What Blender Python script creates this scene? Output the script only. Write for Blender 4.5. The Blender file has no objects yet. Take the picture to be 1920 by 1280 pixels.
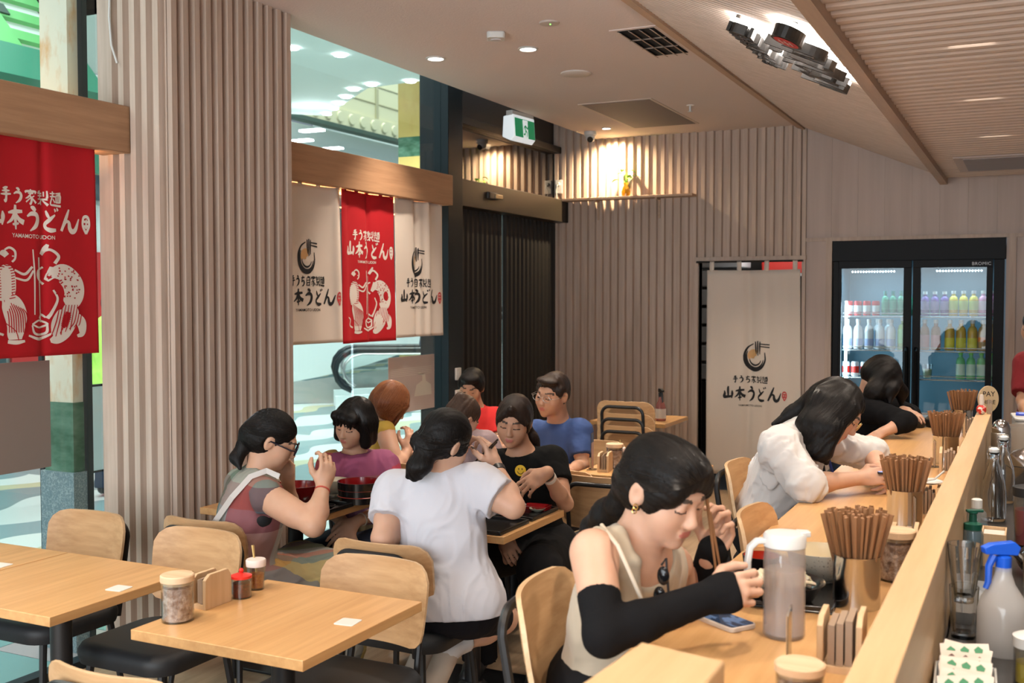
import bpy, bmesh, math, random
import numpy as np
from mathutils import Vector, Matrix, Quaternion
random.seed(7)
rng = np.random.default_rng(7)
sc = bpy.context.scene
col = sc.collection
PI = math.pi

# ------------------------------------------------------------------ camera
F_PX = 2000.0
CAM_H = 1.68
YAW = math.radians(26.0)
PITCH = math.atan(80.0 / F_PX)
cd = bpy.data.cameras.new('camera')
cam = bpy.data.objects.new('camera', cd)
col.objects.link(cam)
cam.location = (0, 0, CAM_H)
cam.rotation_euler = (PI / 2 - PITCH, 0, YAW)
cd.sensor_width = 36.0
cd.lens = 36.0 * F_PX / 1920.0
cd.clip_start = 0.05
cd.dof.use_dof = True
cd.dof.focus_distance = 4.4
cd.dof.aperture_fstop = 5.0
sc.camera = cam

# ------------------------------------------------------------------ world, exposure, large lights
w = bpy.data.worlds.new('world')
sc.world = w
w.use_nodes = True
bgn = w.node_tree.nodes['Background']
bgn.inputs['Color'].default_value = (0.75, 0.86, 1.0, 1)
bgn.inputs['Strength'].default_value = 0.22
sc.view_settings.view_transform = 'Standard'
sc.view_settings.look = 'None'
sc.view_settings.gamma = 1.0
sc.view_settings.use_curve_mapping = False
sc.view_settings.exposure = 0.52
try:
    sc.cycles.use_denoising = True
    sc.cycles.max_bounces = 8
    sc.cycles.transparent_max_bounces = 16
    sc.cycles.sample_clamp_indirect = 6.0
    sc.cycles.caustics_reflective = False
    sc.cycles.caustics_refractive = False
except Exception:
    pass


def lamp(name, kind, loc, power, color, rot=(0, 0, 0), **kw):
    d = bpy.data.lights.new(name, kind)
    d.energy = power
    d.color = color
    for k, v in kw.items():
        setattr(d, k, v)
    o = bpy.data.objects.new(name, d)
    col.objects.link(o)
    o.location = loc
    o.rotation_euler = rot
    return o


WARM = (1.0, 0.85, 0.70)
DAY = (0.90, 0.96, 1.0)
MALL = (0.88, 1.0, 0.96)
# daylight through the street front behind the camera
lamp('street_daylight', 'AREA', (-1.4, -1.9, 1.7), 225, DAY, (PI / 2, 0, 0), shape='RECTANGLE', size=5.0, size_y=2.6)
# the mall's own ceiling lighting
lamp('mall_light', 'AREA', (-8.0, 3.0, 6.8), 720, MALL, (0, 0, 0), shape='RECTANGLE', size=6.0, size_y=9.0)
for x_, y_ in ((-6.5, 10.5), (-9.5, 11.5), (-8.0, 14.0), (-10.5, 13.8)):
    lamp('arcade_lamp', 'SPOT', (x_, y_, 4.9), 330, MALL, (0, 0, 0), spot_size=2.6, spot_blend=.8, shadow_soft_size=.15)
lamp('atrium_light', 'AREA', (-13.0, 19.0, 10.5), 1900, MALL, (0, 0, 0), shape='RECTANGLE', size=9.0, size_y=12.0)


def downlight(x, y, z, power, color=WARM, angle=85, blend=0.7, radius=0.05):
    lamp('ceiling_lamp', 'SPOT', (x, y, z), power, color, (0, 0, 0), spot_size=math.radians(angle), spot_blend=blend, shadow_soft_size=radius)


DL = [(-3.28, 5.68), (-2.68, 5.70), (-1.95, 4.35), (-2.0, 1.6), (-2.9, 1.6), (-2.0, 5.9), (-2.0, 7.9)]
for x_, y_ in DL:
    downlight(x_, y_, 3.10, 80)
downlight(-3.42, 9.03, 3.125, 150, (1.0, 0.74, 0.45), 165, 1.0, 0.03)
for y_ in (0.9, 2.1, 3.4, 4.7, 6.0, 7.5):
    downlight(-0.23, y_, 2.60, 50, WARM, 110)
for y_ in (2.0, 3.4, 4.8, 6.2):
    downlight(0.60, y_, 2.60, 26, (1.0, 0.88, 0.74), 120)

# ------------------------------------------------------------------ pixel helpers (1920 x 1280 frame)
_cf = np.array([-math.sin(YAW), math.cos(YAW), 0.0])
_r = np.array([math.cos(YAW), math.sin(YAW), 0.0])
_z = np.array([0, 0, 1.0])
_fw = _cf * math.cos(PITCH) - _z * math.sin(PITCH)
_u = _cf * math.sin(PITCH) + _z * math.cos(PITCH)
_C = np.array([0, 0, CAM_H])


def ray(x, y):
    return _fw + _r * ((x - 960) / F_PX) - _u * ((y - 640) / F_PX)


def onz(x, y, z):
    d = ray(x, y)
    return _C + d * ((z - CAM_H) / d[2])


def onx(x, y, X):
    d = ray(x, y)
    return _C + d * (X / d[0])


def ony(x, y, Y):
    d = ray(x, y)
    return _C + d * (Y / d[1])


def P(x, y, d):
    return _C + ray(x, y) * d


def V(r, u, t):
    v = r * _r + u * _u - t * _fw
    return v / np.linalg.norm(v)


# ------------------------------------------------------------------ materials
MATS = {}


def mat(name, color, rough=0.6, metal=0.0, spec=0.5, noise=None, bump=None, trans=0.0, ior=1.45, emit=None, estr=0.0, coat=0.0, sheen=0.0, sss=0.0):
    """noise=(scale xyz, colour2, low, high, detail) mixes a second colour by object-space noise; bump=(scale xyz, strength, distance)"""
    if name in MATS:
        return MATS[name]
    m = bpy.data.materials.new(name)
    m.use_nodes = True
    nt = m.node_tree
    b = nt.nodes['Principled BSDF']
    b.inputs['Base Color'].default_value = (*color, 1)
    b.inputs['Roughness'].default_value = rough
    b.inputs['Metallic'].default_value = metal
    b.inputs['Specular IOR Level'].default_value = spec
    b.inputs['IOR'].default_value = ior
    b.inputs['Transmission Weight'].default_value = trans
    b.inputs['Coat Weight'].default_value = coat
    b.inputs['Coat Roughness'].default_value = 0.1
    if sheen:
        b.inputs['Sheen Weight'].default_value = sheen
    if sss:
        b.inputs['Subsurface Weight'].default_value = sss
        b.inputs['Subsurface Radius'].default_value = (0.012, 0.004, 0.002)
        b.inputs['Subsurface Scale'].default_value = 1.0
    if emit:
        b.inputs['Emission Color'].default_value = (*emit, 1)
        b.inputs['Emission Strength'].default_value = estr
    tc = None

    def nz(scale, detail):
        nonlocal tc
        if tc is None:
            tc = nt.nodes.new('ShaderNodeTexCoord')
        mp = nt.nodes.new('ShaderNodeMapping')
        mp.inputs['Scale'].default_value = scale
        nt.links.new(tc.outputs['Object'], mp.inputs['Vector'])
        n = nt.nodes.new('ShaderNodeTexNoise')
        n.inputs['Scale'].default_value = 1.0
        n.inputs['Detail'].default_value = detail
        n.inputs['Roughness'].default_value = 0.6
        nt.links.new(mp.outputs['Vector'], n.inputs['Vector'])
        return n
    if noise:
        s, c2, lo, hi, det = noise
        n = nz(s, det)
        r = nt.nodes.new('ShaderNodeValToRGB')
        r.color_ramp.elements[0].position = lo
        r.color_ramp.elements[1].position = hi
        r.color_ramp.elements[0].color = (*color, 1)
        r.color_ramp.elements[1].color = (*c2, 1)
        nt.links.new(n.outputs['Fac'], r.inputs['Fac'])
        nt.links.new(r.outputs['Color'], b.inputs['Base Color'])
    if bump:
        s, st, di = bump
        n = nz(s, 3)
        bp = nt.nodes.new('ShaderNodeBump')
        bp.inputs['Strength'].default_value = st
        bp.inputs['Distance'].default_value = di
        nt.links.new(n.outputs['Fac'], bp.inputs['Height'])
        nt.links.new(bp.outputs['Normal'], b.inputs['Normal'])
    MATS[name] = m
    return m


def nodes_of(m):
    return m.node_tree.nodes, m.node_tree.links, m.node_tree.nodes['Principled BSDF']


def wood(name, c1, c2, axis='x', rough=0.45, scale=1.0, spec=0.4):
    s = {'x': (2.2, 38, 38), 'y': (38, 2.2, 38), 'z': (38, 38, 2.2)}[axis]
    return mat(name, c1, rough, spec=spec, noise=(tuple(q * scale for q in s), c2, 0.33, 0.68, 5), bump=(tuple(q * 2 * scale for q in s), 0.12, 0.002))


def glass(name, color=(1, 1, 1), rough=0.0, ior=1.45):
    return mat(name, color, rough, trans=1.0, ior=ior)


M_SLAT = wood('slat_timber', (0.52, 0.415, 0.345), (0.42, 0.325, 0.26), 'z', 0.6, 0.8)
M_SLATX = wood('ceiling_slat_timber', (0.60, 0.49, 0.42), (0.51, 0.41, 0.34), 'x', 0.7, 0.8)
M_BOARD = wood('board_timber', (0.50, 0.41, 0.36), (0.43, 0.345, 0.295), 'z', 0.6, 0.25)
M_TRIM = wood('trim_timber', (0.47, 0.335, 0.24), (0.40, 0.28, 0.20), 'y', 0.55)
M_BEAM = wood('beam_timber', (0.43, 0.25, 0.14), (0.34, 0.19, 0.105), 'y', 0.55)
M_TABLE = wood('table_oak', (0.60, 0.345, 0.145), (0.49, 0.265, 0.105), 'y', 0.35)
M_EDGE = wood('table_edge_oak', (0.50, 0.30, 0.14), (0.42, 0.24, 0.11), 'y', 0.5)
M_COUNTER = wood('counter_oak', (0.64, 0.38, 0.165), (0.54, 0.30, 0.12), 'y', 0.32)
M_LEDGE = wood('ledge_pine', (0.64, 0.44, 0.245), (0.56, 0.365, 0.19), 'y', 0.4, 0.7)
M_PLY = wood('chair_ply', (0.60, 0.37, 0.19), (0.46, 0.265, 0.125), 'x', 0.38)
M_PLYEDGE = wood('chair_ply_edge', (0.66, 0.47, 0.29), (0.5, 0.33, 0.18), 'x', 0.5)
M_PALEWOOD = wood('pale_wood', (0.64, 0.45, 0.27), (0.54, 0.36, 0.20), 'z', 0.5)
M_BLACKM = mat('black_steel', (0.012, 0.012, 0.013), 0.4, spec=0.5)
M_BLACKFAB = mat('black_vinyl', (0.014, 0.015, 0.017), 0.55, bump=((300, 300, 300), 0.2, 0.001))
M_CEIL = mat('ceiling_render', (0.68, 0.60, 0.57), 0.95, bump=((90, 90, 90), 0.35, 0.004))
M_WHITE = mat('white_plastic', (0.64, 0.64, 0.62), 0.4)
M_BLACKP = mat('black_plastic', (0.02, 0.02, 0.021), 0.4)
M_STEEL = mat('polished_steel', (0.60, 0.60, 0.61), 0.16, 1.0)
M_BRUSHED = mat('brushed_steel', (0.55, 0.54, 0.53), 0.32, 1.0)
def thin(name, tint=(1, 1, 1), refl=.45, base=.05, body=0.0, bcol=(.8, .8, .8), rough=0.0):
    """thin walled glass or clear plastic; body > 0 adds a milky scattering share"""
    m = mat(name, (1, 1, 1))
    n, l, _ = nodes_of(m)
    t = n.new('ShaderNodeBsdfTransparent')
    t.inputs['Color'].default_value = (*tint, 1)
    g = n.new('ShaderNodeBsdfGlossy')
    g.inputs['Roughness'].default_value = rough
    lw = n.new('ShaderNodeLayerWeight')
    lw.inputs['Blend'].default_value = .5
    pw_ = n.new('ShaderNodeMath')
    pw_.operation = 'POWER'
    pw_.inputs[1].default_value = 3.0
    ma = n.new('ShaderNodeMath')
    ma.operation = 'MULTIPLY_ADD'
    ma.inputs[1].default_value = refl
    ma.inputs[2].default_value = base
    l.new(lw.outputs['Facing'], pw_.inputs[0])
    l.new(pw_.outputs[0], ma.inputs[0])
    src = t.outputs[0]
    if body:
        d = n.new('ShaderNodeBsdfDiffuse')
        d.inputs['Color'].default_value = (*bcol, 1)
        tl = n.new('ShaderNodeBsdfTranslucent')
        tl.inputs['Color'].default_value = (*bcol, 1)
        m1 = n.new('ShaderNodeMixShader')
        m1.inputs[0].default_value = .5
        l.new(d.outputs[0], m1.inputs[1])
        l.new(tl.outputs[0], m1.inputs[2])
        m2 = n.new('ShaderNodeMixShader')
        m2.inputs[0].default_value = body
        l.new(t.outputs[0], m2.inputs[1])
        l.new(m1.outputs[0], m2.inputs[2])
        src = m2.outputs[0]
    mx_ = n.new('ShaderNodeMixShader')
    l.new(ma.outputs[0], mx_.inputs[0])
    l.new(src, mx_.inputs[1])
    l.new(g.outputs[0], mx_.inputs[2])
    l.new(mx_.outputs[0], n['Material Output'].inputs['Surface'])
    return m


M_GLASS = thin('clear_glass', (.90, .92, .92), .75, .09)
M_RGLASS = glass('refractive_glass', (.97, .98, .98), 0.0, 1.45)
M_RED = mat('red_plastic', (0.72, 0.03, 0.02), 0.35)


# ------------------------------------------------------------------ mesh builder
class MB:
    def __init__(s):
        s.v, s.f, s.mi, s.mats, s.sm = [], [], [], [], []
        s.cur = 0
        s.X = None

    def mat(s, m):
        if m not in s.mats:
            s.mats.append(m)
        s.cur = s.mats.index(m)
        return s

    def add(s, vs, fs, smooth=False):
        o = len(s.v)
        if s.X is not None:
            vs = [tuple(s.X @ Vector(q)) for q in vs]
        s.v += [tuple(map(float, q)) for q in vs]
        for f in fs:
            s.f.append(tuple(i + o for i in f))
            s.mi.append(s.cur)
            s.sm.append(smooth)
        return s

    def box(s, x0, x1, y0, y1, z0, z1):
        v = [(x, y, z) for x in (x0, x1) for y in (y0, y1) for z in (z0, z1)]
        return s.add(v, [(0, 1, 3, 2), (4, 6, 7, 5), (0, 4, 5, 1), (2, 3, 7, 6), (0, 2, 6, 4), (1, 5, 7, 3)])

    def cbox(s, c, d, R=None):
        v = []
        for x in (-.5, .5):
            for y in (-.5, .5):
                for z in (-.5, .5):
                    q = Vector((x * d[0], y * d[1], z * d[2]))
                    if R is not None:
                        q = R @ q
                    v.append((q.x + c[0], q.y + c[1], q.z + c[2]))
        return s.add(v, [(0, 1, 3, 2), (4, 6, 7, 5), (0, 4, 5, 1), (2, 3, 7, 6), (0, 2, 6, 4), (1, 5, 7, 3)])

    def lathe(s, prof, c=(0, 0, 0), n=24, closed=True):
        vs, fs = [], []
        k = len(prof)
        for i in range(n):
            a = 2 * PI * i / n
            for r, z in prof:
                vs.append((c[0] + r * math.cos(a), c[1] + r * math.sin(a), c[2] + z))
        for i in range(n):
            j = (i + 1) % n
            for q in range(k - 1):
                fs.append((i * k + q, j * k + q, j * k + q + 1, i * k + q + 1))
        s.add(vs, fs, True)
        if closed:
            for q, rev in ((0, True), (k - 1, False)):
                if prof[q][0] > 1e-5:
                    loop = [i * k + q for i in range(n)]
                    base = len(s.v) - len(vs)
                    f = [base + i for i in loop]
                    s.f.append(tuple(f[::-1] if rev else f))
                    s.mi.append(s.cur)
                    s.sm.append(False)
        return s

    def tube(s, pts, r, n=8, cap=True, closed=False):
        pts = [Vector(p) for p in pts]
        m = len(pts)
        rs = r if isinstance(r, (list, tuple)) else [r] * m
        vs, fs = [], []
        prev = None
        for i, p in enumerate(pts):
            if closed:
                t = (pts[(i + 1) % m] - pts[i - 1])
            else:
                t = pts[min(i + 1, m - 1)] - pts[max(i - 1, 0)]
            t.normalize()
            if prev is None:
                a = Vector((0, 0, 1)) if abs(t.z) < 0.9 else Vector((1, 0, 0))
                nrm = t.cross(a).normalized()
            else:
                nrm = (prev - t * prev.dot(t)).normalized()
            prev = nrm
            b = t.cross(nrm)
            for j in range(n):
                a = 2 * PI * j / n
                q = p + (nrm * math.cos(a) + b * math.sin(a)) * rs[i]
                vs.append(tuple(q))
        for i in range(m if closed else m - 1):
            i2 = (i + 1) % m
            for j in range(n):
                k = (j + 1) % n
                fs.append((i * n + j, i * n + k, i2 * n + k, i2 * n + j))
        if cap and not closed:
            fs.append(tuple(range(n))[::-1])
            fs.append(tuple((m - 1) * n + j for j in range(n)))
        return s.add(vs, fs, True)

    def prism(s, poly, z0, z1, T=None):
        n = len(poly)
        vs = [(x, y, z0) for x, y in poly] + [(x, y, z1) for x, y in poly]
        if T is not None:
            vs = [tuple(T @ Vector(v)) for v in vs]
        fs = [tuple(range(n))[::-1], tuple(range(n, 2 * n))] + [(i, (i + 1) % n, n + (i + 1) % n, n + i) for i in range(n)]
        return s.add(vs, fs)

    def sphere(s, c, r, n=16, m=10, R=None):
        if not isinstance(r, (tuple, list)):
            r = (r, r, r)
        vs, fs = [], []
        for i in range(m + 1):
            t = PI * i / m
            for j in range(n):
                a = 2 * PI * j / n
                q = Vector((r[0] * math.sin(t) * math.cos(a), r[1] * math.sin(t) * math.sin(a), r[2] * math.cos(t)))
                if R is not None:
                    q = R @ q
                vs.append((c[0] + q.x, c[1] + q.y, c[2] + q.z))
        for i in range(m):
            for j in range(n):
                k = (j + 1) % n
                fs.append((i * n + j, (i + 1) * n + j, (i + 1) * n + k, i * n + k))
        return s.add(vs, fs, True)

    def grid(s, fn, nu, nv, smooth=True):
        vs = [fn(i / nu, j / nv) for i in range(nu + 1) for j in range(nv + 1)]
        fs = [(i * (nv + 1) + j, (i + 1) * (nv + 1) + j, (i + 1) * (nv + 1) + j + 1, i * (nv + 1) + j + 1) for i in range(nu) for j in range(nv)]
        return s.add(vs, fs, smooth)

    def build(s, name, m=None, parent=None, bevel=0, angle=40, solid=0, seg=2, weld=False, loc=None):
        me = bpy.data.meshes.new(name)
        me.from_pydata(s.v, [], s.f)
        if m is not None and not s.mats:
            s.mats = [m]
        for q in s.mats:
            me.materials.append(q)
        me.polygons.foreach_set('material_index', s.mi)
        me.polygons.foreach_set('use_smooth', [True] * len(s.f) if (bevel or any(s.sm)) else s.sm)
        if bevel or any(s.sm):
            me.set_sharp_from_angle(angle=math.radians(angle))
        me.update()
        if weld:
            bm = bmesh.new()
            bm.from_mesh(me)
            bmesh.ops.remove_doubles(bm, verts=bm.verts, dist=1e-5)
            bmesh.ops.recalc_face_normals(bm, faces=bm.faces)
            bm.to_mesh(me)
            bm.free()
        o = bpy.data.objects.new(name, me)
        col.objects.link(o)
        if parent is not None:
            o.parent = parent
        if loc is not None:
            o.location = loc
        if solid:
            md = o.modifiers.new('solid', 'SOLIDIFY')
            md.thickness = solid
            md.offset = 0
        if bevel:
            md = o.modifiers.new('bevel', 'BEVEL')
            md.width = bevel
            md.segments = seg
            md.limit_method = 'ANGLE'
            md.angle_limit = math.radians(50)
            md.harden_normals = False
        return o


def tag(o, label=None, cat=None, group=None, kind=None):
    if label:
        o['label'] = label
    if cat:
        o['category'] = cat
    if group:
        o['group'] = group
    if kind:
        o['kind'] = kind
    return o


def empty(name, loc=(0, 0, 0), rz=0, label=None, cat=None, group=None, kind=None):
    o = bpy.data.objects.new(name, None)
    col.objects.link(o)
    o.location = loc
    o.rotation_euler = (0, 0, rz)
    o.empty_display_size = 0.05
    return tag(o, label, cat, group, kind)


CHILD = {}


def copy_tree(o, loc=None, rz=None, label=None, group=None, parent=None):
    c = o.copy()
    col.objects.link(c)
    if parent is not None:
        c.parent = parent
    if loc is not None:
        c.location = loc
    if rz is not None:
        c.rotation_euler = (0, 0, rz)
    if label:
        c['label'] = label
    if group:
        c['group'] = group
    for ch in list(o.children):
        copy_tree(ch, parent=c)
    return c


def struct(o, label=None):
    o['kind'] = 'structure'
    if label:
        o['label'] = label
    return o


def rrect(w, h, r, n=5, cx=0, cy=0):
    pts = []
    for sx, sy, a0 in ((1, 1, 0), (-1, 1, 90), (-1, -1, 180), (1, -1, 270)):
        for i in range(n + 1):
            a = math.radians(a0 + 90 * i / n)
            pts.append((cx + sx * (w / 2 - r) + r * math.cos(a), cy + sy * (h / 2 - r) + r * math.sin(a)))
    return pts


def text_mesh(txt, size, extrude=0.0, align='CENTER', shear=0.0, offset=0.0, space=1.0, res=3):
    cu = bpy.data.curves.new('txt', 'FONT')
    cu.body = txt
    cu.size = size
    cu.align_x = align
    cu.extrude = extrude
    cu.shear = shear
    cu.offset = offset
    cu.space_character = space
    cu.resolution_u = res
    o = bpy.data.objects.new('txt', cu)
    col.objects.link(o)
    dg = bpy.context.evaluated_depsgraph_get()
    me = bpy.data.meshes.new_from_object(o.evaluated_get(dg))
    vs = [tuple(v.co) for v in me.vertices]
    fs = [tuple(p.vertices) for p in me.polygons]
    bpy.data.objects.remove(o)
    bpy.data.curves.remove(cu)
    bpy.data.meshes.remove(me)
    return vs, fs
# ------------------------------------------------------------------ the room shell
D = 9.2
CEIL = 3.14
LOWC = 2.66
XS0, XS1 = -1.77, -0.655

# floor
M_FLOOR = wood('floor_vinyl_oak', (0.40, 0.28, 0.18), (0.31, 0.21, 0.13), 'y', 0.4)
struct(MB().box(-3.95, 2.4, -2.0, D, -0.1, 0.0).build('floor', M_FLOOR))
# ceiling (flat) with its free edge short of the shop front
struct(MB().box(-3.62, XS0, -2.0, D, CEIL, CEIL + 0.25).build('ceiling', M_CEIL))
# sloped ribbed ceiling
def rib_profile(length, pitch, depth, rnd=True):
    pts = []
    n = int(length / pitch)
    for i in range(n):
        s = i * pitch
        for t, h in ((0.0, 0.0), (0.10, 0.0), (0.14, 0.55), (0.25, 0.9), (0.5, 1.0), (0.75, 0.9), (0.86, 0.55), (0.90, 0.0)):
            pts.append((s + t * pitch, h * depth))
    pts.append((n * pitch, 0.0))
    return pts

def ribbed_panel(name, y0, length, A, B, nrm, pitch, depth, m):
    """ribs run from A to B (x,z) and repeat along y; nrm (x,z) points into the room"""
    pr = rib_profile(length, pitch, depth)
    vs, fs = [], []
    for (s, h) in pr:
        for q in (A, B):
            vs.append((q[0] + nrm[0] * h, y0 + s, q[1] + nrm[1] * h))
    for i in range(len(pr) - 1):
        fs.append((2 * i, 2 * i + 1, 2 * i + 3, 2 * i + 2))
    mb = MB().add(vs, fs)
    # backing board
    n = len(vs)
    mb.add([(A[0] - nrm[0] * .03, y0, A[1] - nrm[1] * .03), (B[0] - nrm[0] * .03, y0, B[1] - nrm[1] * .03), (B[0] - nrm[0] * .03, y0 + length, B[1] - nrm[1] * .03), (A[0] - nrm[0] * .03, y0 + length, A[1] - nrm[1] * .03)], [(0, 1, 2, 3)])
    return mb.build(name, m)

sl = np.array([XS1 - XS0, LOWC - CEIL])
sl /= np.linalg.norm(sl)
nsl = (sl[1], -sl[0])
if nsl[1] > 0:
    nsl = (-nsl[0], -nsl[1])
struct(ribbed_panel('ceiling_sloped', -2.0, D + 2.0, (XS0, CEIL), (XS1, LOWC), nsl, 0.05, 0.016, M_SLATX))
struct(ribbed_panel('ceiling_lower', -2.0, D + 2.0, (XS1, LOWC), (2.4, LOWC), (0, -1), 0.1, 0.032, M_SLATX))
mb = MB()
mb.prism([(XS0 - .03, CEIL + .02), (XS0 + .035, CEIL + .0), (XS0 + .03, CEIL - .045), (XS0 - .03, CEIL - .03)], -2.0, D, Matrix(((1, 0, 0, 0), (0, 0, 1, 0), (0, 1, 0, 0), (0, 0, 0, 1))))
struct(mb.build('trim_1', M_TRIM))
mb = MB()
mb.prism([(XS1 - .05, LOWC + .03), (XS1 + .03, LOWC + .03), (XS1 + .03, LOWC - .07), (XS1 - .025, LOWC - .07)], -2.0, D, Matrix(((1, 0, 0, 0), (0, 0, 1, 0), (0, 1, 0, 0), (0, 0, 0, 1))))
struct(mb.build('trim_2', M_TRIM))

# fluted (castellated) batten wall: u along the wall, h out of the wall
def flute(u0, u1, pitch=0.075, depth=0.030, flat=0.44, slope=0.10):
    n = max(1, round((u1 - u0) / pitch))
    p = (u1 - u0) / n
    pts = [(u0, 0.0)]
    for i in range(n):
        s = u0 + i * p
        g = (1 - flat - 2 * slope) / 2
        pts += [(s + g * p, 0), (s + (g + slope) * p, depth), (s + (g + slope + flat) * p, depth), (s + (1 - g) * p, 0)]
    pts.append((u1, 0.0))
    return pts

def fluted_wall(mb, u0, u1, z0, z1, place, **kw):
    pr = flute(u0, u1, **kw)
    vs, fs = [], []
    for u, h in pr:
        for z in (z0, z1):
            vs.append(place(u, h, z))
    for i in range(len(pr) - 1):
        fs.append((2 * i, 2 * i + 2, 2 * i + 3, 2 * i + 1))
    mb.add(vs, fs)
    for z, q in ((z0, 0), (z1, 1)):
        loop = [place(u, h, z) for u, h in pr] + [place(u1, -0.02, z), place(u0, -0.02, z)]
        mb.add(loop, [tuple(range(len(loop)))])

# back wall: fluted left part with a doorway, boards on the right with the fridge niche
DX0, DX1, DZ = -2.65, -1.75, 2.02
FX0, FX1, FZ = -1.51, -0.19, 2.14
BW = lambda u, h, z: (u, D - h, z)
mb = MB()
fluted_wall(mb, -4.05, DX0, 0.0, 3.6, BW)
fluted_wall(mb, DX0, DX1 - 0.0, DZ + 0.02, 3.6, BW)
mb.box(-4.3, DX0, D + 0.001, D + 0.1, 0, 3.6).box(DX0, DX1, D + .001, D + .1, DZ + .02, 3.6)
struct(mb.build('wall_back', M_SLAT))
mb = MB()
for i in range(14):
    x0 = -1.73 + i * 0.21
    x1 = x0 + 0.2092
    if x1 > FX0 and x0 < FX1:
        mb.box(x0, x1, D, D + .08, FZ + .03, 3.3)
    else:
        mb.box(x0, x1, D, D + .08, 0, 3.3)
mb.box(FX0 - 0.02, FX1 + .02, D + .01, D + .08, FZ + .02, 2.2).box(FX1, -.053, D, D + .08, 0, FZ + .03).box(-1.523, FX0, D, D + .08, 0, FZ + .03)
struct(mb.build('wall_right', M_BOARD))
struct(MB().box(-1.755, -1.725, D - .03, D, 0, 3.2).build('trim_3', M_SLAT))
struct(MB().box(-1.725, 2.4, D - .02, D, FZ + .02, FZ + .05).build('trim_4', M_SLAT))
struct(MB().box(DX0 - .035, DX1 + .03, D - .035, D + .1, DZ - .01, DZ + .025).box(DX0 - .035, DX0, D - .035, D + .1, 0, DZ - .01).build('door_1', M_SLAT, bevel=.002))
struct(MB().box(FX1 + .02, FX1 + .07, D - .02, D, 0, FZ + .02).box(FX0 - .05, FX0 - 0.0, D - .02, D, 0, FZ + .02).build('trim_5', M_SLAT))
# the dim kitchen passage behind the curtain
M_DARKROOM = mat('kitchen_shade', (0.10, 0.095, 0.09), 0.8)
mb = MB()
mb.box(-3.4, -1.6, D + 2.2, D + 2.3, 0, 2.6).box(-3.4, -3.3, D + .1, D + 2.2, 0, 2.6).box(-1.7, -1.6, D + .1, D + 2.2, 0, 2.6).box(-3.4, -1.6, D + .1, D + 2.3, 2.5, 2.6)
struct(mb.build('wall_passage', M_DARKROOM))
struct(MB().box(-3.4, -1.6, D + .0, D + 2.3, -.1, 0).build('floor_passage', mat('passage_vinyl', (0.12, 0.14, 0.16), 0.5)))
# the right wall of the servery, the rear street front
struct(MB().box(2.4, 2.5, -2.0, D, 0, LOWC).build('wall_servery', M_BOARD))
mb = MB()
mb.box(-3.9, 2.5, -2.1, -2.0, 0, .35).box(-3.9, 2.5, -2.1, -2.0, 3.0, 3.4)
struct(mb.build('wall_street', M_BOARD))

# fluted column between the two shop windows
CX0, CX1, CY0, CY1 = -3.80, -3.46, 3.60, 4.50
mb = MB()
fluted_wall(mb, CX0 - .02, CX1 - .01, 0.0, 3.1, lambda u, h, z: (u, CY0 + .02 - h, z), pitch=.073)
fluted_wall(mb, CY0 + .01, CY1 - .0, 0.0, 3.14, lambda u, h, z: (CX1 - .02 + h, u, z))
mb.box(CX0 - .09, CX1 - .021, CY0 + .021, CY1, 0, 3.9)
struct(mb.build('wall_column', M_SLAT))

# timber beams over the shop windows
XB = -3.67
for nm, y0, y1 in (('beam', 0.4, CY0 + .0), ('beam', CY1, 6.58)):
    b = MB().box(XB - .17, XB, y0, y1, 2.335, 2.545).build('lintel_beam', M_BEAM, bevel=.004)
    struct(b)
# glazing
XG = -3.88
M_FRAME = mat('window_frame_paint', (0.010, 0.017, 0.022), 0.4, spec=.3)
M_PANE = mat('shop_pane', (1, 1, 1), 0.0)
n_, l_, b_ = nodes_of(M_PANE)
tr = n_.new('ShaderNodeBsdfTransparent')
gl = n_.new('ShaderNodeBsdfGlossy')
gl.inputs['Roughness'].default_value = 0.0
fr0 = n_.new('ShaderNodeLayerWeight')
fr0.inputs['Blend'].default_value = 0.5
fr1_ = n_.new('ShaderNodeMath')
fr1_.operation = 'POWER'
fr1_.inputs[1].default_value = 4.0
fr = n_.new('ShaderNodeMath')
fr.operation = 'MULTIPLY_ADD'
fr.inputs[1].default_value = 0.45
fr.inputs[2].default_value = 0.03
l_.new(fr0.outputs['Facing'], fr1_.inputs[0])
l_.new(fr1_.outputs[0], fr.inputs[0])
mx = n_.new('ShaderNodeMixShader')
tr.inputs['Color'].default_value = (0.94, 0.99, 0.985, 1)
l_.new(fr.outputs[0], mx.inputs[0])
l_.new(tr.outputs[0], mx.inputs[1])
l_.new(gl.outputs[0], mx.inputs[2])
l_.new(mx.outputs[0], n_['Material Output'].inputs['Surface'])
for i, (y0, y1) in enumerate(((0.4, CY0), (CY1, 6.78))):
    wob = struct(empty('window_%d' % (i + 1)))
    MB().box(XG - .006, XG, y0, y1, 0.03, 3.9).build('pane', M_PANE, wob)
    MB().box(XG - .04, XG + .03, y0, y1, 0.0, 0.04).build('window_frame', M_FRAME, wob)
struct(MB().box(-4.06, XG + .06, 6.78, 7.0, 0, 3.9).build('trim_6', M_FRAME, bevel=.004))

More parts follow.
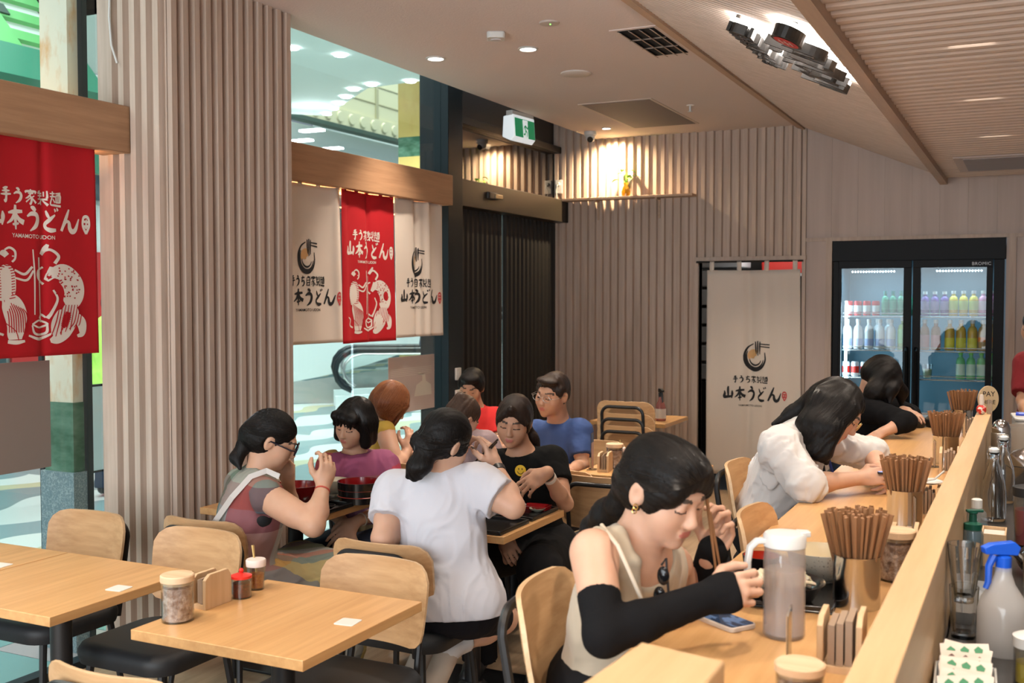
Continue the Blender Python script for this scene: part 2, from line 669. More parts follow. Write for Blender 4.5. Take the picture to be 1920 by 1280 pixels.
# the sliding entrance: black glass leaves under a black header, transom with a bulkhead above
M_DOORGL = mat('black_door_glass', (0.004, 0.004, 0.005), 0.03, spec=1.0, ior=1.9)
M_BLACKPAINT = mat('black_paint', (0.010, 0.010, 0.010), 0.45)
XD = -4.03
dr = struct(empty('door_2'))
fr1 = MB()
M_FLUTEBLACK = mat('black_fluted_film', (0.018, 0.017, 0.016), 0.5, spec=0.4)
for nm, y0, y1 in (('leaf', 7.0, 8.07), ('leaf', 8.115, 9.19)):
    mb = MB()
    fluted_wall(mb, y0, y1, 0.02, 2.40, lambda u, h, z: (XD - .01 + h, u, z), pitch=.083, depth=.02, flat=.42, slope=.22)
    mb.box(XD - .022, XD - .011, y0, y1, 0.02, 2.40)
    lf = mb.build('door_leaf', M_FLUTEBLACK, dr)
MB().box(-4.06, -3.90, 6.62, 9.19, 2.385, 2.59).build('door_header', mat('header_paint', (0.026, 0.021, 0.015), 0.38, spec=.4), dr, bevel=.004)
MB().box(-4.06, -3.97, 7.0, 9.19, 3.03, 3.09).build('transom_rail', M_BLACKPAINT, dr, bevel=.004)
MB().box(-4.08, -4.05, 7.0, 9.19, 3.09, 3.9).build('bulkhead', M_BLACKPAINT, dr)
MB().box(-4.05, -4.04, 7.0, 9.19, 2.59, 3.03).build('transom_pane', M_DOORGL, dr)
# ------------------------------------------------------------------ the shopping arcade beyond the glass
M_ARC = mat('arcade_terrazzo', (0.30, 0.42, 0.43), 0.25)
n_, l_, b_ = nodes_of(M_ARC)
tc = n_.new('ShaderNodeTexCoord')
sx = n_.new('ShaderNodeSeparateXYZ')
l_.new(tc.outputs['Object'], sx.inputs[0])


def mth(op, a, b=None):
    q = n_.new('ShaderNodeMath')
    q.operation = op
    for i, v in enumerate((a, b)):
        if v is None:
            continue
        if isinstance(v, (int, float)):
            q.inputs[i].default_value = v
        else:
            l_.new(v, q.inputs[i])
    return q.outputs[0]


# scalloped bands of terrazzo: straight courses whose edges wave
wv = mth('MULTIPLY', mth('SINE', mth('MULTIPLY', sx.outputs['Y'], 5.2)), .13)
u_ = mth('ADD', mth('MULTIPLY', sx.outputs['X'], 1.0), wv)
blk = mth('FLOOR', mth('MULTIPLY', sx.outputs['Y'], .28))
fr_ = mth('FRACT', mth('ADD', mth('MULTIPLY', u_, .42), mth('MULTIPLY', blk, .37)))
rp = n_.new('ShaderNodeValToRGB')
rp.color_ramp.interpolation = 'CONSTANT'
for k, (p_, c_) in enumerate(((0, (.20, .30, .31)), (.22, (.60, .68, .66)), (.48, (.22, .33, .35)), (.70, (.66, .72, .69)), (.88, (.52, .52, .34)))):
    e = rp.color_ramp.elements[k] if k < 2 else rp.color_ramp.elements.new(p_)
    e.position = p_
    e.color = (*c_, 1)
l_.new(fr_, rp.inputs['Fac'])
l_.new(rp.outputs['Color'], b_.inputs['Base Color'])
struct(MB().box(-26, -3.95, -4.0, 32, -0.12, -0.005).build('floor_arcade', M_ARC))
M_TILE1 = mat('teal_tile', (0.16, 0.30, 0.30), 0.3)
M_TILE2 = mat('pale_tile', (0.62, 0.68, 0.66), 0.3)
M_TILE3 = mat('mauve_tile', (0.36, 0.31, 0.32), 0.3)
mb = MB()
for i in range(3):
    for j in range(7):
        mb.mat((M_TILE1, M_TILE2, M_TILE3, M_TILE1)[(i * 3 + j * 2 + (i * j) % 3) % 4])
        x0, y0 = -3.97 - .02 - (i + 1) * .45, 1.2 + j * .45
        mb.box(x0, x0 + .445, y0, y0 + .445, -.005, .002)
struct(mb.build('floor_threshold'))

# marble pier just outside
M_MARBLE = mat('veined_marble', (0.86, 0.76, 0.62), 0.25, noise=((5, 5, 2.2), (0.74, 0.34, 0.10), 0.50, 0.66, 8))
M_GREENM = mat('green_marble', (0.045, 0.13, 0.075), 0.2, noise=((4, 4, 9), (0.19, 0.33, 0.24), 0.42, 0.75, 7))
M_GRANITE = mat('blue_granite', (0.16, 0.22, 0.25), 0.4, noise=((120, 120, 120), (0.33, 0.38, 0.40), 0.45, 0.65, 2))
M_COOLWHITE = mat('cool_white_panel', (0.72, 0.78, 0.78), 0.4)
M_TEALDARK = mat('teal_dark_panel', (0.03, 0.09, 0.09), 0.35)
pr = struct(empty('wall_pier'))
MB().box(-4.24, -4.06, 3.60, 3.67, 1.19, 4.2).build('panel', M_MARBLE, pr)
MB().box(-4.245, -4.055, 3.595, 3.672, 0.86, 1.19).build('panel', M_GREENM, pr)
MB().box(-4.26, -4.04, 3.58, 3.68, 0.0, 0.86).build('panel', M_GRANITE, pr)
MB().box(-4.45, -4.0, 3.5, 3.7, 3.3, 4.6).build('panel', M_TEALDARK, pr)
MB().box(-4.06, -4.03, 3.66, 3.69, 0, 4.0).build('trim_bar', M_FRAME, pr)

# shop opposite, seen in the slot between the pier and the column
M_REDPAINT = mat('red_shop_wall', (0.50, 0.03, 0.03), 0.4)
so = struct(empty('wall_opposite'))
MB().box(-14.1, -14.0, 7.0, 14.5, 0, 4.2).build('panel', M_COOLWHITE, so)
MB().box(-13.95, -13.9, 11.2, 14.2, 0, 2.45).build('red_panel', M_REDPAINT, so)
MB().box(-13.95, -13.9, 7.0, 11.1, 0, 2.2).build('dark_panel', mat('dark_shop_glass', (0.05, 0.08, 0.09), 0.1), so)
MB().box(-14.0, -13.85, 7.0, 14.5, 3.3, 4.2).build('dark_panel', mat('slate_marble', (0.05, 0.08, 0.10), 0.2, noise=((2, 2, 2), (0.16, 0.20, 0.22), .5, .7, 6)), so)
# low glass screen with a frosted board
sg = empty('frosted_board', (-5.0, 4.55, 0), 0, 'pale frosted board hung behind the glass between marble pier and slatted column', 'board')
MB().box(-.012, .012, -.32, .22, 0.66, 1.16).build('panel', mat('frosted_film', (0.62, 0.80, 0.86), 0.5), sg)
MB().box(-.014, .014, -.33, .23, 1.16, 1.172).box(-.014, .014, -.33, .23, .648, .66).box(-.014, .014, -.34, -.32, 0, 1.5).box(-.014, .014, .22, .24, 0, 1.5).build('frame', M_FRAME, sg)

# green roof lattice with lit skylights (upper left)
M_GREEN = mat('green_paint', (0.16, 0.50, 0.17), 0.5)
M_GREEND = mat('green_band_paint', (0.05, 0.24, 0.15), 0.5)
M_SKYL = mat('skylight_diffuser', (0.60, 0.66, 0.62), 0.5, emit=(0.85, 1.0, 0.92), estr=0.30)
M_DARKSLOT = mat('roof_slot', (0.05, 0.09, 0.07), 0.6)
def tilt(u, v):            # u along +Y, v up the slope
    return (-9.0 - 1.0 * v, 5.0 + u, 3.98 + 1.15 * v)
mb = MB()
mb.mat(M_SKYL).add([tilt(0, 0), tilt(3.2, 0), tilt(3.2, 3.2), tilt(0, 3.2)], [(0, 1, 2, 3)])
mb.build('skylight', None, struct(empty('ceiling_atrium')))
def slat_bar(mb, u0, u1, v0, v1, d):
    q = [tilt(u0, v0), tilt(u1, v0), tilt(u1, v1), tilt(u0, v1)]
    a = [(x + .02, y, z + .015) for x, y, z in q]
    b = [(x + .02 + d * .75, y, z + .015 + d * .65) for x, y, z in q]
    mb.add(a + b, [(3, 2, 1, 0), (4, 5, 6, 7), (0, 1, 5, 4), (1, 2, 6, 5), (2, 3, 7, 6), (3, 0, 4, 7)])
mb = MB().mat(M_GREEN)
for i in range(14):
    slat_bar(mb, 0.0, 3.2, i * .22, i * .22 + .10, .05)
for i in range(5):
    slat_bar(mb, i * .56, i * .56 + .26, 0, 3.1, .06)
mb.mat(M_GREEND)
slat_bar(mb, 0, 3.2, 0.9, 1.06, .12)
slat_bar(mb, 0, 3.2, -0.25, 0.08, .12)
mb.mat(M_DARKSLOT)
for i in range(3):
    slat_bar(mb, .3 + i * 1.0, .62 + i * 1.0, .46 + .88 * (i % 2), .56 + .88 * (i % 2), .07)
struct(mb.build('ceiling_lattice'))
struct(MB().box(-9.0, -8.9, 3.0, 10.2, 3.0, 3.98).build('wall_bulkhead', M_GREEND))

# white soffit with downlights, cream frieze wall, far gallery
M_SOFFIT = mat('arcade_soffit', (0.84, 0.90, 0.87), 0.7)
M_CREAM = mat('cream_cladding', (0.66, 0.62, 0.42), 0.55)
M_CREAMD = mat('cream_joint', (0.42, 0.39, 0.25), 0.6)
M_LAMPW = mat('lamp_lens', (1, 1, 1), 0.5, emit=(0.92, 0.97, 1.0), estr=12.0)
M_LAMPWARM = mat('warm_lamp_lens', (1, 1, 1), 0.5, emit=(1.0, 0.93, 0.86), estr=9.0)
a0, a1, a2, a3 = onz(612, 217, 5.0), onz(690, 165, 5.0), onz(830, 146, 5.0), onz(1200, 110, 5.0)
poly = [(-4.1, 9.0), (-12.5, 9.0), (-12.5, 15.2), (a0[0], a0[1]), (a1[0], a1[1]), (a2[0], a2[1]), (-4.1, a2[1] + .4)]
struct(MB().prism(poly, 5.0, 5.5).build('ceiling_arcade', M_SOFFIT))
struct(MB().box(-12.6, -4.1, 9.0, 9.2, 5.0, 5.9).build('ceiling_edge', M_GREEND))
lamp_pts = [(638, 103), (697, 158), (663, 167), (649, 181), (636, 193), (626, 203), (613, 213), (770, 152), (548, 90)]
for i, (px, py) in enumerate(lamp_pts):
    p = onz(px, py, 4.99)
    o = tag(MB().lathe([(0.065, 0.0), (0.085, -.012), (0.065, -.02), (0.0, -.02)], n=16, closed=False).build('ceiling_downlight', M_LAMPW),
            'round white downlight in the pale arcade soffit above the noren curtains', 'light', 'arcade soffit downlights')
    o.location = p
struct(MB().mat(M_CREAM).box(-13.2, -13.0, 13.0, 27.0, 5.30, 5.62).build('trim_frieze'))
mb = MB().mat(M_CREAM)
mb.box(-13.3, -13.05, 13.0, 27.0, 5.6, 9.5)
mb.mat(M_CREAMD)
for k in range(9):
    mb.box(-13.06, -13.035, 13.0, 27.0, 5.95 + k * .38, 5.97 + k * .38)
mb.box(-13.06, -13.02, 19.9, 20.0, 5.6, 9.5)
struct(mb.build('wall_gallery'))
mb = MB().mat(M_CREAM)
for k in range(22):
    mb.X = Matrix.Translation((-13.0, 16.4 + k * .42, 5.46)) @ Matrix.Rotation(PI / 2, 4, 'Y')
    mb.lathe([(0.0, .03), (.10, .03), (.115, .015), (.115, 0)], n=16, closed=False)
mb.X = None
struct(mb.build('trim_rosettes'))
struct(MB().box(-13.25, -12.98, 13.0, 27.0, 5.22, 5.30).build('trim_frieze_line', M_DARKSLOT))  # dark line along the bottom edge of the frieze
# gallery glass balustrade and the yellow and green marble pier behind
g0 = onx(795, 150, -11.0)
M_YMARB = mat('yellow_marble', (0.72, 0.50, 0.16), 0.3, noise=((2, 2, 1), (0.62, 0.36, 0.10), .5, .7, 6))
pp = struct(empty('wall_gallery_pier'))
py0, py1 = onx(786, 200, -9.0)[1], onx(812, 200, -9.0)[1]
for k, (z0, z1, m_) in enumerate(((2.9, 3.35, M_GREENM), (3.35, 4.0, M_YMARB), (4.0, 4.32, M_GREENM), (4.32, 5.2, M_YMARB), (0, 2.9, M_YMARB))):
    MB().box(-9.4, -9.0, py0, py1, z0, z1).build('panel', m_, pp)
# lower arcade ceiling far away and shop fronts
struct(MB().box(-22, -13.3, 12.0, 30.0, 4.6, 5.2).build('ceiling_far', M_SOFFIT))
struct(MB().box(-22.2, -22, 8.0, 32.0, 0, 6.0).build('wall_far', M_COOLWHITE))
struct(MB().box(-22.2, -2.0, 30.0, 30.3, 0, 9.5).build('wall_end', M_COOLWHITE))
for i, (px, py) in enumerate(((565, 262), (622, 277), (585, 243))):
    o = tag(MB().box(-.22, .22, -.08, .08, -.03, 0).build('ceiling_panel_light', M_LAMPW), 'white panel light in the far low ceiling, ' + ('left end', 'right end', 'behind the first')[i], 'light', 'far ceiling lights')
    o.location = onz(px, py, 4.59)
# ------------------------------------------------------------------ tables and chairs
def make_table(x0, y0, label, group='oak tables on black pedestals', w=.60, d=.60, first=[None]):
    if first[0] is None:
        t = empty('dining_table', (0, 0, 0), 0, label, 'table', group)
        MB().mat(M_TABLE).box(-w / 2, w / 2, -d / 2, d / 2, .715, .745).build('tabletop', None, t, bevel=.002)
        b = MB().box(-.19, .19, -.19, .19, .704, .714).box(-.16, .16, -.02, .02, .685, .706).box(-.02, .02, -.16, .16, .685, .706)
        b.build('support_plate', M_BLACKM, t)
        MB().lathe([(.035, .03), (.035, .69)], n=20).build('pedestal', M_BLACKM, t)
        f = MB().prism(rrect(.42, .42, .04), 0.0, .012).lathe([(.07, .012), (.045, .035)], n=20)
        f.build('base_plate', M_BLACKM, t, bevel=.003)
        first[0] = t
        o = t
    else:
        o = copy_tree(first[0], label=label)
    o.location = (x0 + w / 2, y0 + d / 2, 0)
    return o

TBL = [
    (-2.28, 2.21, 'oak table set with a glass jar of bonito flakes and a wooden menu holder'),
    (-3.18, 2.19, 'bare oak table with one white card, beside the glass jar table'),
    (-3.785, 2.19, 'bare oak table nearest the shop window, cut off by the picture edge'),
    (-3.345, 3.66, 'oak table under black trays with stacked lacquer bowls, against the slatted column'),
    (-2.45, 3.72, 'oak table with two black trays in front of the woman in black'),
    (-2.20, 5.27, 'oak table with condiment jars and a clear menu stand, behind the black trays table'),
    (-3.50, 5.40, 'oak table with a water pitcher, in front of the red shirted diner'),
    (-2.86, 4.96, 'oak table in front of the man in the blue polo shirt'),
    (-3.05, 7.62, 'oak table with a pink spray bottle by the slatted back wall'),
]
for x_, y_, lb in TBL:
    make_table(x_, y_, lb)

def backrest_mesh(mb, w=.43, h=.27, t=.012, curve=.055, zc=0.0):
    """curved ply shell, local x across, y thickness (front = -y... caller rotates), rounded outline"""
    nu, nv = 28, 10
    def outline(v):          # half width at v (0 bottom .. 1 top), big radius top corners, smaller lower ones
        z = v * h
        rt, rb = .075, .05
        hw = w / 2 - .012 * (1 - v)
        if z > h - rt:
            q = (z - (h - rt)) / rt
            hw -= rt * (1 - math.sqrt(max(0, 1 - q * q)))
        if z < rb:
            q = (rb - z) / rb
            hw -= rb * (1 - math.sqrt(max(0, 1 - q * q)))
        return hw
    vs = []
    for side in (0, 1):
        for j in range(nv + 1):
            v = 0.5 - 0.5 * math.cos(PI * j / nv)
            hw = outline(v)
            for i in range(nu + 1):
                x = -hw + 2 * hw * i / nu
                y = -curve * (x / (w / 2)) ** 2 + (.006 * math.sin(PI * v)) + (v - .5) * .05
                vs.append((x, y + (t if side else 0), zc + v * h))
    k = (nu + 1) * (nv + 1)
    mb.mat(M_PLY)
    fs, ed = [], []
    for j in range(nv):
        for i in range(nu):
            a = j * (nu + 1) + i
            fs.append((a, a + 1, a + nu + 2, a + nu + 1))
            fs.append((k + a, k + a + nu + 1, k + a + nu + 2, k + a + 1))
    o = len(mb.v)
    mb.add(vs, fs, True)
    loop = [i for i in range(nu + 1)] + [(j + 1) * (nu + 1) - 1 for j in range(1, nu + 1 if False else nv + 1)] + [nv * (nu + 1) + i for i in range(nu - 1, -1, -1)] + [j * (nu + 1) for j in range(nv - 1, 0, -1)]
    mb.mat(M_PLYEDGE)
    for a, b in zip(loop, loop[1:] + loop[:1]):
        mb.f.append((o + b, o + a, o + k + a, o + k + b))
        mb.mi.append(mb.cur)
        mb.sm.append(True)

def make_chair(seat_z, label, group, name='dining_chair', cat='chair'):
    t = empty(name, (0, 0, 0), 0, label, cat, group)
    # faces +Y (local): seat ahead, backrest behind at -y
    mb = MB()
    prof = rrect(.43, .41, .09, 6)
    n = len(prof)
    rings = [(1.0, -.045), (1.03, -.02), (1.03, .0), (.98, .018), (.86, .026)]
    vs = []
    for s_, dz in rings:
        vs += [(x * s_, y * s_, seat_z - .005 + dz + (.006 * math.cos(x * 5))) for x, y in prof]
    fs = [tuple(range(n))[::-1], tuple((len(rings) - 1) * n + i for i in range(n))]
    for r_ in range(len(rings) - 1):
        for i in range(n):
            fs.append((r_ * n + i, r_ * n + (i + 1) % n, (r_ + 1) * n + (i + 1) % n, (r_ + 1) * n + i))
    mb.add(vs, fs, True)
    mb.build('seat', M_BLACKFAB, t, angle=60)
    mb = MB()
    mb.X = Matrix.Translation((0, -.235, 0)) @ Matrix.Diagonal((1, -1, 1, 1))
    backrest_mesh(mb, zc=seat_z + .085)
    br = mb.build('backrest', None, t, angle=50)
    zb = seat_z + .085
    arch = []
    w2, zt, rr = .150, zb + .232, .055
    arch.append((-w2, -.225, seat_z - .05))
    for k in range(7):
        a = PI - PI / 2 * k / 6
        arch.append((-w2 + rr + rr * math.cos(a), -.258 - .02, zt - rr + rr * math.sin(a)))
    for k in range(7):
        a = PI / 2 - PI / 2 * k / 6
        arch.append((w2 - rr + rr * math.cos(a), -.258 - .02, zt - rr + rr * math.sin(a)))
    arch.append((w2, -.225, seat_z - .05))
    MB().tube(arch, .0115, 8).build('back_frame', M_BLACKM, t)
    for sx in (-1, 1):
        MB().tube([(sx * .165, .15, seat_z - .05), (sx * .195, .19, 0)], [.014, .011], 8).build('leg', M_BLACKM, t)
        MB().tube([(sx * .15, -.18, seat_z - .05), (sx * .19, -.23, 0)], [.014, .011], 8).build('leg', M_BLACKM, t)
    MB().tube([(-.16, .14, seat_z - .052), (.16, .14, seat_z - .052), (.15, -.17, seat_z - .052), (-.15, -.17, seat_z - .052)], .009, 8, closed=True).build('seat_frame', M_BLACKM, t)
    if seat_z > .6:
        f_ = [(q[0], q[1], .26) for q in ((-.183, .174, 0), (.183, .174, 0), (.176, -.213, 0), (-.176, -.213, 0))]
        MB().tube(f_, .008, 8, closed=True).build('footrest', M_BLACKM, t)
    return t

CH = make_chair(.455, 'x', 'oak backed dining chairs with black seats')
CH.location = (-2.80, 2.84, 0)
CH.rotation_euler = (0, 0, PI)
CH['label'] = 'oak backed chair standing between the glass jar table and the bare oak table'
for x_, y_, rz, lb in [
    (-3.44, 2.90, PI, 'oak backed chair against the shop window, beyond the bare oak table'),
    (-1.96, 2.76, PI, 'oak backed chair facing the camera across the table with the glass jar'),
    (-1.95, 2.04, 0, 'oak backed chair at the bottom edge, near side of the glass jar table'),
    (-2.10, 3.44, 0, 'oak backed chair under the woman in the white T-shirt'),
    (-2.96, 3.47, 0, 'oak backed chair under the woman in the checked dress'),
    (-2.14, 4.70, PI, 'oak backed chair under the woman in the black T-shirt'),
    (-2.98, 4.52, PI, 'oak backed chair under the woman with the black bob'),
    (-1.90, 5.10, 0, 'empty oak backed chair, back to us, at the condiment jar table'),
    (-3.32, 5.06, 0, 'oak backed chair under the woman in the yellow top'),
    (-2.58, 4.70, 0, 'oak backed chair under the diner in the mauve shirt'),
    (-3.12, 6.30, PI, 'oak backed chair under the diner in the red shirt'),
    (-2.40, 5.86, PI, 'oak backed chair under the man in the blue polo shirt'),
]:
    copy_tree(CH, (x_, y_, 0), rz, lb)
for k, lb in enumerate(('lowest chair of the stack of three in front of the pink spray bottle table', 'middle chair of the stack of three in front of the pink spray bottle table', 'topmost chair of the stack of three in front of the pink spray bottle table')):
    c = copy_tree(CH, (-2.50 - .012 * k, 7.12 + .03 * k, .082 * k), 0, lb, 'stacked oak backed chairs')

ST = make_chair(.66, 'tall oak backed counter chair under the woman in the beige tank top', 'tall chairs along the counter', 'counter_chair')
ST.location = (-.80, 2.30, 0)
ST.rotation_euler = (0, 0, -PI / 2 + .12)
copy_tree(ST, (-.84, 4.30, 0), -PI / 2, 'tall oak backed counter chair under the woman in the white shirt')
copy_tree(ST, (-.55, 3.34, 0), -PI / 2, 'empty tall counter chair between the two women at the counter')
copy_tree(ST, (-.86, 6.3, 0), -PI / 2, 'tall counter chair under the woman in black at the far end')

# ------------------------------------------------------------------ the counter and its ledge
CT = 0.93
ct = empty('dining_counter', (0, 0, 0), 0, 'long oak dining counter on the right, where three women sit', 'counter')
MB().box(-.765, -.25, 1.25, 7.35, CT - .035, CT).build('countertop', M_COUNTER, ct, bevel=.003)
MB().box(-.31, -.25, 1.3, 7.3, 0, CT - .035).build('front_panel', M_BOARD, ct)
ld = empty('servery_ledge', (0, 0, 0), 0, 'raised pale pine ledge running along the counter', 'ledge')
MB().box(-.248, -.178, 0.6, 6.05, .86, 1.10).build('ledge_board', M_LEDGE, ld, bevel=.003)
MB().box(-.248, -.178, 0.6, 6.05, 0, .86).build('ledge_base', M_BOARD, ld)
bc = empty('back_counter', (0, 0, 0), 0, 'dark low work counter behind the pine ledge, crowded with bottles', 'counter')
BCZ = .86
M_DARKTOP = mat('dark_worktop', (0.035, 0.033, 0.032), 0.25, spec=.6)
MB().box(-.172, .62, 0.6, 6.75, BCZ - .04, BCZ).build('worktop', M_DARKTOP, bc, bevel=.003)
MB().box(-.17, .58, 0.65, 6.7, 0, BCZ - .04).build('cabinet', mat('steel_front', (0.25, 0.25, 0.25), 0.35, 0.8), bc)

# pale box in the foreground, standing on the counter
bx = empty('wooden_box', (0, 0, 0), 0, 'pale wooden display box on the near end of the counter, out of focus', 'box')
MB().prism([(-.56, 1.30), (-.40, 1.30), (-.40, 1.54), (-.54, 1.57)], CT, 1.145).build('body', M_LEDGE, bx, bevel=.004)
MB().prism([(-.40, 1.30), (-.33, 1.30), (-.33, 1.44), (-.40, 1.47)], CT, 1.125).build('step', M_LEDGE, bx, bevel=.004)

# ------------------------------------------------------------------ drinks fridge set into the wall
fg = empty('drinks_fridge', (0, 0, 0), 0, 'black two door drinks fridge glowing blue inside, set into the timber wall', 'fridge')
M_FBLACK = mat('fridge_black', (0.004, 0.004, 0.005), 0.5, spec=.2)
M_FIN = mat('fridge_liner', (0.10, 0.21, 0.27), 0.4)
fy = D + .02
x0, x1 = FX0 + .012, FX1 - .012
zt = 1.99
mb = MB().box(x0 - .01, x1 + .01, fy - .04, fy + .0, zt, FZ + .02).box(x0, x0 + .045, fy - .04, fy, 0, zt).box(x1 - .075, x1, fy - .04, fy, 0, zt).box(x0, x1, fy - .04, fy, 0, .12)
mb.build('case', M_FBLACK, fg, bevel=.003)
mb = MB().box(x0, x1, fy + .66, fy + .70, 0, FZ).box(x0, x0 + .03, fy + .0, fy + .7, 0, FZ).box(x1 - .03, x1, fy + .0, fy + .7, 0, FZ).box(x0, x1, fy + .0, fy + .7, FZ - .12, FZ - .02).box(x0, x1, fy, fy + .7, .05, .12)
mb.build('liner', M_FIN, fg)
xm = -.875
M_FPANE = thin('fridge_pane', (.93, .98, 1.0), .3, .02)
for nm, a, b in (('door', x0 + .05, xm - .005), ('door', xm + .005, x1 - .08)):
    d_ = MB().box(a, b, fy - .075, fy - .045, zt - .06, zt - .0).box(a, b, fy - .075, fy - .045, .13, .2).box(a, a + (.022 if a < xm - .1 else .06), fy - .075, fy - .045, .2, zt - .06).box(b - (.06 if a < xm - .1 else .045), b, fy - .075, fy - .045, .2, zt - .06).build('door', M_FBLACK, fg, bevel=.002)
    MB().box(a + .02, b - .04, fy - .062, fy - .058, .2, zt - .06).build('glass_pane', M_FPANE, d_)
    hx = b - .03 if a < xm - .1 else a + .03
    MB().tube([(hx, fy - .075, 1.28), (hx, fy - .115, 1.26), (hx, fy - .115, .75), (hx, fy - .075, .73)], .016, 8).build('handle', M_FBLACK, d_)
M_LED = mat('fridge_led', (1, 1, 1), .5, emit=(.70, .90, 1.0), estr=14)
MB().box(x0 + .088, x0 + .104, fy + .03, fy + .05, .25, 1.66).build('led_strip', M_LED, fg)
mb = MB()
for xa in (-1.36, -.70):
    for k in range(16):
        mb.sphere((xa + k * .022, fy + .08, 1.905), .006, 8, 6)
mb.build('led_dots', M_LED, fg)
M_WIRE = mat('shelf_wire', (.7, .75, .78), .25, 1.0)
SHZ = [1.54, 1.26, 1.03]
for z_ in SHZ + [.61]:
    for a, b in ((x0 + .06, xm - .03), (xm + .03, x1 - .05)):
        mb = MB()
        mb.tube([(a, fy + .06, z_ - .008), (b, fy + .06, z_ - .008)], .006, 6).tube([(a, fy + .06, z_ + .02), (b, fy + .06, z_ + .02)], .004, 6)
        for k in range(14):
            xx = a + (b - a) * (k + .5) / 14
            mb.tube([(xx, fy + .06, z_ - .004), (xx, fy + .62, z_ - .004)], .003, 5)
        mb.build('wire_shelf', M_WIRE, fg)
vs, fs = text_mesh('BROMIC', .035, space=1.1)
mb = MB()
mb.X = Matrix.Translation((-.365, fy - .0765, 1.945)) @ Matrix.Rotation(PI / 2, 4, 'X')
mb.add(vs, fs)
mb.build('brand_lettering', mat('silver_print', (.6, .62, .65), .4), fg)
lamp('fridge_lamp', 'AREA', (-1.18, fy + .10, 1.94), 2.4, (.55, .86, 1.0), (0, 0, 0), shape='RECTANGLE', size=.5, size_y=.1)
lamp('fridge_lamp', 'AREA', (-.56, fy + .10, 1.94), 2.4, (.55, .86, 1.0), (0, 0, 0), shape='RECTANGLE', size=.5, size_y=.1)
lamp('fridge_lamp', 'AREA', (x0 + .07, fy + .1, 1.1), 3.0, (.55, .86, 1.0), (0, -PI / 2, 0), shape='RECTANGLE', size=1.4, size_y=.1)

def make_bottle(name, r, h, body, cap, lab, label, cat='bottle', group=None, lz=(.25, .6)):
    t = empty(name, (0, 0, 0), 0, label, cat, group)
    nk = h * .80
    MB().lathe([(0, 0), (r * .95, .002), (r, .012), (r, h * .62), (r * .8, h * .74), (r * .42, nk), (r * .40, h * .9)], n=16).build('bottle_body', body, t)
    MB().lathe([(r * .5, h * .88), (r * .5, h), (0, h)], n=12, closed=False).build('cap', cap, t)
    if lab:
        MB().lathe([(r * 1.02, h * lz[0]), (r * 1.02, h * lz[1])], n=16, closed=False).build('paper_label', lab, t)
    return t

def make_can(body, band, label, group):
    t = empty('drink_can', (0, 0, 0), 0, label, 'can', group)
    MB().lathe([(0, 0), (.026, .0), (.0325, .01), (.0325, .11), (.027, .122), (0, .12)], n=16).build('can_body', body, t)
    MB().lathe([(.033, .03), (.033, .085)], n=16, closed=False).build('printed_band', band, t)
    return t

def row(proto, pts, labels=None):
    out = []
    for i, p in enumerate(pts):
        o = proto if i == 0 else copy_tree(proto)
        o.location = p
        out.append(o)
    return out

fyb = fy + .11
W_CAP = M_WHITE
G_WHITE = mat('white_drink', (.75, .78, .80), .35)
r_ = 0.034
row(make_can(mat('red_can', (.55, .03, .03), .35, .3), mat('white_band', (.75, .75, .75), .4), 'red and white can on the top fridge shelf, left door', 'red cans on the top fridge shelf'), [(-1.39 + k * .072, fyb, SHZ[0]) for k in range(4)])
row(make_bottle('drink_bottle', .030, .205, mat('green_bottle_glass', (.06, .30, .18), .15), mat('teal_cap', (.04, .25, .22), .4), mat('green_paper', (.10, .42, .28), .5), 'green glass bottle on the top fridge shelf beside the red cans', group='green bottles on the top fridge shelf'), [(-1.10 + k * .062, fyb, SHZ[0]) for k in range(4)])
def combo(lst, xs, z, y=fyb):
    for i, (b, c, l, lb, g) in enumerate(lst):
        pass
row(make_bottle('drink_bottle', .034, .20, mat('purple_drink', (.16, .07, .30), .25), W_CAP, mat('lilac_paper', (.36, .30, .55), .5), 'purple drink bottle on the top shelf behind the right fridge door', group='purple bottles in the fridge'), [(-.79 + k * .074, fyb, SHZ[0]) for k in range(3)])
row(make_bottle('drink_bottle', .035, .205, mat('yellow_drink', (.70, .50, .03), .25), W_CAP, mat('lime_paper', (.62, .72, .20), .5), 'yellow drink bottle on the top shelf behind the right fridge door', group='yellow bottles in the fridge'), [(-.575 + k * .075, fyb, SHZ[0]) for k in range(3)])
row(make_bottle('drink_bottle', .035, .205, mat('pink_drink', (.62, .22, .38), .25), W_CAP, mat('pale_pink_paper', (.75, .55, .66), .5), 'pink drink bottle on the top shelf behind the right fridge door', group='pink bottles in the fridge'), [(-.355 + k * .072, fyb, SHZ[0]) for k in range(2)])
row(make_bottle('drink_bottle', .037, .25, G_WHITE, W_CAP, mat('blue_white_paper', (.40, .50, .75), .5), 'white labelled bottle on the middle shelf behind the left fridge door', group='white bottles in the fridge', lz=(.12, .35)), [(-1.40 + k * .087, fyb, SHZ[1]) for k in range(5)])
row(make_bottle('drink_bottle', .036, .25, mat('clear_drink', (.62, .70, .72), .2), W_CAP, mat('pale_blue_paper', (.55, .66, .80), .5), 'clear bottle standing behind the white bottles on the middle fridge shelf', group='clear bottles in the fridge'), [(-1.17 + k * .085, fyb + .1, SHZ[1]) for k in range(2)])
make_bottle('tea_bottle', .045, .27, mat('green_tea', (.30, .45, .12), .3), W_CAP, mat('green_tea_paper', (.28, .58, .22), .5), 'green tea bottle at the right end of the middle shelf behind the left fridge door', lz=(.2, .62)).location = (-.955, fyb, SHZ[1])
